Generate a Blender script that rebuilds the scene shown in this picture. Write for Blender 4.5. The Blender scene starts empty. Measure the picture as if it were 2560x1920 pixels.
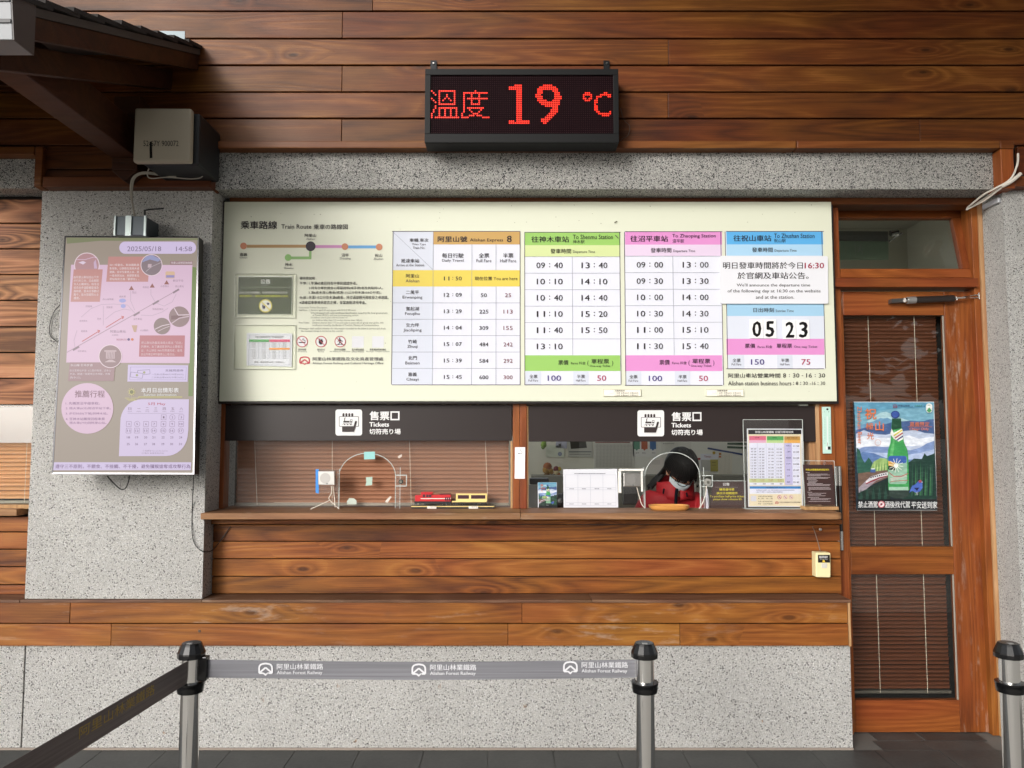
import bpy, math, random
from mathutils import Vector, Matrix
random.seed(7)
scene = bpy.context.scene
R = math.radians

# ---------------------------------------------------------------- camera
F = 1900.0                       # focal length in pixels of a 2560 px wide picture
TH = math.atan(131.0 / F)
EYE = 1.5
cam = bpy.data.cameras.new('camera')
cam.sensor_width = 36.0
cam.lens = F / 2560.0 * 36.0
cam.clip_start = 0.05
cam.clip_end = 3000
camo = bpy.data.objects.new('camera', cam)
scene.collection.objects.link(camo)
camo.location = (0, 0, EYE)
camo.rotation_euler = (R(90) + TH, 0, 0)
scene.camera = camo

# ---------------------------------------------------------------- sky, sun, exposure
SUN_DIR = Vector((0.62, 1.0, -0.42)).normalized()      # the way the light travels
el = math.asin(-SUN_DIR.z)
az = math.atan2(-SUN_DIR.x, -SUN_DIR.y)
w = bpy.data.worlds.new('World')
scene.world = w
w.use_nodes = True
wn = w.node_tree
sky = wn.nodes.new('ShaderNodeTexSky')
sky.sky_type = 'NISHITA'
sky.sun_disc = False
sky.sun_elevation = el
sky.sun_rotation = az
sky.dust_density = 4.0
hs = wn.nodes.new('ShaderNodeHueSaturation')
hs.inputs['Saturation'].default_value = 0.22
wn.links.new(sky.outputs[0], hs.inputs['Color'])
wn.links.new(hs.outputs[0], wn.nodes['Background'].inputs['Color'])
wn.nodes['Background'].inputs['Strength'].default_value = 0.15
sl = bpy.data.lights.new('sun', 'SUN')
sl.energy = 0.85
sl.angle = R(16)
sl.color = (1.0, 0.975, 0.94)
so = bpy.data.objects.new('sun', sl)
scene.collection.objects.link(so)
so.rotation_euler = SUN_DIR.to_track_quat('-Z', 'Y').to_euler()
so.location = (-6, -6, 9)
vs = scene.view_settings
vs.view_transform = 'Standard'
vs.look = 'None'
vs.gamma = 1.0
vs.use_curve_mapping = False
vs.exposure = 0.42
scene.render.engine = 'CYCLES'
scene.cycles.use_denoising = True
scene.cycles.max_bounces = 8
scene.cycles.transparent_max_bounces = 16
scene.cycles.glossy_bounces = 4

# ---------------------------------------------------------------- helpers
CT, ST = math.cos(TH), math.sin(TH)
def ray(u, v):
    a = (u - 1280) / F; b = (960 - v) / F
    return Vector((a, CT - b * ST, ST + b * CT))
def P(u, v, Y):
    d = ray(u, v)
    t = Y / d.y
    return Vector((d.x * t, Y, EYE + d.z * t))
def zat(v, Y): return P(1280, v, Y).z
def xat(u, v, Y): return P(u, v, Y).x

def lin(h):
    h = h.lstrip('#')
    o = []
    for i in (0, 2, 4):
        c = int(h[i:i + 2], 16) / 255
        o.append(c / 12.92 if c <= 0.04045 else ((c + 0.055) / 1.055) ** 2.4)
    return (*o, 1.0)

MATS = {}
def mat(name, col='#808080', rough=0.6, metal=0.0, emit=None, estr=0.0, k=1.0, coat=0.0, spec=0.5):
    if name in MATS: return MATS[name]
    m = bpy.data.materials.new(name); m.use_nodes = True
    b = m.node_tree.nodes['Principled BSDF']
    c = lin(col) if isinstance(col, str) else (*col, 1)
    b.inputs['Base Color'].default_value = (c[0] * k, c[1] * k, c[2] * k, 1)
    b.inputs['Roughness'].default_value = rough
    b.inputs['Metallic'].default_value = metal
    b.inputs['Specular IOR Level'].default_value = spec
    b.inputs['Coat Weight'].default_value = coat
    if emit is not None:
        b.inputs['Emission Color'].default_value = lin(emit)
        b.inputs['Emission Strength'].default_value = estr
    MATS[name] = m
    return m
def paint(h, rough=0.45):
    return mat('print_' + h.lstrip('#') + ('' if rough == 0.45 else '_%d' % (rough * 100)), h, rough, k=0.86, spec=0.3)
def artpaint(h):
    nm = 'painted_' + h.lstrip('#')
    if nm in MATS: return MATS[nm]
    q = N(nm); c = lin(h)
    gp = q.n('ShaderNodeNewGeometry').outputs['Position']
    a = q.n('ShaderNodeTexNoise', ins={'Vector': q.n('ShaderNodeMapping', ins={0: gp, 'Scale': (22, 22, 60)}).outputs[0], 'Scale': 1.0, 'Detail': 4.0, 'Roughness': 0.65}).outputs[0]
    q.link(q.ramp(a, [(0.32, (c[0] * .7, c[1] * .72, c[2] * .76, 1)), (0.5, (c[0] * .85, c[1] * .86, c[2] * .86, 1)), (0.68, (min(1, c[0] * 1.1 + .02), min(1, c[1] * 1.1 + .02), min(1, c[2] * 1.1 + .02), 1))]), q.b.inputs['Base Color'])
    q.b.inputs['Roughness'].default_value = .35
    return q.m
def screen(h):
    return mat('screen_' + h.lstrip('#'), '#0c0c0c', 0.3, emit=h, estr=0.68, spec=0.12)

class N:
    def __init__(s, name):
        s.m = bpy.data.materials.new(name); s.m.use_nodes = True
        s.t = s.m.node_tree; s.b = s.t.nodes['Principled BSDF']
        MATS[name] = s.m
    def n(s, typ, **kw):
        x = s.t.nodes.new(typ)
        ins = kw.pop('ins', {})
        for k, v in kw.items(): setattr(x, k, v)
        for k, v in ins.items():
            sock = x.inputs[k]
            if hasattr(v, 'is_output'): s.t.links.new(v, sock)
            else: sock.default_value = v
        return x
    def link(s, a, b): s.t.links.new(a, b)
    def math(s, op, a, b=0.0, clamp=False):
        return s.n('ShaderNodeMath', operation=op, use_clamp=clamp, ins={0: a, 1: b}).outputs[0]
    def ramp(s, fac, stops, interp='LINEAR'):
        r = s.n('ShaderNodeValToRGB', ins={'Fac': fac})
        r.color_ramp.interpolation = interp
        e = r.color_ramp.elements
        while len(e) > 1: e.remove(e[-1])
        e[0].position = stops[0][0]; e[0].color = stops[0][1] if len(stops[0][1]) == 4 else (*stops[0][1], 1)
        for p, c in stops[1:]:
            x = e.new(p); x.color = c if len(c) == 4 else (*c, 1)
        return r.outputs[0]
    def mix(s, fac, a, b, mode='MIX'):
        x = s.n('ShaderNodeMix', data_type='RGBA', blend_type=mode)
        for sock, v in ((x.inputs[0], fac), (x.inputs[6], a), (x.inputs[7], b)):
            if hasattr(v, 'is_output'): s.t.links.new(v, sock)
            else: sock.default_value = v
        return x.outputs[2]

def g3(x): return (x, x, x, 1)

def wood(name, dark, mid, light, rough=0.42, knots=True, axis='X', patch=0.35, wear=0.0, coat=0.0, warm=0.5, ringw=0.16):
    """board timber: flowing growth-ring bands, fibre, knots, tint per board"""
    q = N(name)
    geo = q.n('ShaderNodeNewGeometry').outputs['Position']
    rnd = q.n('ShaderNodeObjectInfo').outputs['Random']
    off = q.n('ShaderNodeCombineXYZ', ins={0: q.math('MULTIPLY', rnd, 37.0), 1: q.math('MULTIPLY', rnd, 91.0), 2: q.math('MULTIPLY', rnd, 53.0)}).outputs[0]
    pos = q.n('ShaderNodeVectorMath', operation='ADD', ins={0: geo, 1: off}).outputs[0]
    if axis == 'Z':
        pos = q.n('ShaderNodeMapping', ins={0: pos, 'Rotation': (0, R(90), 0)}).outputs[0]
    def sc(v): return q.n('ShaderNodeMapping', ins={0: pos, 'Scale': v}).outputs[0]
    slow = q.n('ShaderNodeTexNoise', ins={'Vector': sc((0.55, 3.0, 6.0)), 'Scale': 1.0, 'Detail': 1.5, 'Roughness': 0.4, 'Distortion': 0.3}).outputs[0]
    sx_ = q.n('ShaderNodeSeparateXYZ', ins={0: sc((2.0, 1.0, 5.5))})
    kv = q.n('ShaderNodeTexVoronoi', voronoi_dimensions='2D', ins={'Vector': q.n('ShaderNodeCombineXYZ', ins={0: sx_.outputs[0], 1: sx_.outputs[2]}).outputs[0], 'Scale': 1.0})
    ksel = q.math('GREATER_THAN', q.n('ShaderNodeSeparateColor', ins={0: kv.outputs['Color']}).outputs[0], 0.72)
    kn = q.math('ADD', kv.outputs['Distance'], q.math('MULTIPLY', q.math('SUBTRACT', 1.0, ksel), 2.0))
    kfall = q.math('POWER', q.math('SUBTRACT', 1.0, kn, True), 5.0)
    ringarg = q.math('ADD', q.math('MULTIPLY', slow, 13.0), q.math('MULTIPLY', kfall, 3.0 if knots else 0.0))
    saw = q.math('FRACT', ringarg)
    ring = q.math('SUBTRACT', 1.0, q.math('ABSOLUTE', q.math('SUBTRACT', q.math('MULTIPLY', saw, 2.0), 1.2)), True)
    fib = q.n('ShaderNodeTexNoise', ins={'Vector': sc((5.0, 90.0, 260.0)), 'Scale': 1.0, 'Detail': 4.0, 'Roughness': 0.7}).outputs[0]
    pat = q.n('ShaderNodeTexNoise', ins={'Vector': sc((2.2, 3.0, 7.0)), 'Scale': 1.0, 'Detail': 3.0, 'Roughness': 0.55}).outputs[0]
    tone = q.math('ADD', q.math('MULTIPLY', ring, ringw), q.math('ADD', q.math('MULTIPLY', fib, 0.55), q.math('MULTIPLY', pat, patch)))
    tone = q.math('ADD', tone, q.math('MULTIPLY', q.math('SUBTRACT', rnd, 0.5), 0.22))
    col = q.ramp(tone, [(0.22, light), (0.5, mid), (0.86, dark)])
    # stain patches shift hue from red brown to honey
    pat2 = q.n('ShaderNodeTexNoise', ins={'Vector': sc((1.3, 2.0, 3.0)), 'Scale': 1.0, 'Detail': 2.0}).outputs[0]
    hue = q.n('ShaderNodeHueSaturation', ins={'Hue': q.math('ADD', 0.5, q.math('MULTIPLY', q.math('SUBTRACT', pat2, 0.5), 0.05 * warm * 2)), 'Value': q.math('ADD', 0.80, q.math('MULTIPLY', pat2, 0.40)), 'Color': col}).outputs[0]
    col = hue
    if patch > 0.4:
        st_ = q.n('ShaderNodeTexNoise', ins={'Vector': sc((3.2, 5.0, 10.0)), 'Scale': 1.0, 'Detail': 4.0, 'Roughness': 0.6, 'Distortion': 0.8}).outputs[0]
        col = q.mix(q.math('MULTIPLY', q.ramp(st_, [(0.60, g3(0)), (0.74, (1, 1, 1))]), 0.35), col, tuple([dark[0] * 1.5, dark[1] * 2.2, dark[2] * 4.5, 1]))
    if knots:
        kmask = q.ramp(q.math('ADD', kn, q.math('MULTIPLY', q.math('SUBTRACT', fib, 0.5), 0.05)), [(0.03, (1, 1, 1)), (0.075, g3(0.25)), (0.16, g3(0))])
        col = q.mix(q.math('MULTIPLY', kmask, 0.7), col, tuple([dark[i] * 0.35 for i in range(3)] + [1]))
    if wear > 0:
        wn_ = q.n('ShaderNodeTexNoise', ins={'Vector': sc((5.0, 9.0, 26.0)), 'Scale': 1.0, 'Detail': 5.0, 'Roughness': 0.7}).outputs[0]
        wm = q.ramp(wn_, [(0.54, g3(0)), (0.66, (1, 1, 1))])
        big = q.ramp(pat2, [(0.42, g3(0)), (0.62, (1, 1, 1))])
        col = q.mix(q.math('MULTIPLY', q.math('MULTIPLY', wm, big), wear), col, (0.50, 0.42, 0.35, 1))
    q.link(col, q.b.inputs['Base Color'])
    q.link(q.math('ADD', rough - 0.08, q.math('MULTIPLY', pat, 0.22)), q.b.inputs['Roughness'])
    q.b.inputs['Specular IOR Level'].default_value = 0.28
    q.b.inputs['Coat Weight'].default_value = coat
    q.b.inputs['Coat Roughness'].default_value = 0.3
    bm = q.n('ShaderNodeBump', ins={'Strength': 0.35, 'Distance': 0.002, 'Height': q.math('ADD', fib, q.math('MULTIPLY', ring, -0.6))}).outputs[0]
    q.link(bm, q.b.inputs['Normal'])
    return q.m

def pebble(name, scale, light, gap, darkshare=0.16, bump=0.5, stain=0.3, warm=(1, 1, 0.97)):
    q = N(name)
    geo = q.n('ShaderNodeNewGeometry').outputs['Position']
    wob = q.n('ShaderNodeTexNoise', ins={'Vector': geo, 'Scale': scale * 0.8, 'Detail': 2.0})
    pos = q.n('ShaderNodeVectorMath', operation='ADD', ins={0: geo, 1: q.n('ShaderNodeVectorMath', operation='SCALE', ins={0: wob.outputs['Color'], 'Scale': 0.9 / scale}).outputs[0]}).outputs[0]
    v1 = q.n('ShaderNodeTexVoronoi', ins={'Vector': pos, 'Scale': scale})
    ve = q.n('ShaderNodeTexVoronoi', feature='DISTANCE_TO_EDGE', ins={'Vector': pos, 'Scale': scale}).outputs['Distance']
    sep = q.n('ShaderNodeSeparateColor', ins={0: v1.outputs['Color']})
    L = (light * warm[0], light * warm[1], light * warm[2], 1)
    stone = q.ramp(sep.outputs[0], [(0.0, (0.04, 0.04, 0.045, 1)), (darkshare, (0.07, 0.07, 0.075, 1)), (darkshare + 0.02, (L[0] * 0.72, L[1] * 0.72, L[2] * 0.72, 1)), (0.6, L), (1.0, (min(1, L[0] * 1.15), min(1, L[1] * 1.14), min(1, L[2] * 1.12), 1))])
    em = q.ramp(ve, [(0.03, (1, 1, 1)), (0.16, g3(0))])
    col = q.mix(em, stone, (gap, gap * 0.97, gap * 0.92, 1))
    big = q.n('ShaderNodeTexNoise', ins={'Vector': geo, 'Scale': 1.6, 'Detail': 5.0, 'Roughness': 0.6}).outputs[0]
    st = q.ramp(big, [(0.35, g3(1 - stain)), (0.65, (1, 1, 1))])
    col = q.mix(1.0, col, st, 'MULTIPLY')
    q.link(col, q.b.inputs['Base Color'])
    q.b.inputs['Roughness'].default_value = 0.85
    q.b.inputs['Specular IOR Level'].default_value = 0.25
    h = q.math('MINIMUM', ve, 0.3)
    bm = q.n('ShaderNodeBump', ins={'Strength': bump, 'Distance': 0.012, 'Height': h}).outputs[0]
    q.link(bm, q.b.inputs['Normal'])
    return q.m

def glassmat(name, tint=(1, 1, 1), refl=1.0, rough=0.0, haze=0.0, ior=1.5):
    q = N(name)
    t = q.t; t.nodes.remove(q.b)
    out = t.nodes['Material Output']
    tr = q.n('ShaderNodeBsdfTransparent', ins={0: (*tint, 1)}).outputs[0]
    gl = q.n('ShaderNodeBsdfGlossy', ins={'Color': (refl, refl, refl, 1), 'Roughness': rough}).outputs[0]
    lw_ = q.n('ShaderNodeLayerWeight', ins={'Blend': 0.5}).outputs['Facing']
    f0 = ((ior - 1) / (ior + 1)) ** 2
    fr = q.math('ADD', f0, q.math('MULTIPLY', 1 - f0, q.math('POWER', lw_, 5.0)))
    mx = q.n('ShaderNodeMixShader', ins={0: fr, 1: tr, 2: gl}).outputs[0]
    if haze:
        df = q.n('ShaderNodeBsdfDiffuse', ins={0: (0.8, 0.8, 0.8, 1)}).outputs[0]
        mx = q.n('ShaderNodeMixShader', ins={0: haze, 1: mx, 2: df}).outputs[0]
    t.links.new(mx, out.inputs[0])
    return q.m

# ---------------------------------------------------------------- mesh collector
class G:
    def __init__(s): s.v = []; s.f = []; s.m = []; s.mats = []
    def mi(s, m):
        if m not in s.mats: s.mats.append(m)
        return s.mats.index(m)
    def add(s, vs_, fs, m):
        o = len(s.v); k = s.mi(m)
        s.v += [tuple(x) for x in vs_]
        for f in fs: s.f.append([i + o for i in f]); s.m.append(k)
    def box(s, x0, x1, y0, y1, z0, z1, m):
        if x0 > x1: x0, x1 = x1, x0
        if y0 > y1: y0, y1 = y1, y0
        if z0 > z1: z0, z1 = z1, z0
        vs_ = [(x, y, z) for z in (z0, z1) for y in (y0, y1) for x in (x0, x1)]
        s.add(vs_, [(0, 2, 3, 1), (4, 5, 7, 6), (0, 1, 5, 4), (2, 6, 7, 3), (0, 4, 6, 2), (1, 3, 7, 5)], m)
    def pbox(s, u0, v0, u1, v1, yf, yb, m):
        vm = (v0 + v1) / 2; um = (u0 + u1) / 2
        s.box(P(u0, vm, yf).x, P(u1, vm, yf).x, yf, yb, P(um, v1, yf).z, P(um, v0, yf).z, m)
    def slab(s, c4, back, m):
        """c4: tl,tr,br,bl as seen by the camera; back: vector to the rear face"""
        c = [Vector(p) for p in c4]; b = [p + Vector(back) for p in c]
        s.add(c + b, [(3, 2, 1, 0), (4, 5, 6, 7), (0, 1, 5, 4), (1, 2, 6, 5), (2, 3, 7, 6), (3, 0, 4, 7)], m)
    def prism(s, pts, back, m):
        n = len(pts); c = [Vector(p) for p in pts]; b = [p + Vector(back) for p in c]
        s.add(c + b, [tuple(range(n - 1, -1, -1)), tuple(range(n, 2 * n))] + [(i, (i + 1) % n, n + (i + 1) % n, n + i) for i in range(n)], m)
    def poly(s, pts, m): s.add(pts, [tuple(range(len(pts)))], m)
    def tube(s, pts, r, m, n=8, smooth=True, flat=None):
        pts = [Vector(p) for p in pts]
        if smooth and len(pts) > 2:
            o = []
            q = [pts[0]] + pts + [pts[-1]]
            for i in range(1, len(q) - 2):
                for k in range(5):
                    t = k / 5
                    a, b, c, d = q[i - 1], q[i], q[i + 1], q[i + 2]
                    o.append(0.5 * ((2 * b) + (c - a) * t + (2 * a - 5 * b + 4 * c - d) * t * t + (3 * b - a - 3 * c + d) * t ** 3))
            o.append(pts[-1]); pts = o
        vs_ = []; up = Vector((0.03, -1, 0.06)).normalized()
        L = len(pts)
        for i, p in enumerate(pts):
            d = (pts[min(i + 1, L - 1)] - pts[max(i - 1, 0)]).normalized()
            a = d.cross(up)
            if a.length < 1e-3: a = d.cross(Vector((0, 0, 1)))
            a.normalize(); b = a.cross(d).normalized()
            rr = r if not callable(r) else r(i / (L - 1))
            ra, rb = (rr, rr) if flat is None else (rr, rr * flat)
            for k in range(n):
                an = 2 * math.pi * k / n
                vs_.append(p + a * (ra * math.cos(an)) + b * (rb * math.sin(an)))
        fs = [(i * n + k, i * n + (k + 1) % n, (i + 1) * n + (k + 1) % n, (i + 1) * n + k) for i in range(L - 1) for k in range(n)]
        fs += [tuple(range(n - 1, -1, -1)), tuple(range((L - 1) * n, L * n))]
        s.add(vs_, fs, m)
    def cyl(s, a, b, r, m, n=16): s.tube([a, b], r, m, n, smooth=False)
    def lathe(s, x, y, prof, m, n=32, rot=0.0):
        vs_ = []; L = len(prof)
        for r, z in prof:
            for k in range(n):
                an = 2 * math.pi * k / n + rot
                vs_.append((x + r * math.cos(an), y + r * math.sin(an), z))
        fs = [(i * n + k, i * n + (k + 1) % n, (i + 1) * n + (k + 1) % n, (i + 1) * n + k) for i in range(L - 1) for k in range(n)]
        fs += [tuple(range(n - 1, -1, -1)), tuple(range((L - 1) * n, L * n))]
        s.add(vs_, fs, m)
    def ball(s, c, r, m, n=16, k=10, M=None, fn=None):
        vs_ = []; r = (r, r, r) if not hasattr(r, '__len__') else r
        M = M or Matrix.Identity(3); c = Vector(c)
        for i in range(k + 1):
            ph = math.pi * i / k
            for j in range(n):
                th = 2 * math.pi * j / n
                p = Vector((r[0] * math.sin(ph) * math.cos(th), r[1] * math.sin(ph) * math.sin(th), r[2] * math.cos(ph)))
                if fn: p = fn(p)
                vs_.append(c + M @ p)
        s.add(vs_, [(i * n + j, (i + 1) * n + j, (i + 1) * n + (j + 1) % n, i * n + (j + 1) % n) for i in range(k) for j in range(n)], m)
    def build(s, name, parent=None, bevel=0.0, smooth=False, weld=False):
        me = bpy.data.meshes.new(name)
        me.from_pydata(s.v, [], s.f)
        for m in s.mats: me.materials.append(m)
        me.polygons.foreach_set('material_index', s.m)
        if smooth: me.polygons.foreach_set('use_smooth', [True] * len(s.f))
        me.update()
        o = bpy.data.objects.new(name, me)
        scene.collection.objects.link(o)
        if parent is not None: o.parent = parent
        if bevel:
            b = o.modifiers.new('edge', 'BEVEL'); b.width = bevel; b.segments = 2; b.limit_method = 'ANGLE'; b.angle_limit = R(40)
        if smooth and smooth != 'all':
            try: me.set_sharp_from_angle(angle=R(smooth if smooth is not True else 40))
            except Exception: pass
        return o

def tag(o, label, cat, group=None, kind=None):
    o['label'] = label; o['category'] = cat
    if group: o['group'] = group
    if kind: o['kind'] = kind
    return o
def thing(name, label, cat, group=None, kind=None):
    o = bpy.data.objects.new(name, None); o.empty_display_size = 0.05
    scene.collection.objects.link(o)
    return tag(o, label, cat, group, kind)

# ---------------------------------------------------------------- flat print on a plane
TXT = {}
def textmesh(sx, bold=0.0, font_off=0.0):
    key = (sx, bold)
    if key not in TXT:
        c = bpy.data.curves.new('t', 'FONT'); c.body = sx; c.resolution_u = 2; c.offset = bold
        o = bpy.data.objects.new('t', c)
        me = o.to_mesh()
        vs_ = [(v.co.x, v.co.y) for v in me.vertices]
        fs = [tuple(p.vertices) for p in me.polygons]
        o.to_mesh_clear(); bpy.data.objects.remove(o); bpy.data.curves.remove(c)
        xs = [a for a, b in vs_]; ys = [b for a, b in vs_]
        TXT[key] = (vs_, fs, min(xs), max(xs), min(ys), max(ys))
    return TXT[key]

class Sheet:
    def __init__(s, p0, n, ox=0, oy=0, k=1.0, mf=paint, step=0.0006):
        s.p0 = Vector(p0); s.n = Vector(n).normalized(); s.ox = ox; s.oy = oy; s.k = k; s.mf = mf; s.step = step
        s.g = G()
        s.rt = Vector((1, 0, 0)) - s.n * s.n.x; s.rt.normalize()
        s.up = s.rt.cross(-s.n) * -1
        if s.up.z < 0: s.up = -s.up
    def at(s, ox, oy, k): s.ox, s.oy, s.k = ox, oy, k; return s
    def pt(s, x, y, L=0):
        d = ray(s.ox + x * s.k, s.oy + y * s.k); o = Vector((0, 0, EYE))
        pl = s.p0 + s.n * (s.step * L)
        t = (pl - o).dot(s.n) / d.dot(s.n)
        return o + d * t
    def _m(s, c): return s.mf(c) if isinstance(c, str) else c
    def rect(s, x0, y0, x1, y1, c, L=1):
        xm, ym = (x0 + x1) / 2, (y0 + y1) / 2
        ce = s.pt(xm, ym, L)
        hw = (s.pt(x1, ym, L) - s.pt(x0, ym, L)).dot(s.rt) / 2
        t = (s.pt(xm, y0, L) - ce).dot(s.up); b = (s.pt(xm, y1, L) - ce).dot(s.up)
        s.g.poly([ce - s.rt * hw + s.up * b, ce + s.rt * hw + s.up * b, ce + s.rt * hw + s.up * t, ce - s.rt * hw + s.up * t], s._m(c))
    def rrect(s, x0, y0, x1, y1, r, c, L=1, corners=(1, 1, 1, 1)):
        pts = []
        for (cx, cy, a0, on, px, py) in ((x1 - r, y0 + r, -90, corners[1], x1, y0), (x1 - r, y1 - r, 0, corners[2], x1, y1), (x0 + r, y1 - r, 90, corners[3], x0, y1), (x0 + r, y0 + r, 180, corners[0], x0, y0)):
            if on:
                for i in range(7):
                    a = R(a0 + i * 15); pts.append((cx + r * math.cos(a), cy + r * math.sin(a)))
            else: pts.append((px, py))
        s.poly(pts, c, L)
    def frame(s, x0, y0, x1, y1, wd, c, L=3):
        s.rect(x0 - wd / 2, y0 - wd / 2, x1 + wd / 2, y0 + wd / 2, c, L); s.rect(x0 - wd / 2, y1 - wd / 2, x1 + wd / 2, y1 + wd / 2, c, L)
        s.rect(x0 - wd / 2, y0 + wd / 2, x0 + wd / 2, y1 - wd / 2, c, L); s.rect(x1 - wd / 2, y0 + wd / 2, x1 + wd / 2, y1 - wd / 2, c, L)
    def line(s, x0, y0, x1, y1, wd, c, L=3):
        d = Vector((x1 - x0, y1 - y0)); d.normalize(); nx, ny = -d.y * wd / 2, d.x * wd / 2
        s.poly([(x0 + nx, y0 + ny), (x1 + nx, y1 + ny), (x1 - nx, y1 - ny), (x0 - nx, y0 - ny)], c, L)
    def path(s, pts, wd, c, L=3):
        for i, (a, b) in enumerate(zip(pts[:-1], pts[1:])): s.line(*a, *b, wd, c, L + 0.1 * (i % 2))
    def poly(s, pts, c, L=1): s.g.poly([s.pt(x, y, L) for x, y in pts], s._m(c))
    def disc(s, cx, cy, r, c, L=2, ry=None, n=28):
        s.poly([(cx + r * math.cos(2 * math.pi * i / n), cy + (ry or r) * math.sin(2 * math.pi * i / n)) for i in range(n)], c, L)
    def ring(s, cx, cy, r, wd, c, L=3, ry=None, n=28, a0=0, a1=360):
        ry = ry or r
        for i in range(n):
            a = R(a0 + (a1 - a0) * i / n); b = R(a0 + (a1 - a0) * (i + 1) / n)
            s.poly([(cx + (r + q) * math.cos(t), cy + (ry + q) * math.sin(t)) for t, q in ((a, wd / 2), (b, wd / 2), (b, -wd / 2), (a, -wd / 2))], c, L)
    def text(s, tx, x0, y0, x1, y1, c='#2a2226', L=5, bold=0.0, rot=None):
        vs_, fs, a, b, lo, hi = textmesh(tx)
        quad = rot or [(x0, y1), (x1, y1), (x1, y0), (x0, y0)]      # bl br tr tl
        e = bold * 0.9
        shifts = [(0, 0)] if bold < 0.005 else [(-e, -e * .5), (e, e * .5), (e * .3, -e)] if bold > 0.015 else [(-e, 0), (e, e * .4)]
        for si, (dx, dy) in enumerate(shifts):
            o = []
            for x, y in vs_:
                p = (x + dx - a + e) / (b - a + 2 * e); q = (y + dy - lo + e) / (hi - lo + 2 * e)
                X = (1 - q) * ((1 - p) * quad[0][0] + p * quad[1][0]) + q * ((1 - p) * quad[3][0] + p * quad[2][0])
                Y = (1 - q) * ((1 - p) * quad[0][1] + p * quad[1][1]) + q * ((1 - p) * quad[3][1] + p * quad[2][1])
                o.append(s.pt(X, Y, L + si * 0.12))
            s.g.add(o, fs, s._m(c))
    def build(s, name, parent=None):
        o = s.g.build(name, parent); s.g = G(); return o
    def dashes(s, x0, y0, x1, y1, h, c, rows, L=4, seed=1, lo=0.5):
        """lines of print too small to read at this distance"""
        rr = random.Random(seed)
        for i in range(rows):
            y = y0 + (y1 - y0) * (i + 0.5) / rows
            xe = x0 + (x1 - x0) * rr.uniform(lo, 1.0); x = x0
            while x < xe:
                wd = rr.uniform(0.8, 2.4) * h
                s.rect(x, y - h / 2, min(x + wd, xe), y + h / 2, c, L); x += wd + h * 0.35
# ================================================================ materials of the place
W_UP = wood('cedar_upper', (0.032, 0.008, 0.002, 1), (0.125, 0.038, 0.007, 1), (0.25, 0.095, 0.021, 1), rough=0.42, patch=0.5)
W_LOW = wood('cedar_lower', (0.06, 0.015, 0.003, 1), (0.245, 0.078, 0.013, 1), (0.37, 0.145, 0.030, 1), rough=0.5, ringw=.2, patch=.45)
W_LEDGE = wood('cedar_ledge', (0.08, 0.022, 0.005, 1), (0.25, 0.086, 0.014, 1), (0.38, 0.165, 0.040, 1), rough=0.5, wear=0.28, patch=0.5)
W_SIDE = wood('cedar_side', (0.10, 0.038, 0.016, 1), (0.34, 0.15, 0.065, 1), (0.50, 0.26, 0.13, 1), rough=0.6, ringw=.35)
W_TRIM = wood('trim_timber', (0.04, 0.010, 0.003, 1), (0.13, 0.038, 0.010, 1), (0.22, 0.075, 0.02, 1), rough=0.4, knots=False)
W_FRAME = wood('frame_timber', (0.07, 0.016, 0.004, 1), (0.225, 0.062, 0.014, 1), (0.34, 0.11, 0.026, 1), rough=0.38, knots=False)
W_FRAMEV = wood('frame_timber_upright', (0.07, 0.016, 0.004, 1), (0.225, 0.062, 0.014, 1), (0.34, 0.11, 0.026, 1), rough=0.38, knots=False, axis='Z')
W_DOORV = wood('door_timber_upright', (0.07, 0.016, 0.004, 1), (0.24, 0.066, 0.014, 1), (0.36, 0.12, 0.028, 1), rough=0.4, knots=False, axis='Z', wear=0.7)
W_COUNTER = wood('counter_timber', (0.11, 0.05, 0.022, 1), (0.28, 0.14, 0.065, 1), (0.40, 0.23, 0.12, 1), rough=0.55, knots=False, wear=0.25)
W_RAW = wood('raw_edge_timber', (0.22, 0.11, 0.05, 1), (0.42, 0.24, 0.11, 1), (0.55, 0.36, 0.2, 1), rough=0.6, knots=False, axis='Z')
W_DARK = wood('beam_timber', (0.015, 0.005, 0.002, 1), (0.05, 0.016, 0.006, 1), (0.08, 0.028, 0.010, 1), rough=0.5, knots=False)
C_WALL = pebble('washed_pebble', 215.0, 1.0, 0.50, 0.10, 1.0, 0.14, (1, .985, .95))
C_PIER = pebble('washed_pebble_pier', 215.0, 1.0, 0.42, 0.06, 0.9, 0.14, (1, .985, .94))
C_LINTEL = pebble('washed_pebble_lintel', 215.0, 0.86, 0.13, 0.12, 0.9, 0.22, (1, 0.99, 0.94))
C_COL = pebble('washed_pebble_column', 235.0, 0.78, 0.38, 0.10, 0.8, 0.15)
M_GAP = mat('joint_backing', '#17100c', 0.9)  # near-black backing that shows in the gaps between boards
M_DARK = mat('dark_void', '#0b0909', 0.9)
M_BLACK = mat('black_frame', '#141415', 0.4)
M_MORTAR = mat('mortar', '#8d8278', 0.9)
GLASS = glassmat('window_glass', (0.95, 0.97, 0.96), 1.0)
GLASS_H = glassmat('window_glass_dusty', (0.93, 0.95, 0.94), 1.0, 0.02, 0.03)
ACRYL = glassmat('acrylic', (0.985, 0.99, 0.99), 1.0, 0.0, 0.006)
ACRYL_E = mat('acrylic_edge', '#c9d0cc', 0.2, k=0.9)
STEEL = mat('brushed_steel', '#b9b7b4', 0.3, 1.0)
CHROME = mat('chrome', '#d5d3d0', 0.12, 1.0)

YU, YW, YB, YL, YP, YC, YF, YG, YBRD = 3.72, 3.75, 3.757, 3.735, 3.86, 3.70, 3.93, 3.975, 3.875
LEFT_END = -4.4

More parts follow.
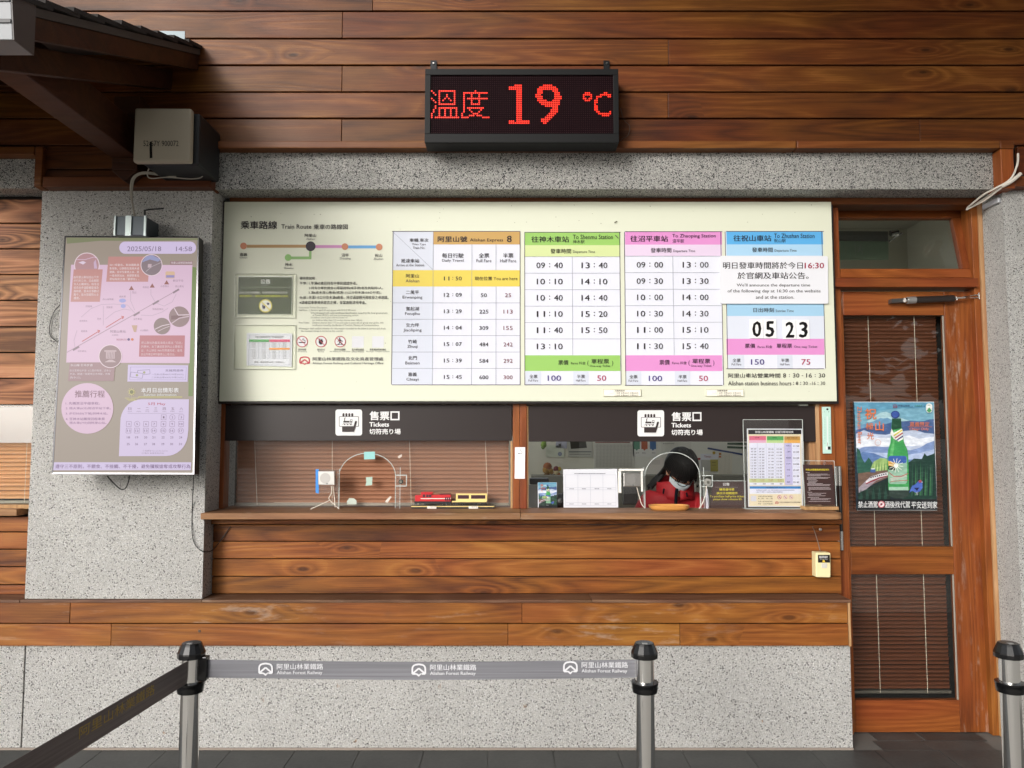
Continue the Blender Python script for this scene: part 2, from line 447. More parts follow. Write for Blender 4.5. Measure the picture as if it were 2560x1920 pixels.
def plank(g_parent, x0, x1, yf, yb, z0, z1, m, name='plank', jit=0.0015, bevel=0.0022):
    g = G(); j = random.uniform(-jit, jit)
    g.box(x0, x1, yf + j, yb, z0, z1, m)
    return g.build(name, g_parent, bevel=bevel)

# ---------------------------------------------------------------- ground and floor
g = G(); g.box(-400, 400, -400, 500, -0.3, -0.03, mat('ground_paving', '#aeaba4', 0.9))
tag(g.build('ground'), 'grey paved ground of the station forecourt', 'ground', kind='structure')
q = N('slate_tile')
geo = q.n('ShaderNodeNewGeometry').outputs['Position']; rnd = q.n('ShaderNodeObjectInfo').outputs['Random']
n1 = q.n('ShaderNodeTexNoise', ins={'Vector': geo, 'Scale': 6.0, 'Detail': 6.0, 'Roughness': 0.65}).outputs[0]
n2 = q.n('ShaderNodeTexNoise', ins={'Vector': geo, 'Scale': 60.0, 'Detail': 3.0}).outputs[0]
c = q.ramp(q.math('ADD', q.math('MULTIPLY', n1, 0.6), q.math('ADD', q.math('MULTIPLY', n2, 0.25), q.math('MULTIPLY', rnd, 0.15))), [(0.3, (0.030, 0.032, 0.032, 1)), (0.7, (0.085, 0.087, 0.083, 1))])
q.link(c, q.b.inputs['Base Color']); q.link(q.math('ADD', 0.42, q.math('MULTIPLY', n1, 0.25)), q.b.inputs['Roughness'])
q.link(q.n('ShaderNodeBump', ins={'Strength': 0.2, 'Distance': 0.003, 'Height': n2}).outputs[0], q.b.inputs['Normal'])
TILE = q.m
floor_o = G(); floor_o.box(LEFT_END, 4.0, 1.33, 5.4, -0.029, -0.004, mat('tile_grout', '#6b6863', 0.9))
floor_o = tag(floor_o.build('floor'), 'dark slate tiled floor in front of the ticket counter', 'floor', kind='structure')
tx0 = xat(1221, 1882, 3.74); tw = 0.308
tilemesh = None
def tile(x0, x1, y0, y1):
    g = G(); g.box(x0 + .0015, x1 - .0015, y0 + .0015, y1 - .0015, -0.003, random.uniform(-.0006, .0006), TILE); return g.build('floor_tile', floor_o)
for r_ in range(4):
    y1 = YB - 0.002 - r_ * 0.6; y0 = y1 - 0.6
    for k in range(-9, 10):
        tile(tx0 + k * tw, tx0 + (k + 1) * tw, y0, y1)
for k, (x0, x1) in enumerate([(1.78, 2.02), (2.02, 2.33)]):
    tile(x0, x1, YB - .002, YB + 0.11); tile(x0 + .03, x1 + .02, YB + .11, 4.1)

# ---------------------------------------------------------------- upper timber wall
uw = thing('upper_wall', 'reddish brown horizontal timber cladding above the ticket windows', 'wall')
g = G(); g.box(LEFT_END, 4.2, YU + 0.022, 3.98, zat(376, YU), 3.95, M_GAP)
g.box(xat(98, 420, YU), xat(512, 420, YU), YU + 0.022, 4.1, zat(448, YU), zat(370, YU), M_GAP)
g.box(xat(2545, 420, YU), 4.2, YU + 0.022, 4.1, zat(440, YU), zat(370, YU), M_GAP)
g.build('backing', uw)
vl = [-105, -38, 28, 96.5, 163, 230, 296, 364]
joints = {0: [300, 1800], 1: [932], 2: [856, 2750], 3: [1671, -200], 4: [855], 5: [1670, 150], 6: [854, 2300]}
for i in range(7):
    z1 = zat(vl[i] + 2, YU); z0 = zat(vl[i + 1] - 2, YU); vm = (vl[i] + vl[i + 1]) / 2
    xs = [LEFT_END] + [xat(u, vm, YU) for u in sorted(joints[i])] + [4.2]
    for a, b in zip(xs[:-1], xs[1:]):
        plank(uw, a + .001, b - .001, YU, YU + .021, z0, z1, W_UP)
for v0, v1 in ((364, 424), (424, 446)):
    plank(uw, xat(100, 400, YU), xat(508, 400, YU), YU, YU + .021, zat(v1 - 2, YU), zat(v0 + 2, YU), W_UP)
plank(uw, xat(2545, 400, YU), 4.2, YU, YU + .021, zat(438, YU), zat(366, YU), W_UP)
YT = 3.686
def trim(u0, v0, u1, v1, yb=3.80, m=W_TRIM, yt=YT, name='trim_board'):
    g = G(); g.pbox(u0, v0, u1, v1, yt, yb, m); g.build(name, uw, bevel=0.004)
trim(527, 352, 1990, 370, m=W_TRIM); trim(1993, 352, 2500, 370)
trim(500, 352, 526.5, 440, m=W_TRIM); trim(106, 441, 526.5, 467, m=W_TRIM)
trim(86, 366, 105, 467); trim(-700, 366, 85, 386)
trim(2503, 372, 2536, 471, m=W_FRAMEV); trim(2501, 352, 2536, 371); trim(2537, 440, 3300, 466)

# ---------------------------------------------------------------- concrete
def concrete(name, label, m, *boxes, cat='wall'):
    g = G()
    for b in boxes: g.box(*b, m)
    return tag(g.build(name), label, cat)
xp0 = (xat(105, 475, YW) + xat(63, 1500, YW)) / 2; xp1 = (xat(529, 475, YW) + xat(509.5, 1500, YW)) / 2
xc0 = xat(2506, 480, YW)
zl = zat(473, YW)
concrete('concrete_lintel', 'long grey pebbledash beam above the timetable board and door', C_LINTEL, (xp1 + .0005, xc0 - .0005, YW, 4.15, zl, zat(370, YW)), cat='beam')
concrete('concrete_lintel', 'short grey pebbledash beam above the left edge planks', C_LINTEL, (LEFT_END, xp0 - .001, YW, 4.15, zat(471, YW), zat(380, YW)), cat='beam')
zled = zat(1499, YL)
concrete('concrete_pier', 'pale pebbledash pier behind the wall mounted information screen', C_PIER, (xp0, xp1, YW, 4.15, zled + .001, zat(440, YW)), cat='pillar')
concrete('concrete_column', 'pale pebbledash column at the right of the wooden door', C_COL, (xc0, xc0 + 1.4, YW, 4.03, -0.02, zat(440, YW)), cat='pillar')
xb1 = (xat(2128, 1640, YB) + xat(2130, 1870, YB)) / 2
zb = zat(1614, YB)
bw = thing('base_wall', 'low white pebbledash wall under the timber ledge', 'wall')
xg = xat(58, 1750, YB)
g = G(); g.box(LEFT_END, xg - .004, YB, 4.1, -0.003, zb, C_WALL); g.build('pebble_panel', bw)
g = G(); g.box(xg + .004, xb1, YB, 4.1, -0.003, zb, C_WALL); g.build('pebble_panel', bw)
g = G(); g.box(xg - .004, xg + .004, YB + .012, 4.1, 0, zb, mat('joint_grey', '#4a4540', .9)); g.build('expansion_joint', bw)
g = G(); g.box(LEFT_END, xb1, YB - .006, YB - .0002, 0.001, zat(1869, YB), M_MORTAR); g.build('mortar_skirt', bw)

# ---------------------------------------------------------------- timber ledge
xl1 = xat(2127, 1560, YL)
ledge = thing('timber_ledge', 'worn honey brown timber ledge running along above the pebbledash wall', 'ledge')
g = G(); g.box(LEFT_END, xl1 - .01, YL + .021, 4.09, zat(1616, YL), zled - .022, M_GAP); g.build('backing', ledge)
def ledgerow(v0, v1, us):
    xs = [LEFT_END] + [xat(u, (v0 + v1) / 2, YL) for u in us] + [xl1 - .012]
    for a, b in zip(xs[:-1], xs[1:]): plank(ledge, a + .0008, b - .0008, YL, YL + .02, zat(v1 - 1.3, YL), zat(v0 + 1.3, YL), W_LEDGE)
ledgerow(1505, 1559, [175, 1305]); ledgerow(1559, 1616, [278, 1270, 1700])
g = G(); g.box(xl1 - .011, xl1, YL - .001, 4.09, zat(1616, YL), zled - .0145, W_RAW); g.build('end_board', ledge, bevel=.001)
W_TOP = wood('ledge_top_timber', (0.05, 0.022, 0.012, 1), (0.13, 0.065, 0.035, 1), (0.24, 0.14, 0.08, 1), rough=0.5, knots=False, wear=0.3)
for a, b in ((LEFT_END, xat(52, 1500, YL)), (xat(52, 1500, YL), xat(506, 1500, YL)), (xat(506, 1500, YL), xat(1480, 1500, YL)), (xat(1480, 1500, YL), xl1 + .004)):
    plank(ledge, a + .0008, b - .0008, YL - .008, 4.05, zled - .014, zled, W_TOP, 'top_board')

# ---------------------------------------------------------------- wall under the counter
xq1 = xat(2102, 1400, YP)
cw = thing('counter_wall', 'orange brown horizontal planks under the ticket counter shelf', 'wall')
ztop = zat(1283, YC)
g = G(); g.box(xp1 + .001, xq1 - .012, YP + .021, 4.1, zled + .001, ztop - .08, M_GAP); g.build('backing', cw)
rows = [1311, 1353.5, 1397, 1441, 1485]
for v0, v1 in zip(rows[:-1], rows[1:]):
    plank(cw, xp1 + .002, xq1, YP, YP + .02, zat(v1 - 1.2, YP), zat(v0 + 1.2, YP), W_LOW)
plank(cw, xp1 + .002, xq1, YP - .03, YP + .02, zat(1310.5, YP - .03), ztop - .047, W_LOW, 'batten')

# ---------------------------------------------------------------- counter shelf
shelf = thing('counter_shelf', 'thick worn wooden counter shelf under both ticket windows', 'shelf')
xs0 = xp1 + .001; xs1 = xat(2112, 1290, YC); xj = xat(1302, 1290, YC)
def rounded(x0, x1, y0, y1, z0, z1, r, side, m):
    pts = [(x0, y1)]
    if side == 0: pts += [(x0, y0)]
    pts += [(x1 - r, y0)] if side else [(x1, y0)]
    if side: pts += [(x1 - r + r * math.sin(R(a)), y0 + r - r * math.cos(R(a))) for a in (20, 40, 60, 80)]
    if side: pts.insert(1, (x0, y0))
    pts += [(x1, y1)]
    g = G(); g.prism([(x, y, z0) for x, y in pts], (0, 0, z1 - z0), m); return g
zt0 = zat(1299, YC)
rounded(xs0, xj - .0008, YC, 4.12, zt0, ztop, .02, 0, W_COUNTER).build('shelf_board', shelf, bevel=.003)
rounded(xj + .0008, xs1, YC, 3.985, zt0, ztop, .045, 1, W_COUNTER).build('shelf_board', shelf, bevel=.003)

# ---------------------------------------------------------------- left edge planks and window
lw = thing('side_wall', 'weathered brown planks left of the pebbledash pier', 'wall')
xw1 = xp0 + .02
g = G(); g.box(LEFT_END, xw1, YP + .021, 4.1, zat(1012, YP), zat(480, YP), M_GAP); g.box(LEFT_END, xw1, YP + .021, 4.1, zled + .001, zat(1291, YP), M_GAP); g.build('backing', lw)
rr = [497, 558, 622, 686.6, 751, 817, 881.6, 946, 1012]
for v0, v1 in zip(rr[:-1], rr[1:]): plank(lw, LEFT_END, xw1, YP, YP + .02, zat(v1 - 1.6, YP), zat(v0 + 1.6, YP), W_SIDE)
rr = [1291, 1330, 1373, 1417, 1462, 1487]
for v0, v1 in zip(rr[:-1], rr[1:]): plank(lw, LEFT_END, xw1, YP, YP + .02, zat(v1 - 1.4, YP), zat(v0 + 1.4, YP), W_LOW)
lwin = thing('side_window', 'window with orange blind at the left edge of the wall', 'window')
g = G(); g.box(LEFT_END, xw1, YP - .005, YP + .09, zat(1272, YP), zat(1262, YP), W_RAW); g.build('sill', lwin, bevel=.002)
g = G(); g.box(LEFT_END, xat(61, 1280, YP), YP - .06, YP + .09, zat(1290, YP - .06), zat(1273, YP - .06), W_COUNTER); g.build('sill_board', lwin, bevel=.003)
g = G(); g.box(LEFT_END, xw1, YP + .012, YP + .016, zat(1262, YP), zat(1012, YP), GLASS); g.build('pane', lwin)
g = G(); g.box(LEFT_END, xw1, 4.02, 4.03, zat(1290, YP), zat(1012, YP), M_DARK); g.build('dark_backing', lwin)  # near-black sheet painted in for the unlit room behind
M_FROST = glassmat('frosted_film', (.9, .9, .88), 1.0, .1, .32)
g = G(); g.box(LEFT_END, xw1, YP + .002, YP + .011, zat(1107, YP), zat(1016, YP), M_FROST)
g.build('frosted_band', lwin)

# ---------------------------------------------------------------- interior of the office
M_IW = mat('office_wall', '#dedccb', 0.8); M_IC = mat('office_ceiling', '#c9c8bd', 0.9); M_ID = mat('office_dado', '#6f6b60', 0.8)
YI = 7.5; xr = .528 * YI; zc = zat(572, YI)
def struct(name, label, cat, m, *bs):
    g = G()
    for b in bs: g.box(*b, m)
    return tag(g.build(name), label, cat, kind='structure')
struct('interior_back_wall', 'grey rear wall of the ticket office seen through the glass', 'wall', M_IW, (-3.0, 1.6, YI, YI + .1, 0, 1.62), (1.6001, xr, YI, YI + .1, 0, zc))  # left part cut low so daylight falls into the office
struct('interior_right_wall', 'cream side wall inside the office behind the open transom window', 'wall', mat('office_side', '#d9d7c8', .7), (xr, xr + .1, 4.16, YI + .1, 0, zc))
struct('interior_ceiling', 'grey ceiling inside the ticket office', 'ceiling', M_IC, (1.5, xr + .1, 4.16, YI + .1, zc + .001, zc + .1))  # covers only the right end; the rest is left open for daylight
struct('interior_floor', 'pale floor inside the ticket office', 'floor', mat('office_floor', '#a5a196', .6), (-3.0, xr + .1, 4.12, YI + .1, -.02, -.002))  # floor colour made pale to bounce daylight onto the rear wall

struct('interior_bounce_wall', 'unseen white inner wall face added to bounce daylight into the office', 'wall', mat('office_white', '#ecebe4', .8), (-3.0, 1.55, 4.105, 4.13, zat(1090, 4.1), zl))  # unseen white surface added to bounce daylight onto the rear wall
struct('blocking_partition', 'dark partition, added unseen to keep daylight from behind the blind', 'wall', mat('partition', '#4a3a30', .8), (-1.80, -1.74, 4.131, 5.6, 0, 2.6))  # added to stop bright daylight showing between the blind slats
# ---------------------------------------------------------------- unseen eave slab, shaped to shade the upper right wall
struct('shading_eave', 'broad dark eave slab out of view, shaped to shade the upper right wall', 'roof', mat('eave_boards', '#4a3426', .7), (-0.25, 6.5, -1.2, 3.9, 4.5, 4.65))

# ---------------------------------------------------------------- rust marks and damp patch
S = Sheet((0, YB, 0), (0, -1, 0))
rs_ = random.Random(21)
for u, v in ((845, 1712), (1099, 1712), (887, 1850), (1312, 1760), (655, 1745), (860, 1590), (1905, 1800), (410, 1830)):
    if v < 1620: continue
    for k in range(3): h_ = rs_.uniform(3, 11); uu = u + rs_.uniform(-4, 4); S.rect(uu, v + rs_.uniform(-3, 3), uu + rs_.uniform(.8, 1.8), v + h_, '#a07c58', 1)
S.build('rust_marks', bw)['kind'] = 'stuff'
# ================================================================ timetable board
INK = '#2a2328'; INK2 = '#4a444c'
ba = thing('timetable_board', 'large cream timetable and fare board above the two ticket windows', 'board')
bx0 = (xat(560, 503, YBRD) + xat(549, 1000, YBRD)) / 2; bx1 = (xat(2080, 506, YBRD) + xat(2090, 1005, YBRD)) / 2
bz1 = zat(504.5, YBRD); bz0 = zat(1003, YBRD)
M_CREAM = mat('cream_board', '#e4e7d2', 0.42, k=0.84)
g = G(); g.box(bx0, bx1, YBRD, YBRD + .012, bz0, bz1, M_CREAM); g.build('panel', ba, bevel=.001)
g = G(); g.box(bx0 - .02, bx1 + .015, YBRD + .0125, YF + .018, bz0 - .012, bz1 + .012, mat('board_back_frame', '#1b1413', .5)); g.build('back_frame', ba, bevel=.002)
B = Sheet((0, YBRD, 0), (0, -1, 0))
ZA = (540, 500, .19892); ZB = (560, 660, .19892); ZC = (960, 560, .27125); ZD = (1540, 560, .27125)
# --- route map
B.at(*ZA)
B.text('乘車路線', 308, 262, 768, 366, INK, bold=.022)
B.text('Train Route', 820, 306, 1198, 362, INK, bold=.012)
B.text('乗車の路線図', 1226, 304, 1656, 370, INK, bold=.014)
B.rect(388, 562, 1135, 600, '#b89463', 1); B.rect(1245, 567, 1580, 604, '#cf8fc0', 1); B.rect(1655, 571, 2015, 608, '#68a8dd', 1)
B.rect(1168, 640, 1200, 745, '#93bf78', 1); B.rect(940, 710, 1168, 745, '#93bf78', 1)
for x, y in ((346, 577), (1620, 586), (2050, 591)): B.disc(x, y, 42, '#cd8765', 3)
B.disc(906, 723, 42, '#93c474', 3); B.disc(1189, 581, 62, '#2c2430', 3)
for a, x0, y0, x1, y1 in (('阿里山', 1114, 424, 1258, 466), ('嘉義', 298, 664, 392, 706), ('神木', 866, 790, 960, 832), ('沼平', 1576, 672, 1668, 714), ('祝山', 1994, 676, 2088, 716)):
    B.text(a, x0, y0, x1, y1, INK, bold=.01)
for a, x0, y0, x1, y1 in (('Alishan', 1134, 478, 1240, 500), ('Chiayi', 298, 714, 392, 740), ('Shenmu', 853, 842, 972, 866), ('Zhaoping', 1552, 722, 1692, 752), ('Zhushan', 1980, 728, 2102, 752)):
    B.text(a, x0, y0, x1, y1, INK2)
B.build('route_map', ba)
# --- concession text
B.text('優待票說明', 1050, 964, 1240, 1002, INK, bold=.01)
B.text('半票：', 1050, 1028, 1150, 1062, INK, bold=.01)
B.text('1.年滿65歲且持有中華民國證件者。', 1170, 1026, 1775, 1066, INK, bold=.01)
B.text('2.持有中華民國身心障礙證明(或手冊)者及其陪同1人。', 1166, 1088, 2100, 1128, INK, bold=.01)
B.text('3.滿6歲未滿12歲者(或滿115公分但未滿150公分者)。', 1162, 1146, 2078, 1184, INK, bold=.01)
B.text('免票：', 1048, 1210, 1150, 1246, INK, bold=.01)
B.text('未滿115公分及未滿6歲者、持交通部觀光局核發之導遊證。', 1164, 1204, 2168, 1246, INK, bold=.01)
B.text('※請確認車票資訊是否正確，並當面點清找零金。', 1048, 1268, 1888, 1310, INK, bold=.01)
for i, (tx, x0, y0, x1, y1) in enumerate([
    ('Concession Tickets Description.', 1042, 1342, 1400, 1366), ('Half Fare : 1.Seniors aged 65 and above with R.O.C ID-card.', 1042, 1374, 1756, 1400),
    ('2.Handicapped with valid certificate/identification issued by the local government', 1190, 1408, 2156, 1436),
    ('of Taiwan (ROC), and one accompanying person.', 1212, 1438, 1792, 1464), ('3.Children over 6 years old but under 12', 1190, 1468, 1650, 1492),
    ('(or children taller than 115 cm but shorter than 150cm).', 1212, 1500, 1842, 1526), ('Free Ticket :', 1042, 1530, 1178, 1552),
    ('Children shorter than 115 cm and under 6 years old, or group tour guides with', 1208, 1532, 2104, 1558),
    ('certification issued by the Bureau of Tourism, Ministry of Communications.', 1208, 1562, 2050, 1590),
    ('※Passenger shall confirm whether the information recorded on the ticket is correct and check', 1042, 1604, 2132, 1632),
    ('the received change is correct at the counter.', 1066, 1636, 1600, 1662)]):
    B.text(tx, x0, y0, x1, y1, '#6c6a62')
B.build('concession_text', ba)
# --- pictograms and office name
B.at(*ZB)
RED = '#c8414f'
def nosign(sh, cx, cy, r, wd=9):
    sh.disc(cx, cy, r, '#e8e9ea', 2); sh.ring(cx, cy, r - wd / 2, wd, RED, 5)
    sh.line(cx - r * .64, cy - r * .64, cx + r * .64, cy + r * .64, wd * .8, RED, 6)
nosign(B, 982, 975, 71); B.rect(938, 980, 1022, 992, INK, 4); B.path([(1000, 935), (985, 950), (1015, 960), (1024, 975)], 6, INK2, 4)
B.build('pictogram', ba)
nosign(B, 1219, 975, 71); B.poly([(1190, 965), (1205, 930), (1215, 955), (1232, 938), (1246, 975), (1232, 1010), (1205, 1012), (1190, 990)], INK, 4)
B.build('pictogram', ba)
nosign(B, 1460, 975, 71); B.disc(1452, 932, 9, INK, 4); B.poly([(1440, 945), (1465, 945), (1468, 980), (1450, 985)], INK, 4)
B.path([(1462, 950), (1480, 972), (1492, 968)], 9, INK, 4); B.path([(1442, 950), (1432, 980)], 8, INK, 4)
B.path([(1462, 980), (1474, 1002), (1490, 1008)], 10, INK, 4); B.path([(1455, 980), (1446, 1005), (1428, 1012)], 10, INK, 4); B.rect(1404, 1010, 1516, 1016, INK2, 4)
B.build('pictogram', ba)
for a, e, x0, x1, ex0, ex1 in (('請勿吸煙', 'No Smoking', 934, 1030, 925, 1040), ('請勿生火', 'No Fires', 1170, 1268, 1184, 1256), ('請勿行走鐵軌', 'No Walking On Train tracks', 1384, 1530, 1332, 1586), ('官方網站連結', 'Official Website', 1606, 1758, 1606, 1758), ('旅客運送契約連結', 'Passenger Transport contract', 1830, 2036, 1790, 2080)):
    B.text(a, x0, 1062, x1, 1088, INK, bold=.01); B.text(e, ex0, 1092, ex1, 1110, INK2)
B.build('pictogram_captions', ba)
B.rect(1608, 908, 1756, 1052, '#e4e5ea', 1); B.build('blank_label', ba); B.rect(1862, 908, 2008, 1052, '#e4e5ea', 1); B.build('blank_label', ba)
def logo(sh, x0, y0, x1, y1, wd, c, L=4):
    W_, H_ = x1 - x0, y1 - y0
    f = lambda a, b: (x0 + a * W_, y0 + b * H_)
    pts = [f(.05, .78), f(.05, .35), f(.10, .2), f(.22, .1), f(.5, .05), f(.78, .1), f(.90, .2), f(.95, .35), f(.95, .78)]
    sh.path(pts, wd, c, L)
    sh.path([f(.05, .78), f(.5, .36), f(.95, .78)], wd, c, L + .3)
    sh.path([f(.05, .78), f(.3, .78)], wd, c, L + .6); sh.path([f(.7, .78), f(.95, .78)], wd, c, L + .6)
    sh.poly([f(.3, .74), f(.38, .74), f(.5, .84), f(.62, .74), f(.72, .74), f(.5, 1.0), f(.28, .80)], c, L + .9)
logo(B, 947, 1162, 1078, 1270, 15, RED)
B.text('阿里山林業鐵路及文化資產管理處', 1114, 1170, 2002, 1216, INK2, bold=.006)
B.text('Alishan Forest Railway and Cultural Heritage Office', 1112, 1232, 2002, 1268, INK2, bold=.004)
B.build('office_name', ba)

# --- table 1
W1 = '#e4e6f1'; W2 = '#d9deeb'; GR = '#8f93a4'; BR = '#4b3a52'
B.at(*ZC)
B.rect(76, 66, 1253, 1482, W1, 1); B.rect(76, 66, 450, 1482, W2, 2)
B.rect(452, 70, 1253, 188, '#cba360', 3); B.rect(78, 425, 1253, 576, '#e6cf58', 3)
for y in (727, 878, 1028, 1180, 1331): B.rect(76, y - 1.5, 1253, y + 1.5, GR, 4)
for x, ya, yb in ((450, 66, 1482), (808, 188, 1482), (1032, 188, 427), (1032, 576, 1482)): B.rect(x - 1.5, ya, x + 1.5, yb, GR, 4.4)
B.rect(76, 186.5, 1253, 189, GR, 4) if False else None
B.line(80, 70, 450, 420, 2.5, GR, 4.2); B.frame(76, 68, 1254, 1482, 5, BR, 5)
B.text('車種.車次', 236, 132, 410, 166, INK, 6, .01); B.text('Trian Type', 258, 178, 386, 200, INK2, 6); B.text('Train No.', 266, 208, 378, 230, INK2, 6)
B.text('抵達車站', 158, 320, 324, 358, INK, 6, .01); B.text('Arrive at the Station', 112, 366, 368, 390, INK2, 6)
B.text('阿里山號', 494, 112, 768, 166, INK, 6, .02); B.text('Alishan Express', 792, 132, 1098, 170, INK, 6, .008); B.text('8', 1132, 106, 1178, 168, INK, 6, .02)
for a, e, cx, w_, ew in (('每日行駛', 'Daily Travel', 634, 198, 198), ('全票', 'Full Fare', 921, 96, 138), ('半票', 'Half Fare', 1144, 96, 148)):
    B.text(a, cx - w_ / 2, 268, cx + w_ / 2, 312, INK, 6, .008); B.text(e, cx - ew / 2, 324, cx + ew / 2, 354 if cx != 921 else 352, INK2, 6)
B.text('現在位置', 836, 484, 996, 520, INK, 6, .008); B.text('You are here', 1010, 488, 1230, 518, INK, 6)
for i, (a, e, w_, t, f1, f2) in enumerate([('阿里山', 'Alishan', 126, '11  50', None, None), ('二萬平', 'Erwanping', 182, '12  09', '50', '25'), ('奮起湖', 'Fenqihu', 136, '13  29', '225', '113'),
        ('交力坪', 'Jiaoliping', 168, '14  04', '309', '155'), ('竹崎', 'Zhuqi', 94, '15  07', '484', '242'), ('北門', 'Beimen', 132, '15  39', '584', '292'), ('嘉義', 'Chiayi', 112, '15  45', '600', '300')]):
    y = 500 + i * 151.3
    w2 = 120 if len(a) == 3 else 80
    B.text(a, 262 - w2 / 2, y - 40, 262 + w2 / 2, y - 4, INK, 6, .008)
    B.text(e, 262 - w_ / 2, y + 10, 262 + w_ / 2, y + (44 if 'q' in e or 'p' in e or 'y' in e else 38), INK2, 6)
    hh, mm = t.split()
    B.text(hh, 552, y - 16, 602, y + 20, INK, 6, .006); B.text(mm, 660, y - 16, 716, y + 20, INK, 6, .006)
    B.disc(633, y - 8, 3.5, INK2, 6, n=8); B.disc(633, y + 10, 3.5, INK2, 6, n=8)
    if f1:
        k = 28 * len(f1)
        B.text(f1, 920 - k / 2, y + 5 - 18, 920 + k / 2, y + 5 + 18, INK, 6, .006); B.text(f2, 1143 - k / 2, y + 5 - 18, 1143 + k / 2, y + 5 + 18, '#86474f', 6)
B.build('express_timetable', ba)

def deptable(x0, x1, ys, xm, head, sub, name, zh, en, jp, times, full, half, tx, ex, jx, dx, fx, ymid=None, extra=True):
    """one departure column: heading, times, fares"""
    yt, yh, ysb, yb, yl, ye = ys
    B.rect(x0, yt, x1, ye, '#e6e8f3', 1); B.rect(x0, yt, x1, yh, head, 2); B.rect(x0, yh, x1, ysb, sub, 2)
    B.rect(x0, yb, x1, yl, head if name != 'zhushan' else '#e096cf', 2)
    B.frame(x0, yt, x1, ye, 5, BR, 5)
# table 2
def headtext(x, xe, en, enx, jp, jpx, dy=0):
    B.text(x[0], x[1], 112 + dy, x[2], 170 + dy, INK, 6, .014)
    B.text(en, enx[0], 98 + dy, enx[1], 140 + dy, INK, 6, .006); B.text(jp, jpx[0], 146 + dy, jpx[1], 180 + dy, INK, 6)
def dept(x0, x1, y):
    B.text('發車時間', x0, y, x0 + 190, y + 44, INK, 6, .008); B.text('Departure Time', x0 + 208, y + 16, x0 + 410, y + 46, INK2, 6)
def timegrid(xa, xb, rows, w=(84, 84), dx=163):
    for i, (l, r_) in enumerate(rows[2]):
        y = rows[0] + i * rows[1]
        for X, t in ((xa, l), (xb, r_)):
            if not t: continue
            h_, m_ = t.split(':')
            B.text(h_, X + (4 if h_[0] == '1' else 0), y - 28, X + 80, y + 26, INK, 6, .006)
            B.text(m_, X + dx + (6 if m_[0] == '1' else 0), y - 28, X + dx + 80, y + 26, INK, 6, .006)
            B.disc(X + 122, y - 16, 5.5, INK2, 6, n=8); B.disc(X + 122, y + 12, 5.5, INK2, 6, n=8)
def farerow(o, yl, ye, full, half, dxs):
    ym = (yl + ye) / 2
    for k, (a, e, cx) in enumerate((('全票', 'Full Fare', dxs[0]), ('半票', 'Half Fare', dxs[2]))):
        B.rect(cx - 70, yl + 3, cx + 72, ye - 4, W2, 3)
        B.text(a, cx - 36, ym - 30, cx + 38, ym + 4, INK, 6, .008); B.text(e, cx - 44, ym + 14, cx + 44, ym + 34, INK2, 6)
    w_ = 40 * len(full) + 4
    B.text(full, dxs[1] - w_ / 2, ym - 24, dxs[1] + w_ / 2, ym + 28, '#4f3f86', 6, .01)
    B.text(half, dxs[3] - 42, ym - 24, dxs[3] + 42, ym + 28, '#b0395f', 6, .01)
def fares(x, y):
    B.text('票價', x, y - 22, x + 94, y + 24, INK, 6, .01); B.text('Fares 料金', x + 118, y - 8, x + 252, y + 20, INK, 6)
    B.text('(', x + 268, y - 18, x + 280, y + 34, INK, 6); B.text(')', x + 494, y - 18, x + 506, y + 34, INK, 6)
    B.text('單程票', x + 304, y - 32, x + 468, y + 12, INK, 6, .01); B.text('One-way Ticket', x + 290, y + 22, x + 480, y + 48, INK, 6)
G1 = '#9ccc6a'; G2 = '#d6e3a4'
B.rect(1297, 76, 2177, 1482, '#e6e8f3', 1); B.rect(1297, 76, 2177, 195, G1, 2); B.rect(1297, 195, 2177, 301, G2, 2); B.rect(1297, 1210, 2178, 1355, G1, 2)
for y in (301, 453, 605, 757, 908, 1059): B.rect(1297, y - 1.5, 2177, y + 1.5, GR, 4)
B.rect(1735.5, 301, 1738.5, 1210, GR, 4.4); B.frame(1297, 76, 2178, 1482, 5, BR, 5)
headtext(('往神木車站', 1358, 1706), None, 'To Shenmu Station', (1740, 2110), '神木駅', (1740, 1848)); dept(1534, 0, 228)
timegrid(1404, 1816, (382, 149.5, [('09:40', '13:40'), ('10:10', '14:10'), ('10:40', '14:40'), ('11:10', '15:20'), ('11:40', '15:50'), ('13:10', '')]))
fares(1606, 1276); farerow(0, 1355, 1482, '100', '50', (1376, 1570, 1814, 2006))
B.build('green_timetable', ba)
# table 3
B.at(*ZD)
PK = '#e295d0'; PK2 = '#e6d2ea'
B.rect(84, 70, 977, 1487, '#e6e8f3', 1); B.rect(84, 70, 977, 190, PK, 2); B.rect(84, 190, 977, 296, PK2, 2); B.rect(84, 1210, 979, 1355, PK, 2)
for y in (296, 448, 601, 752, 905, 1057): B.rect(84, y - 1.5, 977, y + 1.5, GR, 4)
B.rect(528, 296, 531, 1210, GR, 4.4); B.frame(84, 70, 978, 1487, 5, BR, 5)
headtext(('往沼平車站', 132, 480), None, 'To Zhaoping Station', (518, 920), '沼平駅', (520, 628), -6); dept(320, 0, 220)
timegrid(190, 610, (377, 150, [('09:00', '13:00'), ('09:30', '13:30'), ('10:00', '14:00'), ('10:30', '14:30'), ('11:00', '15:10'), ('11:30', '15:40')]))
fares(400, 1274); farerow(0, 1355, 1487, '100', '50', (160, 364, 612, 806))
B.build('pink_timetable', ba)
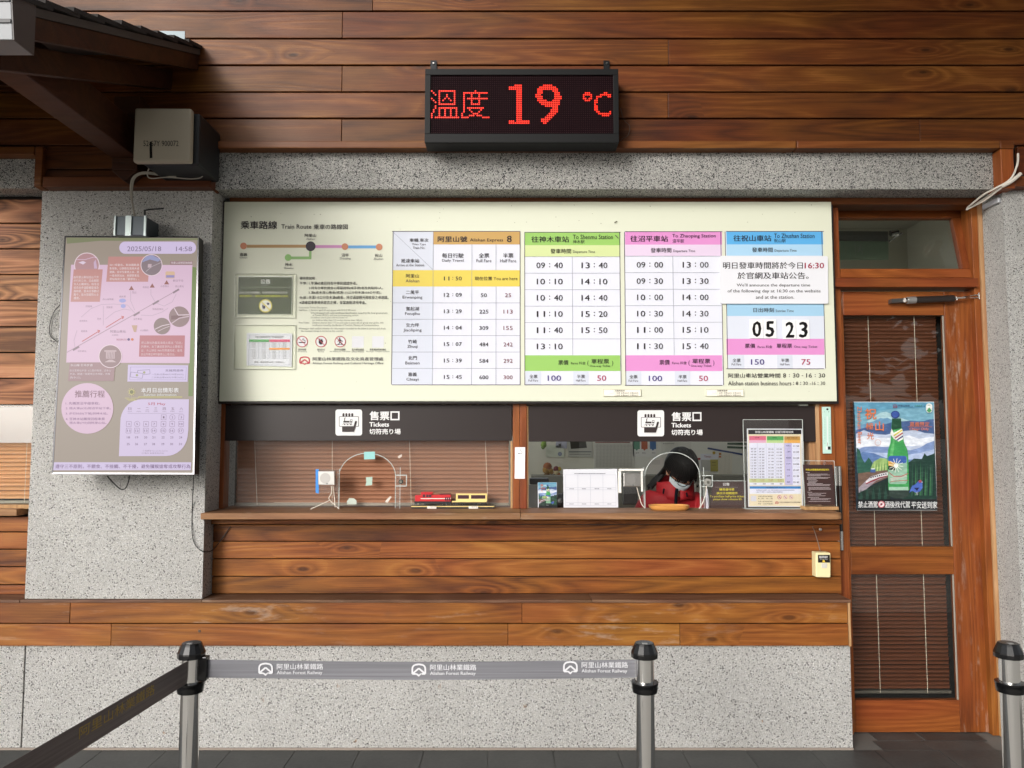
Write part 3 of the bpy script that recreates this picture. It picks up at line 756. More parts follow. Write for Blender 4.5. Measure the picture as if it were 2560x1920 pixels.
# table 4
B.rect(1018, 68, 1908, 1334, '#e6e8f3', 1); B.rect(1018, 68, 1908, 188, '#5fb1ea', 2); B.rect(1018, 188, 1908, 292, '#aed5f0', 2)
B.rect(1018, 735, 1920, 848, '#a6cfea', 2); B.rect(1018, 848, 1920, 1058, '#dde2ef', 2); B.rect(1018, 1058, 1920, 1205, PK, 2)
B.frame(1018, 68, 1914, 1334, 5, BR, 5)
headtext(('往祝山車站', 1082, 1432), None, 'To Zhushan Station', (1456, 1830), '祝山駅', (1456, 1564), -10); dept(1254, 0, 216)
B.text('日出時刻', 1266, 772, 1456, 814, INK, 6, .008); B.text('Sunrise Time', 1472, 788, 1638, 812, INK2, 6)
B.text('票價', 1188, 1102, 1282, 1144, INK, 6, .01); B.text('Fares 料金', 1306, 1118, 1440, 1144, INK, 6); B.text('單程票', 1480, 1102, 1622, 1144, INK, 6, .01); B.text('One way Ticket', 1642, 1120, 1856, 1148, INK2, 6)
farerow(0, 1205, 1334, '150', '75', (1110, 1306, 1556, 1750))
B.text('阿里山車站營業時間', 1034, 1376, 1514, 1418, INK, 6, .01)
for tx, x0, x1 in (('8', 1540, 1568), ('30', 1630, 1690), ('-', 1712, 1726), ('16', 1752, 1806), ('30', 1868, 1928)):
    B.text(tx, x0, 1376 if tx != '-' else 1396, x1, 1416 if tx != '-' else 1401, INK, 6, .008)
B.text('Alishan station business hours', 1034, 1448, 1616, 1488, INK, 6, .006)
for tx, x0, x1 in (('8', 1658, 1680), ('30', 1724, 1768), ('-16', 1786, 1840), ('30', 1886, 1928)): B.text(tx, x0, 1452, x1, 1484, INK, 6, .004)
for x, y in ((1598, 1396), (1836, 1396), (1636, 1468), (1702, 1468), (1862, 1468)):
    B.disc(x, y - 8, 4, INK2, 6, n=8); B.disc(x, y + 10, 4, INK2, 6, n=8)
B.build('blue_timetable', ba)

# --- things fixed on the board
YN = YBRD - .012
nt = thing('departure_notice', 'white announcement plate with 16:30 in red overlapping the blue timetable', 'notice')
S = Sheet((0, YN, 0), (0, -1, 0), *ZD)
c4 = [S.pt(x, y) for x, y in ((955, 293), (1952, 297), (1957, 733), (968, 731))]
tmp = []
for cx, cy, a0 in ((1938, 311, -90), (1943, 719, 0), (978, 719, 90), (972, 308, 180)):
    for i in range(5):
        a = R(a0 + i * 22.5); tmp.append((cx + 15 * math.cos(a), cy + 15 * math.sin(a)))
g = G(); g.prism([S.pt(x, y) for x, y in tmp][::-1], (0, .008, 0), mat('notice_white', '#e7e8ee', .35, k=.9)); g.build('plate', nt)
S.text('明日發車時間將於今日', 986, 350, 1722, 414, INK, 2, .014); S.text('16:30', 1738, 356, 1918, 410, '#9c2445', 2, .018)
S.text('於官網及車站公告。', 1120, 444, 1776, 508, INK, 2, .014)
S.text("We'll announce the departure time", 1112, 548, 1790, 584, INK, 2, .01); S.text('of the following day at 16:30 on the website', 1028, 602, 1886, 640, INK, 2, .01); S.text('and at the station.', 1288, 658, 1642, 690, INK, 2, .01)
S.build('lettering', nt)
YD = YBRD - .007
for a, b, (x0, y0, x1, y1), digs, lab in (('0', '5', (1235, 877, 1480, 1054), ((1256, 1340), (1378, 1460)), 'number card with the sunrise hour, nought five'), ('2', '3', (1537, 883, 1785, 1060), ((1562, 1644), (1686, 1768)), 'number card with the sunrise minutes, twenty three')):
    S = Sheet((0, YD, 0), (0, -1, 0), *ZD)
    o = thing('number_card', lab, 'card', 'number cards of the sunrise time')
    for k, d in enumerate((a, b)):
        xa, xb = (x0, (x0 + x1) / 2 - 1) if k == 0 else ((x0 + x1) / 2 + 1, x1)
        g = G(); ca, cb = S.pt(xa, y0), S.pt(xb, y1); g.box(ca.x, cb.x, YD, YD + .005, cb.z, ca.z, mat('card_white', '#f0f0f0', .4, k=.92)); g.build('card', o, bevel=.0006)
        S.text(d, digs[k][0], y0 + 15, digs[k][1], y1 - 12, '#0c0a0c', 2, .03); S.build('digit', o)
for x0, lab in ((1508, 'small cream ticket strip under the green timetable'), (1764.6, 'small cream ticket strip under the pink timetable')):
    S = Sheet((0, YBRD - .006, 0), (0, -1, 0), x0, 973, .2712)
    o = thing('ticket_strip', lab, 'sticker', 'ticket strips on the board bottom')
    g = G(); g.box(S.pt(0, 0).x, S.pt(350, 0).x, YBRD - .006, YBRD - .0004, S.pt(0, 66).z, S.pt(0, 0).z, mat('strip_cream', '#f0ecdc', .4)); g.build('strip', o, bevel=.0006)
    S.frame(2, 2, 348, 64, 3, '#b9b59c', 2)
    S.poly([(10, 24), (52, 18), (56, 46), (14, 52)], '#f0f0f4', 2); S.poly([(48, 16), (92, 10), (96, 38), (54, 42)], '#e8e8ee', 3)
    S.text('支線周遊券', 104, 6, 200, 22, INK, 3, .01); S.text('一日券 全票400元 半票200元', 104, 28, 325, 42, INK2, 3); S.text('二日券 全票500元 半票250元', 104, 48, 325, 62, INK2, 3)
    S.build('lettering', o)
# --- plastic pockets
def pocket(name, lab, corners, seed):
    o = thing(name, lab, 'sign holder', 'clear plastic pockets on the left of the board')
    S = Sheet((0, YBRD - .010, 0), (0, -1, 0), *ZB)
    c = [S.pt(*p) for p in corners]
    g = G(); g.slab(c, (0, .0012, 0), MATS['pocket_film']); g.build('film', o)
    g = G(); cc = c + [c[0]]
    for a, b in zip(cc[:-1], cc[1:]): g.cyl(a, b, .0022, mat('pocket_edge', '#d9dccb', .2), 6)
    g.build('edge', o)
    return o, S
glassmat('pocket_film', (.985, .99, .975), 1.0, .03, 0.0, 1.12)
o, S = pocket('sign_pocket', 'clear pocket with a dark green notice and yellow dog symbol', [(140, 120), (900, 124), (890, 672), (136, 668)], 1)
S = Sheet((0, YBRD - .006, 0), (0, -1, 0), *ZB)
S.rect(176, 152, 856, 634, '#e6e8e2', 1); S.rect(178, 166, 850, 630, '#3f4a2c', 2)
S.text('公告', 456, 190, 584, 250, '#f2f2f0', 4, .02); S.text('Notice', 492, 258, 548, 270, '#c9cabf', 4); S.rect(200, 289, 850, 294, '#aab09a', 4)
S.text('為防止疫犬病擾動，並確保寵物及民生安全', 190, 344, 800, 374, '#e8e8e0', 4, .01); S.text('請勿攜帶犬、貓及其他哺乳類動物進入車站', 196, 388, 806, 418, '#dfe04a', 4, .01)
S.disc(522, 526, 84, '#dccf5c', 4); S.disc(522, 526, 70, '#f1efe2', 5); S.poly([(478, 515), (492, 510), (500, 528), (516, 524), (520, 545), (512, 570), (504, 556), (488, 572), (484, 550)], '#2b2240', 6)
S.poly([(534, 488), (560, 486), (572, 500), (562, 516), (546, 512)], '#2b2240', 6); S.line(470, 474, 574, 578, 12, '#e3d24e', 7)
S.build('notice_sheet', o)
o, S = pocket('sign_pocket', 'clear pocket holding a small white printed timetable', [(128, 762), (894, 766), (884, 1318), (116, 1316)], 2)
S = Sheet((0, YBRD - .006, 0), (0, -1, 0), *ZB)
S.poly([(284, 868), (858, 872), (850, 1292), (282, 1276)], '#e6e7f2', 1)
S.frame(312, 892, 832, 1268, 3, '#7e8296', 3)
S.text('阿里山林業鐵路沼平線、神木線發車時刻表', 392, 904, 748, 930, INK2, 4)
S.rect(316, 948, 568, 980, '#4f9e56', 3); S.rect(568, 948, 830, 980, '#d9557d', 3); S.rect(568, 1054, 826, 1078, '#eea24e', 4)
for i in range(12): S.rect(316, 982 + i * 18.4, 830, 984 + i * 18.4, '#b9bccb', 3)
for x in (436, 568, 694): S.rect(x - 1.5, 982, x + 1.5, 1190, '#9a9db0', 3.5)
for i in range(12):
    if i == 4: continue
    for x in (374, 502, 630, 760): S.text('%02d:%02d' % (9 + i // 2, (i * 30 + 10) % 60), x - 22, 986 + i * 17.4, x + 22, 997 + i * 17.4, INK2, 4)
S.text('票價：單程全票100元，半票50元。', 380, 1222, 760, 1246, INK2, 4)
S.build('timetable_sheet', o)
# dirt specks on the board
S = Sheet((0, YBRD, 0), (0, -1, 0))
rr_ = random.Random(5)
for i in range(60):
    x, y = rr_.uniform(565, 2070), rr_.choice([rr_.uniform(512, 575), rr_.uniform(512, 995)])
    S.disc(x, y, rr_.uniform(.5, 1.3), '#8c8b72', .6, n=6)
S.path([(1538, 588), (1546, 596)], 2, '#5d5a4c', 8); S.path([(1536, 557), (1543, 553)], 2.6, '#6d6a55', 8)
S.build('dirt_specks', ba)['kind'] = 'stuff'

# ================================================================ brown ticket header signs
M_BROWN = mat('header_brown', '#4a3f3e', .35, k=.38, spec=.3)
for (u0, u1, v0, v1), (ox, oy), lab in (((558, 1279.5, 1013, 1102), (540, 1000), 'dark brown Tickets header sign over the closed window with the blind'),
                                       ((1322, 2041, 1015, 1104), (455 + 1380 - 540 + 0.0 - 0.0, 0), 'dark brown Tickets header sign over the staffed window')):
    o = thing('ticket_sign', lab, 'sign', 'ticket window header signs')
    YS = YF + .008
    g = G(); g.pbox(u0, v0, u1, v1, YS, YS + .012, M_BROWN); g.build('panel', o, bevel=.001)
    if ox == 540: S = Sheet((0, YS, 0), (0, -1, 0), 540, 1000, .23508)
    else: S = Sheet((0, YS, 0), (0, -1, 0), 1380 - 361.5 * .23508, 1000 + 8.5 * .23508, .23508)
    WH = '#eeeeee'; DK = '#3a3030'
    S.rrect(1270, 100, 1554, 378, 26, WH, 1)
    for x in (1356, 1387, 1418, 1449): S.rrect(x - 11, 140, x + 11, 178, 10.9, DK, 2)
    S.rrect(1308, 174, 1519, 283, 10, DK, 3); S.rrect(1313, 179, 1514, 278, 8, WH, 4)
    S.rect(1356, 222, 1420, 240, DK, 5); S.disc(1362, 231, 9, DK, 5.2, n=12); S.path([(1368, 222), (1368, 192), (1378, 190)], 8, DK, 5)
    S.rect(1426, 207, 1450, 240, DK, 5); S.rect(1431, 212, 1446, 226, WH, 6)
    for x in (1368, 1400, 1432): S.disc(x, 258, 8, DK, 5, n=12)
    S.path([(1346, 262), (1360, 246)], 4, DK, 5); S.path([(1380, 246), (1390, 256)], 5, DK, 5); S.path([(1412, 246), (1422, 256)], 5, DK, 5); S.path([(1438, 248), (1446, 262)], 5, DK, 5)
    S.poly([(1341, 284), (1462, 284), (1478, 226), (1492, 220), (1500, 232), (1466, 338), (1341, 338)], DK, 7)
    S.text('售票', 1632, 118, 1844, 216, WH, 2, .035); S.frame(1862, 128, 1944, 208, 15, WH, 2)
    S.text('Tickets', 1630, 234, 1840, 284, WH, 2, .035); S.text('切符売り場', 1630, 304, 1964, 366, WH, 2, .03)
    S.build('lettering', o)
# ================================================================ LED temperature sign
led = thing('led_sign', 'black framed LED temperature sign glowing red on the timber wall', 'sign')
YLED = 3.585
g = G()
x0, x1 = xat(1062, 265, YLED), xat(1547, 265, YLED); z0, z1 = zat(356, YLED), zat(172, YLED)
M_CASE = mat('led_case', '#0c0d0e', .5, spec=.25)
g.box(x0, x1, YLED + .012, YU - .012, z0, z1, M_CASE); g.build('case', led, bevel=.004)
sx0, sx1 = xat(1076, 265, YLED), xat(1534, 265, YLED); sz0, sz1 = zat(334, YLED), zat(187, YLED)
g = G()
g.box(x0, x1, YLED, YLED + .0118, sz1, z1, M_CASE); g.box(x0, x1, YLED, YLED + .0118, z0, sz0, M_CASE)
g.box(x0, sx0, YLED, YLED + .0118, sz0, sz1, M_CASE); g.box(sx1, x1, YLED, YLED + .0118, sz0, sz1, M_CASE)
g.build('frame', led, bevel=.0015)
g = G(); g.box(sx0, sx1, YLED + .009, YLED + .0116, sz0, sz1, mat('led_panel', '#12070a', .8, spec=.05)); g.build('panel', led)
S = Sheet((0, YLED + .009, 0), (0, -1, 0), 850, 0, .38879)
tris = []
def addtxt(tx, x0_, y0_, x1_, y1_, bold=0.0):
    vs_, fs, a, b, lo, hi = textmesh(tx)
    for dx in ((0,) if not bold else (-bold, 0, bold)):
        pp = [(x0_ + (x + dx - a) / (b - a) * (x1_ - x0_), y1_ - (y - lo) / (hi - lo) * (y1_ - y0_)) for x, y in vs_]
        for f in fs:
            for i in range(1, len(f) - 1): tris.append((pp[f[0]], pp[f[i]], pp[f[i + 1]]))
GW = ['X...XXXXXXXXX..', '.X..X.......X..', '..X.X...X...X..', '....X...X...X..', 'X...X..X.X..X..', '.X..X.X...X.X..', '..X.X.......X..', '....XXXXXXXXX..', '..X............', '..X.XXXXXXXXXX.', '.X..X..X..X..X.', '.X..X..X..X..X.', 'X...X..X..X..X.', 'X...X..X..X..X.', 'X.XXXXXXXXXXXXX']
GD = ['.......X.......', '.XXXXXXXXXXXXX.', '.X...X...X.....', '.X...X...X.....', '.X.XXXXXXXXXXX.', '.X...X...X.....', '.X...X...X.....', '.X...XXXXX.....', '.X.............', '.X.XXXXXXXXX...', '.X..X.....X....', '.X...X...X.....', 'X.....XXX......', 'X...XXX.XXX....', 'XXXX.......XXXX']
addtxt('9', 1258, 538, 1424, 800, 0); addtxt('C', 1632, 596, 1742, 752, 0)
def inside(x, y):
    for a, b, c in tris:
        if min(a[0], b[0], c[0]) - .1 > x or max(a[0], b[0], c[0]) + .1 < x or min(a[1], b[1], c[1]) > y or max(a[1], b[1], c[1]) < y: continue
        d1 = (x - b[0]) * (a[1] - b[1]) - (a[0] - b[0]) * (y - b[1]); d2 = (x - c[0]) * (b[1] - c[1]) - (b[0] - c[0]) * (y - c[1]); d3 = (x - a[0]) * (c[1] - a[1]) - (c[0] - a[0]) * (y - a[1])
        if not (((d1 < 0) or (d2 < 0) or (d3 < 0)) and ((d1 > 0) or (d2 > 0) or (d3 > 0))): return True
    if 1128 < x < 1172 and 540 < y < 785: return 1140 < x or (y < 575 and x > 1100)
    if 1088 < x < 1140 and 560 < y < 583: return True
    if 1088 < x < 1216 and 780 < y < 800: return True
    r_ = math.hypot(x - 1592, (y - 624) * 1.0)
    return 14 < r_ < 30
M_LIT = mat('led_lit', '#400404', .4, emit='#ff1a10', estr=1.5); M_LITC = mat('led_core', '#400404', .4, emit='#ff9040', estr=1.3); M_UNLIT = mat('led_unlit', '#54282e', .5)
NX, NY = 96, 31
lit = G(); unl = G(); core = G()
for j in range(NY):
    for i in range(NX):
        x = 584 + (i + .5) * (1756 - 584) / NX; y = 482 + (j + .5) * (858 - 482) / NY
        on = inside(x, y) or (x > 1000 and inside(x + 2.5, y + 1.5))
        gj = j - 8
        if 0 <= gj < 15: on = on or (0 <= i < 15 and GW[gj][i] == 'X') or (0 <= i - 16 < 15 and GD[gj][i - 16] == 'X')
        p = S.pt(x, y, 2)
        q = .0040 if on else .00115
        t_ = lit if on else unl
        t_.poly([(p.x + q * math.cos(R(60 * k)), p.y, p.z + q * math.sin(R(60 * k))) for k in range(6)], M_LIT if on else M_UNLIT)
        if on:
            q = .0011
            core.poly([(p.x + q * math.cos(R(60 * k)), p.y - .0004, p.z + q * math.sin(R(60 * k))) for k in range(6)], M_LITC)
for gg, nm in ((lit, 'lit_diodes'), (unl, 'unlit_diodes'), (core, 'diode_cores')): gg.build(nm, led)['kind'] = 'stuff'
for u in (1084, 1516):
    g = G(); c0 = P(u, 154, YU - .004); g.box(c0.x - .015, c0.x + .015, YU - .008, YU - .0035, z1 - .02, c0.z + .004, mat('dark_metal', '#2c2d2f', .4, .8))
    g.cyl((c0.x, YU - .014, c0.z - .012), (c0.x, YU - .006, c0.z - .012), .0045, STEEL, 8); g.build('hanger', led)
g = G(); g.tube([P(1551, 270, 3.66), P(1560, 300, 3.69), P(1574, 315, 3.7), P(1570, 338, 3.7), P(1556, 346, 3.69), P(1552, 352, 3.66)], .0015, mat('thin_cable', '#4a3f38', .5), 6); g.build('cable', led)

# ================================================================ information screen on the pier
pt_ = P(329, 590, 3.655); pb_ = P(307, 1186, 3.545)
up_ = (pt_ - pb_).normalized(); rt_ = Vector((1, 0, 0)); nrm = rt_.cross(up_); nrm = nrm if nrm.y < 0 else -nrm
nrm = (nrm - rt_ * nrm.dot(rt_)).normalized()
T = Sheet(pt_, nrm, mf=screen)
tv = thing('information_screen', 'tall wall mounted screen with pale pink route map and calendar', 'screen')
c4 = [T.pt(161, 590), T.pt(497, 591), T.pt(485.5, 1186), T.pt(129, 1185)]
bk = -nrm * .055
M_TVF = mat('screen_bezel', '#2a2a2e', .3, .5); M_TVL = mat('screen_bezel_light', '#8d8c90', .3, .6)
g = G(); g.slab([p + (-nrm) * .004 for p in c4], bk, M_BLACK); g.build('case', tv, bevel=.003)
def inset(c, d):
    tl, tr, br, bl = c; r1 = (tr - tl).normalized(); r2 = (br - bl).normalized(); d1 = (bl - tl).normalized(); d2 = (br - tr).normalized()
    return [tl + r1 * d + d1 * d, tr - r1 * d + d2 * d, br - r2 * d - d2 * d, bl + r2 * d - d1 * d]
ci = inset(c4, .007)
g = G()
for i, m in ((0, M_TVF), (1, M_TVL), (2, M_TVL), (3, M_TVF)):
    j = (i + 1) % 4; g.prism([c4[i], c4[j], ci[j], ci[i]], -nrm * .0036, m)
g.build('bezel', tv)
g = G(); g.slab([p + T.n * -.0015 for p in ci], -nrm * .002, screen('#a3968a')); g.build('display', tv)  # background tone carries the reflection on the screen, painted in
PI = '#dcbcd2'; LI = '#d2c3e4'; BR2 = '#c48f8a'; TX = '#94808e'; RB = '#b8747c'
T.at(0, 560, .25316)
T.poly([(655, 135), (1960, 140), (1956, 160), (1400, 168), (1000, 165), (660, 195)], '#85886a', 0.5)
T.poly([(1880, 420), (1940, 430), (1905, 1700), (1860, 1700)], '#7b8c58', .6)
T.rrect(1178, 174, 1936, 294, 58, '#d6c6e6', 2); T.text('2025/05/18', 1256, 220, 1592, 270, '#8d7f97', 4, .01); T.text('14:58', 1738, 222, 1896, 270, '#8d7f97', 4, .01)
T.poly([(702, 402), (1900, 405), (1872, 1375), (654, 1368)], PI, 1)
T.rect(1680, 366, 1902, 402, '#9e7f84', 2); T.text('阿里山遊憩區路線圖', 1690, 372, 1896, 394, '#e6d9dd', 4)
T.disc(858, 408, 126, '#ead4dc', 2.2); T.disc(858, 408, 118, '#b89094', 2.4); T.path([(760, 350), (840, 352), (930, 325), (960, 340)], 6, '#dcbcd2', 3); T.poly([(775, 380), (820, 365), (850, 380), (820, 400)], '#e2cfe0', 3); T.poly([(925, 380), (945, 350), (960, 440), (930, 440)], '#cdb0c8', 3)
T.rect(712, 448, 1000, 768, BR2, 3)
for i, t in enumerate(['由阿里山車站往山下方', '步行約三分，沿途景觀', '令人心曠神怡，秋冬日', '從月台步道觀看雲海及', '森林風，雲海日落變幻', '萬千，曾大受國際人士', '讚賞。']):
    T.text(t, 728, 512 + i * 34.5, 728 + (246 if i < 6 else 60), 538 + i * 34.5, '#ecdde0', 5)
T.rect(1060, 322, 1472, 570, BR2, 3); T.disc(1496, 406, 108, '#ead4dc', 4); T.disc(1496, 406, 101, '#8e7e84', 4.4)
T.poly([(1400, 380), (1440, 320), (1500, 305), (1590, 350), (1560, 372), (1480, 350)], '#9ea0c4', 5); T.path([(1440, 470), (1500, 420), (1590, 380)], 8, '#b0a2a8', 5); T.rect(1460, 395, 1496, 430, '#c8b2ba', 5.2)
for i, t in enumerate(['2011年動念，取自鐵軌意', '象意象，以鋼筋及高高木道', '建構，從半空車視上去，是', '一座高架站台，為觀景車站', '原站有民之森「觀景台」。']):
    T.text(t, 1082, 392 + i * 35, 1374, 416 + i * 35, '#ecdde0', 5)
T.line(660, 1268, 1760, 648, 6, '#a8919c', 3)
for x, y in ((750, 1228), (1348, 888), (1538, 776), (1738, 662)): T.line(x - 30, y + 18, x + 30, y - 18, 18, '#8f7c86', 4)
for pts in ([(800, 920), (900, 835), (1000, 795), (1120, 790), (1260, 800), (1330, 880)], [(1040, 940), (1130, 870), (1220, 840), (1290, 850)], [(1490, 640), (1490, 700), (1540, 780), (1620, 810), (1700, 770), (1740, 690)], [(1390, 900), (1500, 905), (1600, 870), (1660, 830)], [(1020, 810), (1020, 1000)], [(740, 1220), (730, 1150), (760, 1050)], [(1290, 660), (1290, 760), (1330, 850)]):
    T.path(pts, 4, '#b8a4b4', 2.5)
for x0, y0, x1, y1 in ((810, 1160, 985, 1052), (1045, 1022, 1222, 914)):
    T.line(x0, y0, x1, y1, 7, '#c4655c', 4); T.line(x1, y1, x1 - 26, y1 - 4, 7, '#c4655c', 4.3); T.line(x1, y1, x1 - 14, y1 + 24, 7, '#c4655c', 4.6)
T.disc(1210, 756, 34, '#a3a4d8', 3, 20); T.disc(1216, 810, 25, '#a3a4d8', 3, 20)
for x, y in ((1298, 632), (1504, 608), (1646, 576)): T.poly([(x - 26, y + 20), (x, y - 22), (x + 24, y + 20)], '#96625c', 4)
T.rrect(1634, 468, 1726, 538, 14, '#d9b79a', 3); T.rect(1640, 505, 1722, 530, '#9a8fc0', 3.5)
for t, x0, y0, x1, y1 in (('玉山', 1304, 662, 1344, 686), ('對高岳', 1410, 614, 1470, 634), ('小笠原山', 1584, 604, 1668, 624), ('觀日平台', 1708, 548, 1810, 570), ('祝山車站', 1730, 604, 1814, 626), ('對高岳車站', 1506, 830, 1612, 850), ('沼平車站', 1316, 928, 1400, 948), ('姊妹潭', 1178, 706, 1240, 726), ('高山植物園', 1014, 734, 1120, 752), ('受鎮宮', 1050, 812, 1110, 832), ('四姊妹', 846, 802, 910, 822), ('香林神木', 784, 948, 862, 966), ('巨木', 962, 926, 998, 948), ('慈雲寺', 800, 1048, 860, 1068), ('水山療養所', 1384, 1040, 1464, 1060), ('神木車站', 766, 1246, 850, 1264)):
    T.text(t, x0, y0, x1, y1, TX, 5)
T.text('阿里山車站', 1088, 1048, 1240, 1074, TX, 5, .01); T.text('主車站', 1104, 1088, 1166, 1104, TX, 5); T.text('車站往神木方向', 1150, 1130, 1250, 1152, '#a04a58', 5)
T.disc(1270, 1140, 13, '#5d4a7a', 5); T.disc(1306, 1140, 13, '#cf7448', 5)
T.disc(1600, 1008, 82, '#8c7876', 4); T.path([(1530, 1040), (1600, 1005), (1675, 990)], 8, '#dcc6d0', 5); T.path([(1560, 1060), (1620, 1030), (1675, 1010)], 5, '#dcc6d0', 5)
T.disc(1770, 915, 102, '#92797a', 4.2); T.path([(1720, 830), (1760, 900), (1868, 895)], 9, '#dcc6d0', 5); T.path([(1690, 985), (1770, 930), (1868, 912)], 10, '#cbb3bd', 5); T.poly([(1690, 905), (1800, 900), (1800, 930), (1690, 945)], '#7b5c60', 4.8)
T.poly([(1300, 1000), (1356, 1000), (1344, 1066), (1322, 1066)], '#c1a088', 4)
T.poly([(1380, 1100), (1826, 1100), (1820, 1310), (1372, 1310)], RB, 3)
for i, t in enumerate(['原山車站為最高海拔火車站「日出」', '的勝地，為了讓遊客享到山上觀看日', '出，水山線在1986年開通完成，看見', '日出列車延伸到最高山上看日出。']): T.text(t, 1396, 1160 + i * 38, 1800 - (i == 3) * 70, 1186 + i * 38, '#e6cdd2', 5)
T.disc(1090, 1306, 116, '#ead4dc', 5); T.disc(1090, 1306, 109, '#9a7f82', 5.4)
T.poly([(1030, 1245), (1150, 1245), (1150, 1262), (1134, 1262), (1134, 1330), (1046, 1330), (1046, 1262), (1030, 1262)], '#c2a9ae', 6); T.rect(1060, 1268, 1122, 1325, '#a3888c', 6.5)
for i in range(4): T.rect(1066 + i * 15, 1268, 1071 + i * 15, 1325, '#d6c2c8', 7)
T.poly([(1030, 1365), (1080, 1340), (1110, 1340), (1150, 1365)], '#c9b2b6', 6)
T.rect(680, 1366, 1130, 1550, '#a5868a', 4) ; T.text('水山線 巨木步道', 696, 1382, 916, 1406, '#eadfe2', 7, .01)
for i, t in enumerate(['自主里車站步道1.6公里的路線，沿水山', '步道，經過一段愛情巨木神殿，式場', '為水山。']): T.text(t, 690, 1436 + i * 34, 690 + (405, 398, 110)[i], 1458 + i * 34, '#e0d2d8', 7)
T.poly([(1264, 1390), (1858, 1396), (1852, 1558), (1258, 1556)], LI, 3); T.frame(1284, 1412, 1836, 1538, 3, '#a597b8', 5)
T.path([(1292, 1462), (1412, 1476), (1404, 1524), (1286, 1510), (1292, 1462)], 4, '#8d8497', 5); T.path([(1356, 1470), (1360, 1446), (1478, 1438), (1482, 1480), (1414, 1488)], 4, '#8d8497', 5); T.disc(1352, 1493, 12, '#a4a27c', 5); T.disc(1424, 1466, 12, '#a4a27c', 5)
T.text('支線周遊券', 1632, 1434, 1812, 1458, '#7d7187', 6, .012); T.text('一日券(全票400元/半票200元)', 1498, 1476, 1812, 1496, '#8d8497', 6); T.text('二日券(全票500元/半票250元)', 1496, 1506, 1812, 1526, '#8d8497', 6)
T.at(0, 860, .25316)
T.disc(862, 636, 256, PI, 3, 250, 40)
T.text('推薦行程', 738, 458, 1034, 528, '#8e6f7c', 5, .016)
for i, (t, x1) in enumerate([('1. 先購買沼平線車程。', 985), ('2. 搭火車(6分)到沼平站下車。', 1094), ('3. 步行50分(下坡)到神木站。', 1064), ('4. 至神木站購買回程車票', 1034), ('搭火車(7分)回阿里山站。', 1050)]):
    y = 572 + (0, 50, 102, 154, 194)[i]
    T.text(t, 648 if i < 4 else 686, y, x1, y + 28, '#8b6f8e', 5, .01)
T.disc(1300, 474, 26, '#d8cf84', 3); T.disc(1300, 474, 20, '#7d7d5a', 3.4)
for i in range(12):
    a = R(i * 30); T.line(1300 + 31 * math.cos(a), 474 + 31 * math.sin(a), 1300 + 41 * math.cos(a), 474 + 41 * math.sin(a), 4, '#d8cf84', 3)
for x0, x1, y in ((1232, 1280, 534), (1290, 1370, 534), (1250, 1336, 546), (1265, 1350, 556)): T.rect(x0, y - 2, x1, y + 2, '#d8cf84', 3)
T.rect(1364, 520, 1800, 527, '#cfc76e', 3)
T.text('本月日出情形表', 1394, 432, 1766, 480, '#eceaea', 5, .018); T.text('Sunrise information', 1418, 488, 1742, 514, '#dcdcd6', 5, .01)
# leaf shaped calendar panel
pts = [(1866, 546)] + [(1860, 850)] + [(1640 + 215 * math.cos(R(a)), 880 + 226 * math.sin(R(a))) for a in range(10, 91, 10)] + [(1174, 1108), (1188, 780)] + [(1400 - 212 * math.cos(R(a)), 770 - 224 * math.sin(R(a))) for a in range(10, 91, 10)]
T.poly(pts, '#d4c4e2', 3)
T.text('5月 May', 1462, 576, 1634, 610, '#b8505e', 5, .012)
xs = [1270, 1352, 1440, 1520, 1612, 1698, 1786]
for x, a, e in zip([1282, 1372, 1454, 1538, 1622, 1706, 1790], '日一二三四五六', ('SUN.', 'MON.', 'TUE.', 'WED.', 'THU.', 'FRI.', 'SAT.')):
    T.text(a, x - 15, 626 if a != '一' else 636, x + 15, 652 if a != '一' else 640, '#84707f', 5, .01); T.text(e, x - 22, 660, x + 22, 672, '#9a8a9c', 5)
T.rect(1260, 684, 1806, 687, '#a597b0', 5)
for d in range(1, 32):
    k = d + 3; r_, c_ = divmod(k, 7); x = xs[c_] + (8 - 2.2 * r_ if c_ < 7 else 0) - 4; y = 724 + r_ * 66
    w_ = 8 if d < 10 else 15
    T.text(str(d), x - w_, y - 11, x + w_, y + 11, '#7c6a80', 6, .01)
    if d in (2, 5, 14, 15, 16, 17): T.ring(x, y, 27, 3.5, '#9a85a0', 5, n=20)
    elif d < 14: T.frame(x - 24, y - 25, x + 24, y + 24, 3.5, '#9a85a0', 5)
T.text('○ 有雲海 Can see the sunrise', 1410, 1046, 1654, 1062, '#9a8a9c', 5); T.text('□ 陰天 未能見到日出', 1400, 1070, 1616, 1086, '#9a8a9c', 5)
T.rect(530, 1168, 1886, 1246, LI, 3)
T.text('遵守三不原則，不餵食、不接觸、不干擾，避免獼猴搶奪或攻擊行為', 546, 1188, 1880, 1230, '#6f5478', 5, .01)
T.build('screen_graphics', tv)
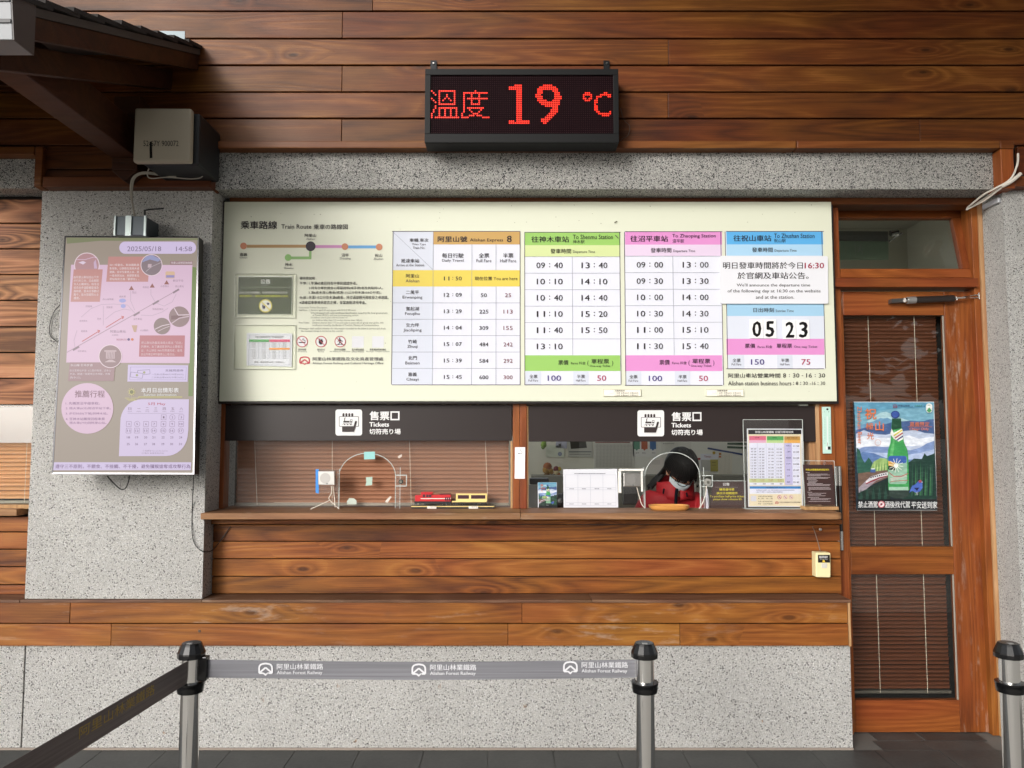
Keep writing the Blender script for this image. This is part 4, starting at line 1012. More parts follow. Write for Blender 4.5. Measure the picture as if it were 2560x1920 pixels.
# cables of the screen
M_CB = mat('black_cable', '#121212', .5)
g = G(); g.tube([P(268, 1190, 3.62), P(282, 1206, 3.64), P(300, 1222, 3.66), P(312, 1222, 3.66), P(320, 1208, 3.65), P(324, 1190, 3.62)], .003, M_CB, 6); g.build('loop_cable', tv)
g = G(); g.tube([P(150, 762, 3.72), P(134, 782, 3.74), P(124, 815, 3.742), P(126, 840, 3.742), P(144, 855, 3.72)], .0022, M_CB, 6); g.build('side_cable', tv)
g = G(); g.box(xat(225, 880, 3.7), xat(420, 880, 3.7), 3.66, YW - .001, zat(1100, 3.7), zat(660, 3.7), M_BLACK); g.build('wall_mount', tv)
g = G(); g.tube([P(484, 1188, 3.64), P(481, 1260, 3.742), P(480, 1330, 3.742), P(488, 1362, 3.74), P(506, 1378, 3.735), P(530, 1376, 3.80), P(556, 1345, 3.85), P(576, 1316, 3.85)], .0022, M_CB, 6)
tag(g.build('hanging_cable'), 'thin black cable drooping from the screen past the pier edge', 'cable')

# ================================================================ aluminium media box and antenna
mb = thing('media_box', 'small silver and grey aluminium box on top of the wall screen', 'box')
YM = 3.60
g = G(); g.pbox(284, 540, 362, 588, YM + .006, YW - .002, mat('grey_alu', '#596066', .45, .6)); g.build('case', mb, bevel=.002)
for a, b in ((284, 289), (313, 328), (359, 365)): g = G(); g.pbox(a, 538.5, b, 589, YM - .002, YM + .0058, mat('silver_rib', '#b9c6c6', .35, .5)); g.build('front_rib', mb, bevel=.0008)
g = G(); g.cyl(P(362, 540, 3.66), P(362, 525, 3.66), .005, M_BLACK, 8); g.tube([P(362, 526, 3.66), P(372, 524, 3.66), P(409, 521, 3.66)], .0042, M_BLACK, 8, smooth=False); g.build('antenna', mb)

# ================================================================ beige junction box
jb = thing('speaker_box', 'beige fronted black box with handwritten numbers under the small roof', 'box')
YJ = 3.42
g = G(); g.box(xat(346, 340, YJ), xat(478, 340, YJ) + .02, YJ + .045, YU - .002, zat(406, YJ) + .005, zat(272, YJ), mat('box_black', '#15171a', .5)); g.build('body', jb, bevel=.012)
g = G()
M_BEI = mat('box_beige', '#a39a88', .55)
c4 = [P(336, 269, YJ), P(478, 270, YJ), P(475, 404, YJ), P(331, 405, YJ)]
g.slab(c4, (0, .04, 0), M_BEI); g.build('front_cover', jb, bevel=.01)
S = Sheet((0, YJ, 0), (0, -1, 0), 0, 0, .38879)
S.text('52-67Y 900072', 922, 904, 1148, 940, '#1b1a1a', 1); S.poly([(963, 912), (976, 908), (980, 1015), (963, 1018), (961, 960)], '#0c0c0c', 2)
S.build('handwriting', jb)
M_WC = mat('grey_cable', '#a9a296', .5)
g = G()
g.tube([P(373, 420, 3.55), P(368, 436, 3.6), P(378, 446, 3.62), P(420, 443, 3.62), P(470, 447, 3.62), P(500, 445, 3.62), P(506, 436, 3.62), P(500, 420, 3.62)], .0028, M_WC, 6)
g.tube([P(440, 441, 3.62), P(400, 437, 3.62), P(358, 434, 3.62), P(336, 446, 3.62), P(330, 475, 3.66), P(331, 505, 3.7), P(336, 540, 3.68)], .0045, M_WC, 6)
g.tube([P(430, 438, 3.615), P(395, 433, 3.615), P(355, 431, 3.615), P(331, 446, 3.615), P(326, 480, 3.66), P(331, 512, 3.69), P(338, 542, 3.68)], .0035, M_WC, 6)
tag(g.build('cable_bundle'), 'grey cables running from the beige box down to the aluminium box', 'cable')

# ================================================================ small tiled roof at the top left
pr = thing('porch_roof', 'small lean-to roof with timber rafters jutting out at the top left', 'roof')
XV = -1.575; XE = -3.05
def zroof(Y): return 3.45 - (3.70 - Y) * .415
M_SH = mat('roof_shingle', '#2b2624', .85); M_DK = mat('roof_deck', '#4a423d', .8)
g = G()
g.prism([(XE, 2.36, zroof(2.36) - .035), (XE, 3.715, zroof(3.715) - .035), (XE, 3.715, zroof(3.715) - .005), (XE, 2.36, zroof(2.36) - .005)], (XV - XE, 0, 0), M_DK); g.build('roof_deck', pr)
n_ = 9
for i in range(n_):
    ya = 2.30 + i * (3.715 - 2.30) / n_; yb = ya + .20
    g = G(); yb = min(yb, 3.715)
    x_ = XV + .012 + random.uniform(-.004, .006)
    g.prism([(XE, ya, zroof(ya) + .012), (XE, yb, zroof(yb) - .004), (XE, yb, zroof(yb) + .012), (XE, ya, zroof(ya) + .030)], (x_ - XE, 0, 0), M_SH); g.build('shingle_course', pr)
def raf(x, w_, top, bot, y0, y1, nm, m=W_DARK):
    g = G(); g.prism([(x - w_, y0, zroof(y0) - bot), (x - w_, y1, zroof(y1) - bot), (x - w_, y1, zroof(y1) - top), (x - w_, y0, zroof(y0) - top)], (w_, 0, 0), m); g.build(nm, pr, bevel=.003)
raf(XV - .005, .03, .036, .115, 2.42, 3.712, 'verge_board')
for x in (-1.71, -2.3, -2.95): raf(x, .06, .116 if x == -1.71 else .036, .215, 2.46, 3.712, 'rafter')
for x in (-1.82, -2.75):
    g = G(); g.box(x - .125, x, 2.42, 3.61, 2.85, 3.02, W_DARK); g.build('bracket_arm', pr, bevel=.004)
    g = G(); g.box(x - .125, x, 3.61, YU - .003, 2.79, 3.16, W_DARK); g.prism([(x - .125, 3.61, 2.789), (x, 3.61, 2.789), (x - .0625, 3.61, 2.735)], (0, .1, 0), W_DARK); g.build('bracket_post', pr, bevel=.003)
g = G(); g.box(XE, -1.74, 2.47, 2.57, 3.022, zroof(2.47) - .22 if zroof(2.47) - .22 > 3.05 else 3.06, W_DARK)
g.box(XE, -1.72, 2.50, 2.60, 2.74, 2.85 - .001, W_DARK) if False else None
g = G(); g.box(XE, -1.585, 2.32, 2.42, 2.752, 2.772, M_BLACK)
g = G()
M_GUT = mat('gutter_metal', '#7d7f82', .5, .2)
g.prism([(XE, 2.32, 2.75), (XE, 2.42, 2.75), (XE, 2.42, 2.93), (XE, 2.29, 2.955)], (-1.577 - XE, 0, 0), M_GUT); g.build('gutter', pr, bevel=.002)
g = G(); g.prism([(-1.5765, 2.32, 2.75), (-1.5765, 2.42, 2.75), (-1.5765, 2.42, 2.93), (-1.5765, 2.29, 2.955)], (.004, 0, 0), mat('gutter_end', '#4b4644', .5)); g.build('gutter_end_cap', pr)
for z in (2.80, 2.865, 2.915):
    yy = 2.32 - .03 * (z - 2.75) / .205; g = G(); g.box(XE, -1.579, yy - .005, yy + .001, z, z + .012, mat('gutter_line', '#3f3e3f', .5)); g.build('gutter_seam', pr)
g = G(); g.prism([P(330, 76, YU - .003), P(462, 78, YU - .003), P(462, 122, YU - .003), P(330, 90, YU - .003)], (0, .002, 0), mat('flashing', '#5c6468', .4, .6)); g.build('flashing', pr)

# ================================================================ cables at the top right corner
M_WH = mat('white_cable', '#cfc9be', .5)
g = G()
g.tube([P(2545, 384, 3.67), P(2543, 412, 3.66), P(2526, 448, 3.66), P(2490, 470, 3.70), P(2460, 486, 3.76), P(2432, 508, 3.83), P(2418, 520, 3.88)], .005, M_WH, 8)
g.tube([P(2548, 438, 3.66), P(2530, 455, 3.66), P(2500, 472, 3.70), P(2466, 498, 3.78), P(2440, 512, 3.84), P(2416, 524, 3.88)], .005, M_WH, 8)
g.tube([P(2552, 434, 3.65), P(2530, 452, 3.655), P(2505, 466, 3.68)], .009, M_WH, 8)
g.tube([P(2509, 464, 3.68), P(2478, 484, 3.75), P(2446, 506, 3.83), P(2420, 522, 3.88)], .004, M_WH, 8)
tag(g.build('cable_bundle'), 'white cables bending round the trim at the top right corner', 'cable')
g = G(); pA = P(2457, 517, 3.88); pB = P(2498, 496, 3.765)
g.box(xc0 - .014, xc0 - .001, 3.765, 3.895, pA.z - .012, pA.z + .012, mat('conduit_grey', '#b9bcc2', .4)); tag(g.build('conduit_strip', bevel=.002), 'short grey plastic conduit on the column reveal by the transom', 'conduit')
# ================================================================ ticket windows
ZE = (540, 1000, .23508); ZF = (960, 1000, .23508); ZG = (1380, 1000, .23508); ZH = (1740, 1000, .18987)
zct = ztop                                          # counter surface
zwt = zat(1013, YF)                                 # underside of the board / window head
def fpost(parent, u0, u1, v0, v1, yf, yb, m, name='post'):
    g = G(); x0, x1 = xat(u0, (v0 + v1) / 2, yf), xat(u1, (v0 + v1) / 2, yf); g.box(x0, x1, yf, yb, zat(v1, yf) if v1 < 1262 else zct + .0005, zat(v0, yf), m); return g.build(name, parent, bevel=.002)
win1 = thing('ticket_window', 'closed left ticket window with lowered blind and toy train', 'window', 'ticket windows')
win2 = thing('ticket_window', 'open right ticket window with clerk in a red jacket', 'window', 'ticket windows')
fpost(win1, 546, 560, 1004, 1270, YF, YF + .08, W_FRAMEV)
fpost(win1, 1282, 1299, 1006, 1270, YF - .004, YF + .08, W_FRAMEV); fpost(win2, 1299.5, 1317, 1006, 1270, YF - .004, YF + .08, W_FRAMEV)
fpost(win1, 1276.5, 1281.5, 1103, 1270, YF + .01, YF + .08, W_RAW, 'bead'); fpost(win2, 1317.5, 1321, 1015, 1270, YF + .004, YF + .08, W_RAW, 'bead')
fpost(win2, 2052, 2088, 1008, 1262, YF - .004, YF + .1, W_FRAMEV); fpost(win2, 2042, 2051, 1008, 1262, YF, YF + .1, W_RAW, 'bead'); fpost(win2, 2024, 2041, 1104, 1262, YF + .03, YF + .1, W_RAW, 'bead')
wx0, wx1, wx2, wx3 = xat(561, 1180, YF), xat(1276, 1180, YF), xat(1322, 1180, YF), xat(2024, 1180, YF)
zg1 = zat(1100, YG)
# panes: two sheets per window with an arched speaking hole between them
def arcpts(uc, vc, ru, rv, a0, a1, n, Y): return [P(uc + ru * math.cos(R(a0 + (a1 - a0) * i / n)), vc - rv * math.sin(R(a0 + (a1 - a0) * i / n)), Y) for i in range(n + 1)]
def pane(win, x0, x1, ul, ur, vt, vspring, m):
    """glass sheet with an arch cut out of its lower edge"""
    arc = arcpts((ul + ur) / 2, vspring, (ur - ul) / 2, vspring - vt, 180, 0, 16, YG)
    n = len(arc)
    g = G()
    tl = Vector((x0, YG, zg1)); tr = Vector((x1, YG, zg1)); bl = Vector((x0, YG, zct + .001)); br = Vector((x1, YG, zct + .001))
    al = Vector((arc[0].x, YG, zct + .001)); ar = Vector((arc[-1].x, YG, zct + .001))
    g.add([tl, bl, al, arc[0], Vector((arc[0].x, YG, zg1))], [(0, 1, 2, 3, 4)], m)
    g.add([tr, Vector((arc[-1].x, YG, zg1)), arc[-1], ar, br], [(0, 1, 2, 3, 4)], m)
    for i in range(n - 1):
        a, b = arc[i], arc[i + 1]
        g.add([a, b, Vector((b.x, YG, zg1)), Vector((a.x, YG, zg1))], [(0, 1, 2, 3)], m)
    g.build('pane', win)
    g = G(); g.tube([al] + arc + [ar], .0022, ACRYL_E, 6, smooth=False); g.build('speaking_hole_edge', win)
pane(win1, wx0, wx1, 848, 989, 1133, 1190, GLASS_H)
pane(win2, wx2, wx3, 1612, 1750, 1131, 1192, GLASS)

# ---------------------------------------------------------------- blinds
def slatmat(name, c, k=1.0):
    return mat(name, c, .42, k=k)
M_SL = slatmat('blind_slat_brown', '#a3745a'); M_SO = slatmat('blind_slat_orange', '#dba070'); M_SD = slatmat('blind_slat_dark', '#643a28'); M_CORD = mat('blind_cord', '#d8cbb8', .7)
M_RAIL = mat('blind_rail', '#8e8578', .4)
def slat_mesh(x0, x1, depth, m, tilt):
    """a curved slat, shared by all slats of one blind; origin at its middle"""
    me = bpy.data.meshes.new('slat'); n = 4; vs_ = []; fs = []
    for i in range(n + 1):
        t = -1 + 2 * i / n
        y = t * depth / 2; z = .0042 * (1 - t * t)
        yy = y * math.cos(tilt) - z * math.sin(tilt); zz = y * math.sin(tilt) + z * math.cos(tilt)
        vs_ += [(x0, yy, zz), (x1, yy, zz)]
    for i in range(n): fs.append((2 * i, 2 * i + 1, 2 * i + 3, 2 * i + 2))
    me.from_pydata(vs_, [], fs); me.materials.append(m); me.polygons.foreach_set('use_smooth', [True] * n); return me
def blind(label, x0, x1, Y, ztop_, zbot, pitch, m, depth, tilt, cords, dx=0.0, railm=None, cm=M_CORD, group='venetian blinds'):
    o = thing('venetian_blind', label, 'blind', group)
    me = slat_mesh(x0, x1, depth, m, tilt)
    k = int((ztop_ - zbot - .02) / pitch)
    for i in range(k + 1):
        s_ = bpy.data.objects.new('slat', me); scene.collection.objects.link(s_); s_.parent = o
        s_.location = (random.uniform(-.001, .001), Y, ztop_ - i * pitch); s_.rotation_euler = (random.uniform(-.03, .03), random.uniform(-.0008, .0008), 0)
    g = G(); g.box(x0, x1, Y - .012, Y + .012, zbot - .004, zbot + .010, railm or M_RAIL); g.build('bottom_rail', o, bevel=.002)
    for c in cords:
        g = G(); a = Vector((c[0], Y - depth * .55, ztop_ + .02)); b = Vector((c[1], Y - depth * .55, zbot)); g.tube([a, (a + b) / 2, b], .0014, cm, 5, smooth=False); g.build('cord', o)
    return o
YBL = 4.035
p_ = zat(1103, YBL)
blind('brown slatted blind lowered behind the left ticket window', xat(592, 1180, YBL), xat(1272, 1180, YBL), YBL, zat(1098, YBL), zat(1262, YBL), .0215, M_SL, .0272, R(-60),
      [(xat(638, 1110, YBL), xat(645, 1265, YBL)), (xat(832, 1110, YBL), xat(832, 1265, YBL)), (xat(1024, 1110, YBL), xat(1029, 1265, YBL)), (xat(1213, 1110, YBL), xat(1220, 1250, YBL))])
YBS = YP + .06
blind('orange brown blind in the window at the left edge', LEFT_END, xp0 + .01, YBS, zat(1020, YBS), zat(1256, YBS), .0205, M_SO, .0245, R(-60), [(xat(72, 1110, YBS), xat(65, 1256, YBS)), (xat(-100, 1110, YBS), xat(-104, 1256, YBS))])

# ================================================================ door with its frame, transom above
YDR = 3.965
head = thing('door_frame', 'reddish timber frame round the glazed door and transom', 'door frame')
g = G(); x_a, x_b = xat(575, 500, 3.89), xat(2440, 505, 3.89)
g.box(x_a, x_b, 3.885, 4.0, zat(511, 3.885), zl - .0005, W_TRIM); g.build('head_board', head, bevel=.002)
xj0 = (xat(2442, 710, 3.93) + xat(2472, 1750, 3.93)) / 2
g = G(); g.box(xj0, xc0 - .001, 3.93, 4.02, 0, zl - .0005, W_FRAMEV); g.build('jamb', head, bevel=.002)
g = G(); g.box(xj0 + .03, xc0 - .001, 3.915, 3.9295, 0, zl - .0005, W_RAW); g.build('cover_strip', head, bevel=.002)
g = G(); g.box(xb1 - .06, xat(2108, 1000, 3.95), 3.94, 4.02, 0, zat(511, 3.94), W_FRAMEV); g.build('jamb', head, bevel=.002)
zs1, zs0 = zat(695, 3.90), zat(717, 3.90)
g = G(); g.box(xat(2084, 700, 3.9), xj0 + .004, 3.90, 4.02, zs0, zs1, W_FRAME); g.build('transom_rail', head, bevel=.002)
# the transom sash leans back at its top
tr = thing('transom_window', 'tilted open transom window above the wooden door', 'window')
ya, yb_ = 3.945, 4.045
sl_, sr_ = xat(2086, 690, ya), xat(2438, 690, ya)
zb_, zt_ = zat(694, ya), zat(519, yb_)
def sp(x, t, off=0.0):
    d = Vector((0, yb_ - ya, zt_ - zb_)).normalized(); nn = Vector((0, -d.z, d.y))
    return Vector((x, ya, zb_)) + Vector((0, yb_ - ya, zt_ - zb_)) * t + nn * off
def sashbar(x0, x1, t0, t1, m, nm):
    g = G(); g.slab([sp(x0, t1), sp(x1, t1), sp(x1, t0), sp(x0, t0)], sp(0, 0, -.035) - sp(0, 0), m); g.build(nm, tr, bevel=.003)
sashbar(sl_, sr_, 0, .125, W_FRAME, 'rail'); sashbar(sl_, sr_, .855, 1, W_FRAME, 'rail')
sashbar(sl_, sl_ + .012, .126, .854, W_FRAMEV, 'stile'); sashbar(sr_ - .058, sr_, .126, .854, W_FRAMEV, 'stile')
g = G(); g.slab([sp(sl_ + .012, .854, -.015), sp(sr_ - .058, .854, -.015), sp(sr_ - .058, .126, -.015), sp(sl_ + .012, .126, -.015)], (0, .003, 0), GLASS); g.build('pane', tr)
# door leaf
door = thing('wooden_door', 'worn reddish wooden door with two glazed panels', 'door')
xd0 = xat(2096, 1100, YDR); xd1 = (xat(2435, 745, YDR) + xat(2476, 1830, YDR)) / 2
zd1, zd0 = zat(728, YDR), zat(1831, YDR)
gx0 = (xat(2106, 790, YDR) + xat(2140, 1745, YDR)) / 2; gx1 = (xat(2357, 790, YDR) + xat(2403, 1745, YDR)) / 2
za, zb2, zc2, zd2 = zat(788, YDR), zat(1367, YDR), zat(1436, YDR), zat(1751, YDR)
def bar(x0, x1, z0, z1, m, nm, y0=YDR, y1=YDR + .04):
    g = G(); g.box(x0, x1, y0, y1, z0, z1, m); return g.build(nm, door, bevel=.003)
bar(xd0, gx0, zd0, zd1, W_DOORV, 'stile'); bar(gx1, xd1, zd0, zd1, W_DOORV, 'stile')
bar(gx0 + .0005, gx1 - .0005, za, zd1, W_FRAME, 'top_rail'); bar(gx0 + .0005, gx1 - .0005, zc2, zb2, W_FRAME, 'middle_rail'); bar(gx0 + .0005, gx1 - .0005, zd0, zd2, W_FRAME, 'bottom_rail')
for z0, z1 in ((zb2, za), (zd2, zc2)):
    g = G(); g.box(gx0, gx1, YDR + .010, YDR + .013, z0, z1, GLASS); g.build('pane', door)
    bar(gx1 - .010, gx1 - .0005, z0 + .001, z1 - .001, mat('glazing_bead', '#8b8378', .6), 'glazing_bead', YDR + .003, YDR + .009)
M_PULL = mat('pull_black', '#101011', .35)
for u0, u1 in ((2088, 2095.5), (2097, 2105)):
    x0, x1 = xat(u0, 1260, 3.90), xat(u1, 1260, 3.90)
    g = G(); xm = (x0 + x1) / 2; r_ = (x1 - x0) / 2
    g.cyl((xm, 3.90, zat(1376, 3.9)), (xm, 3.90, zat(1165, 3.9)), r_, M_PULL, 12)
    for va, vb in ((1166, 1214), (1328, 1375)): g.cyl((xm, 3.90, zat(vb, 3.9)), (xm, 3.90, zat(va, 3.9)), r_ + .0012, CHROME, 12)
    g.cyl((xm, 3.90, zat(1190, 3.9)), (xm, YDR, zat(1190, 3.9)), .005, CHROME, 8); g.cyl((xm, 3.90, zat(1350, 3.9)), (xm, YDR, zat(1350, 3.9)), .005, CHROME, 8)
    g.build('handle', door, smooth=True)
# closer
yc_ = 3.925
dc = G()
dc.slab([P(2229, 747, yc_), P(2264, 745, yc_), P(2264, 755, yc_), P(2229, 757, yc_)], (0, .035, 0), mat('closer_bracket', '#6d6a68', .35, .8)); dc.build('closer_bracket', door)
g = G(); g.cyl(P(2262, 751, yc_), P(2290, 750, yc_), .014, CHROME, 14); g.cyl(P(2268, 751, yc_), P(2288, 750, yc_), .019, mat('closer_cap', '#9a9896', .4, .5), 14); g.build('closer_cap', door, smooth=True)
g = G(); g.cyl(P(2289, 750, yc_), P(2384, 746, yc_), .018, mat('closer_body', '#27211f', .35), 16); g.build('closer_body', door, smooth=True)
g = G(); g.cyl(P(2384, 746, yc_), P(2412, 744, yc_), .006, CHROME, 8)
for a in (-3, 3): g.cyl(P(2410, 744 + a * .6, yc_), P(2447, 740 + a * 1.2, yc_ - .004), .003, CHROME, 6)
g.cyl(P(2390, 742, yc_), P(2392, 750, yc_), .005, CHROME, 8); g.cyl(P(2447, 732, yc_), P(2448, 748, yc_), .004, CHROME, 8); g.build('closer_arm', door)
# blind behind the door glass
YDB = YDR + .06
for z1_, z0_, ua, ub, va, vb, lab in ((za + .02, zd2 + .022, 2167, 2198, 800, 1735, 'dark brown blind hanging behind the door glass'),):
    blind(lab, gx0 + .002, gx1 - .012, YDB, z1_, z0_, .0205, M_SD, .024, R(-62), [(xat(2167, 800, YDB), xat(2198, 1735, YDB)), (xat(2282, 800, YDB), xat(2316, 1735, YDB))], railm=mat('blind_rail_grey', '#5a544d', .4))
struct('door_blind_backing_wall', 'near-black panel standing in for the unlit passage behind the door blind', 'wall', mat('passage', '#171210', .9), (gx0 - .05, xj0, YDB + .05, YDB + .06, 0, zd1 - .05))  # dark panel painted in for the unlit interior

# ================================================================ poster on the door
po = thing('beer_poster', 'poster of a green bottle over blue mountains taped on the door', 'poster')
YPO = YDR - .004
S = Sheet((0, YPO, 0), (0, -1, 0), 2080, 940, .24112, mf=artpaint)
def posterart(S, full=True):
    S.poly([(230, 272), (1055, 272), (1060, 800), (255, 800)], '#74a6bb', 1)
    S.poly([(232, 272), (1055, 272), (1056, 330), (620, 340), (234, 400)], '#5d97b4', 1.3)
    S.poly([(360, 470), (500, 380), (560, 370), (700, 430), (820, 470), (560, 560)], '#a9cbd2', 1.5)
    S.poly([(242, 530), (330, 500), (430, 470), (500, 434), (540, 440), (575, 432), (620, 458), (700, 470), (1056, 520), (1056, 640), (246, 640)], '#6b97b8', 2)
    S.poly([(246, 560), (400, 520), (560, 500), (640, 470), (740, 470), (830, 462), (900, 470), (950, 468), (1010, 450), (1057, 448), (1058, 620), (248, 650)], '#47608f', 3)
    S.poly([(248, 600), (330, 560), (430, 600), (560, 610), (700, 575), (860, 560), (960, 590), (1058, 600), (1060, 760), (252, 790)], '#b9c4da', 4)
    S.poly([(250, 650), (330, 620), (450, 640), (600, 640), (800, 615), (900, 650), (1058, 630), (1058, 720), (252, 740)], '#dfe4ee', 4.5)
    S.poly([(254, 770), (330, 735), (440, 728), (580, 738), (740, 745), (800, 775), (920, 740), (980, 700), (1059, 672), (1060, 860), (256, 860)], '#7d93bf', 5)
    S.poly([(256, 800), (420, 790), (600, 800), (760, 820), (900, 800), (1060, 760), (1062, 880), (258, 880)], '#aab9d8', 5.5)
    S.poly([(256, 830), (320, 786), (430, 800), (560, 850), (800, 866), (1062, 850), (1064, 1000), (260, 1000)], '#5c79ab', 6)
    S.poly([(256, 740), (290, 775), (310, 850), (340, 900), (380, 845), (400, 870), (420, 900), (410, 1000), (262, 1010)], '#2c5a4c', 7)
    S.poly([(400, 960), (430, 890), (500, 850), (560, 855), (600, 900), (600, 1010), (420, 1020)], '#8fae6a', 7.5)
    for i in range(10): S.poly([(430 + i * 15, 990), (445 + i * 14, 870 + (i % 3) * 20), (452 + i * 15, 990)], ('#b0c482', '#6f9a58')[i % 2], 8 + i * .05)
    S.poly([(790, 900), (850, 855), (930, 860), (960, 800), (985, 830), (1030, 815), (1062, 800), (1082, 1300), (700, 1300)], '#1d3b33', 8)
    for i in range(14): S.poly([(820 + i * 17, 1240), (835 + i * 17, 870 + (i * 37) % 60), (846 + i * 17, 1240)], ('#2c5240', '#15302c', '#3a6a48')[i % 3], 8.3 + i * .04)
    S.poly([(270, 1010), (420, 990), (580, 975), (585, 1050), (430, 1120), (330, 1180), (276, 1210)], '#70584c', 9)
    S.poly([(275, 1160), (400, 1040), (580, 990), (580, 1040), (460, 1085), (360, 1170), (280, 1250)], '#9a8f98', 9.4)
    S.poly([(350, 1090), (400, 1050), (500, 1012), (580, 1000), (580, 1030), (480, 1052), (400, 1085), (352, 1112)], '#d8d8dc', 10)
    S.poly([(350, 1112), (420, 1080), (500, 1048), (580, 1030), (580, 1040), (500, 1060), (420, 1095), (352, 1124)], '#8e2634', 10.4)
    for i in range(8): S.rect(398 + i * 22, 1045 - i * 5, 412 + i * 22, 1058 - i * 5, '#1d2026', 11)
    S.poly([(272, 1215), (400, 1150), (600, 1060), (600, 1300), (270, 1300)], '#1b3129', 10.8)
    for i in range(10): S.poly([(280 + i * 32, 1290), (300 + i * 32, 1170 - i * 6 + (i % 2) * 20), (325 + i * 32, 1290)], ('#24443a', '#152821')[i % 2], 11 + i * .03)
    S.rect(398, 966, 450, 1000, '#3c5c93', 11.5); S.rect(408, 958, 442, 968, '#dfe6ee', 11.7)
    # bottle
    body = [(622, 440), (716, 440), (720, 520), (736, 620), (748, 690), (780, 760), (790, 820), (800, 1180), (790, 1240), (740, 1270), (640, 1270), (596, 1240), (584, 1180), (574, 820), (584, 760), (606, 690), (618, 520)]
    S.poly(body, '#3f9a55', 13)
    S.poly([(622, 440), (716, 440), (720, 540), (620, 560)], '#1f4a34', 13.5)
    S.poly([(640, 560), (664, 560), (640, 760), (622, 900), (600, 900), (606, 770), (628, 690)], '#63b36c', 14)
    S.poly([(584, 1180), (800, 1180), (790, 1240), (740, 1270), (640, 1270), (596, 1240)], '#2e3d38', 14)
    S.poly([(618, 545), (640, 590), (722, 545), (732, 560), (736, 655), (690, 680), (640, 650), (604, 600)], '#e4e6e0', 15)
    S.line(640, 620, 728, 560, 14, '#d6c33c', 16); S.line(652, 645, 734, 590, 13, '#a02c3a', 16.2); S.line(670, 668, 736, 622, 13, '#27357c', 16.4)
    S.rrect(584, 828, 778, 1120, 30, '#8fb6a0', 15); S.rrect(584, 828, 774, 905, 25, '#3b5fa8', 15.5); S.poly([(584, 880), (660, 900), (660, 950), (584, 940)], '#d9a84e', 15.8); S.poly([(584, 930), (660, 940), (660, 980), (584, 970)], '#26302c', 16)
    for i in range(12):
        a = R(i * 30 + 8); S.line(664 + 8 * math.cos(a), 928 + 8 * math.sin(a), 664 + 74 * math.cos(a), 928 + 74 * math.sin(a), 5, '#eef0e4', 17)
    S.disc(664, 928, 22, '#f6f6ee', 17.4)
    S.path([(590, 1000), (640, 1040), (720, 1040), (790, 1010)], 8, '#b5504a', 17); S.path([(600, 1100), (650, 1090), (790, 1080)], 6, '#a8433f', 17); S.poly([(600, 1060), (760, 1020), (780, 1040), (620, 1090)], '#b6bdb0', 16.6)
    S.rect(590, 1150, 790, 1185, '#9fc2ac', 16)
    S.disc(656, 400, 46, '#2a3f80', 14, 40); S.disc(656, 398, 36, '#3c56a0', 14.5, 28)
    # bird
    S.poly([(800, 1210), (830, 1140), (870, 1120), (895, 1090), (920, 1080), (940, 1098), (936, 1120), (938, 1160), (915, 1195), (870, 1210), (830, 1190)], '#4a66b8', 15)
    S.disc(914, 1092, 16, '#a24a5a', 16); S.poly([(928, 1094), (944, 1100), (928, 1104)], '#e0dcc8', 16); S.poly([(850, 1160), (905, 1158), (880, 1190)], '#1d2350', 16)
    S.line(876, 1205, 872, 1236, 4, '#cfcfcf', 16); S.line(890, 1200, 888, 1236, 4, '#cfcfcf', 16)
    S.poly([(266, 1280), (1084, 1276), (1090, 1385), (266, 1390)], '#14181c', 18)
    OR = '#d9794a'
    S.text('祝', 340, 335, 462, 448, OR, 18, .02); S.text('山', 448, 470, 538, 570, OR, 18, .02); S.text('極', 350, 484, 430, 556, OR, 18, .01); S.text('光', 360, 584, 436, 658, OR, 18, .01)
    S.ring(476, 690, 30, 3, OR, 18)
    S.text('Zhushan Beer', 0, 0, 0, 0, OR, 18, 0, rot=[(262, 316), (268, 708), (312, 708), (306, 316)]) if full else None
    if full:
        S.text('嘉義限定', 806, 476, 1010, 522, OR, 18, .01); S.rect(786, 526, 1036, 529, OR, 18); S.text('Chiayi Only', 804, 536, 1004, 570, OR, 18, .01)
        logo(S, 632, 296, 676, 334, 5, '#8c3a58', 18); S.text('阿里山林鐵', 688, 298, 806, 318, '#2f4a66', 18, .01); S.text('×', 824, 308, 838, 322, '#2f4a66', 18); S.text('台灣菸酒', 856, 300, 936, 318, '#2e7a5a', 18, .01); S.text('×', 950, 308, 964, 322, '#2f4a66', 18)
        S.rrect(974, 284, 1040, 380, 30, '#e4e6e2', 18); S.poly([(980, 360), (1008, 325), (1036, 360), (1008, 380)], '#4e9a60', 18.6); S.text('嘉義', 994, 298, 1020, 310, '#4d7a60', 19)
        WH_ = '#e8e8e8'
        S.text('禁止酒駕', 272, 1298, 472, 1366, WH_, 19, .01); S.disc(512, 1330, 36, '#e8dcdc', 19); S.ring(512, 1330, 32, 7, '#c0324a', 20); S.disc(512, 1330, 12, '#2a2228', 20); S.line(490, 1352, 534, 1308, 5, '#c0324a', 20.4)
        S.text('酒後找代駕', 548, 1298, 808, 1368, WH_, 19, .01); S.text('平安送到家', 822, 1300, 1092, 1374, WH_, 19, .01)
S.rect(233, 272, 1070, 1388, '#22303a', 0)
posterart(S); S.build('printed_sheet', po)
g = G(); c = [P(2134, 1004.5, YPO + .0006), P(2335, 1004.5, YPO + .0006), P(2343, 1276, YPO + .0006), P(2143, 1276, YPO + .0006)]; g.slab(c, (0, .0012, 0), mat('poster_paper', '#dddddd', .6)); g.build('paper', po)

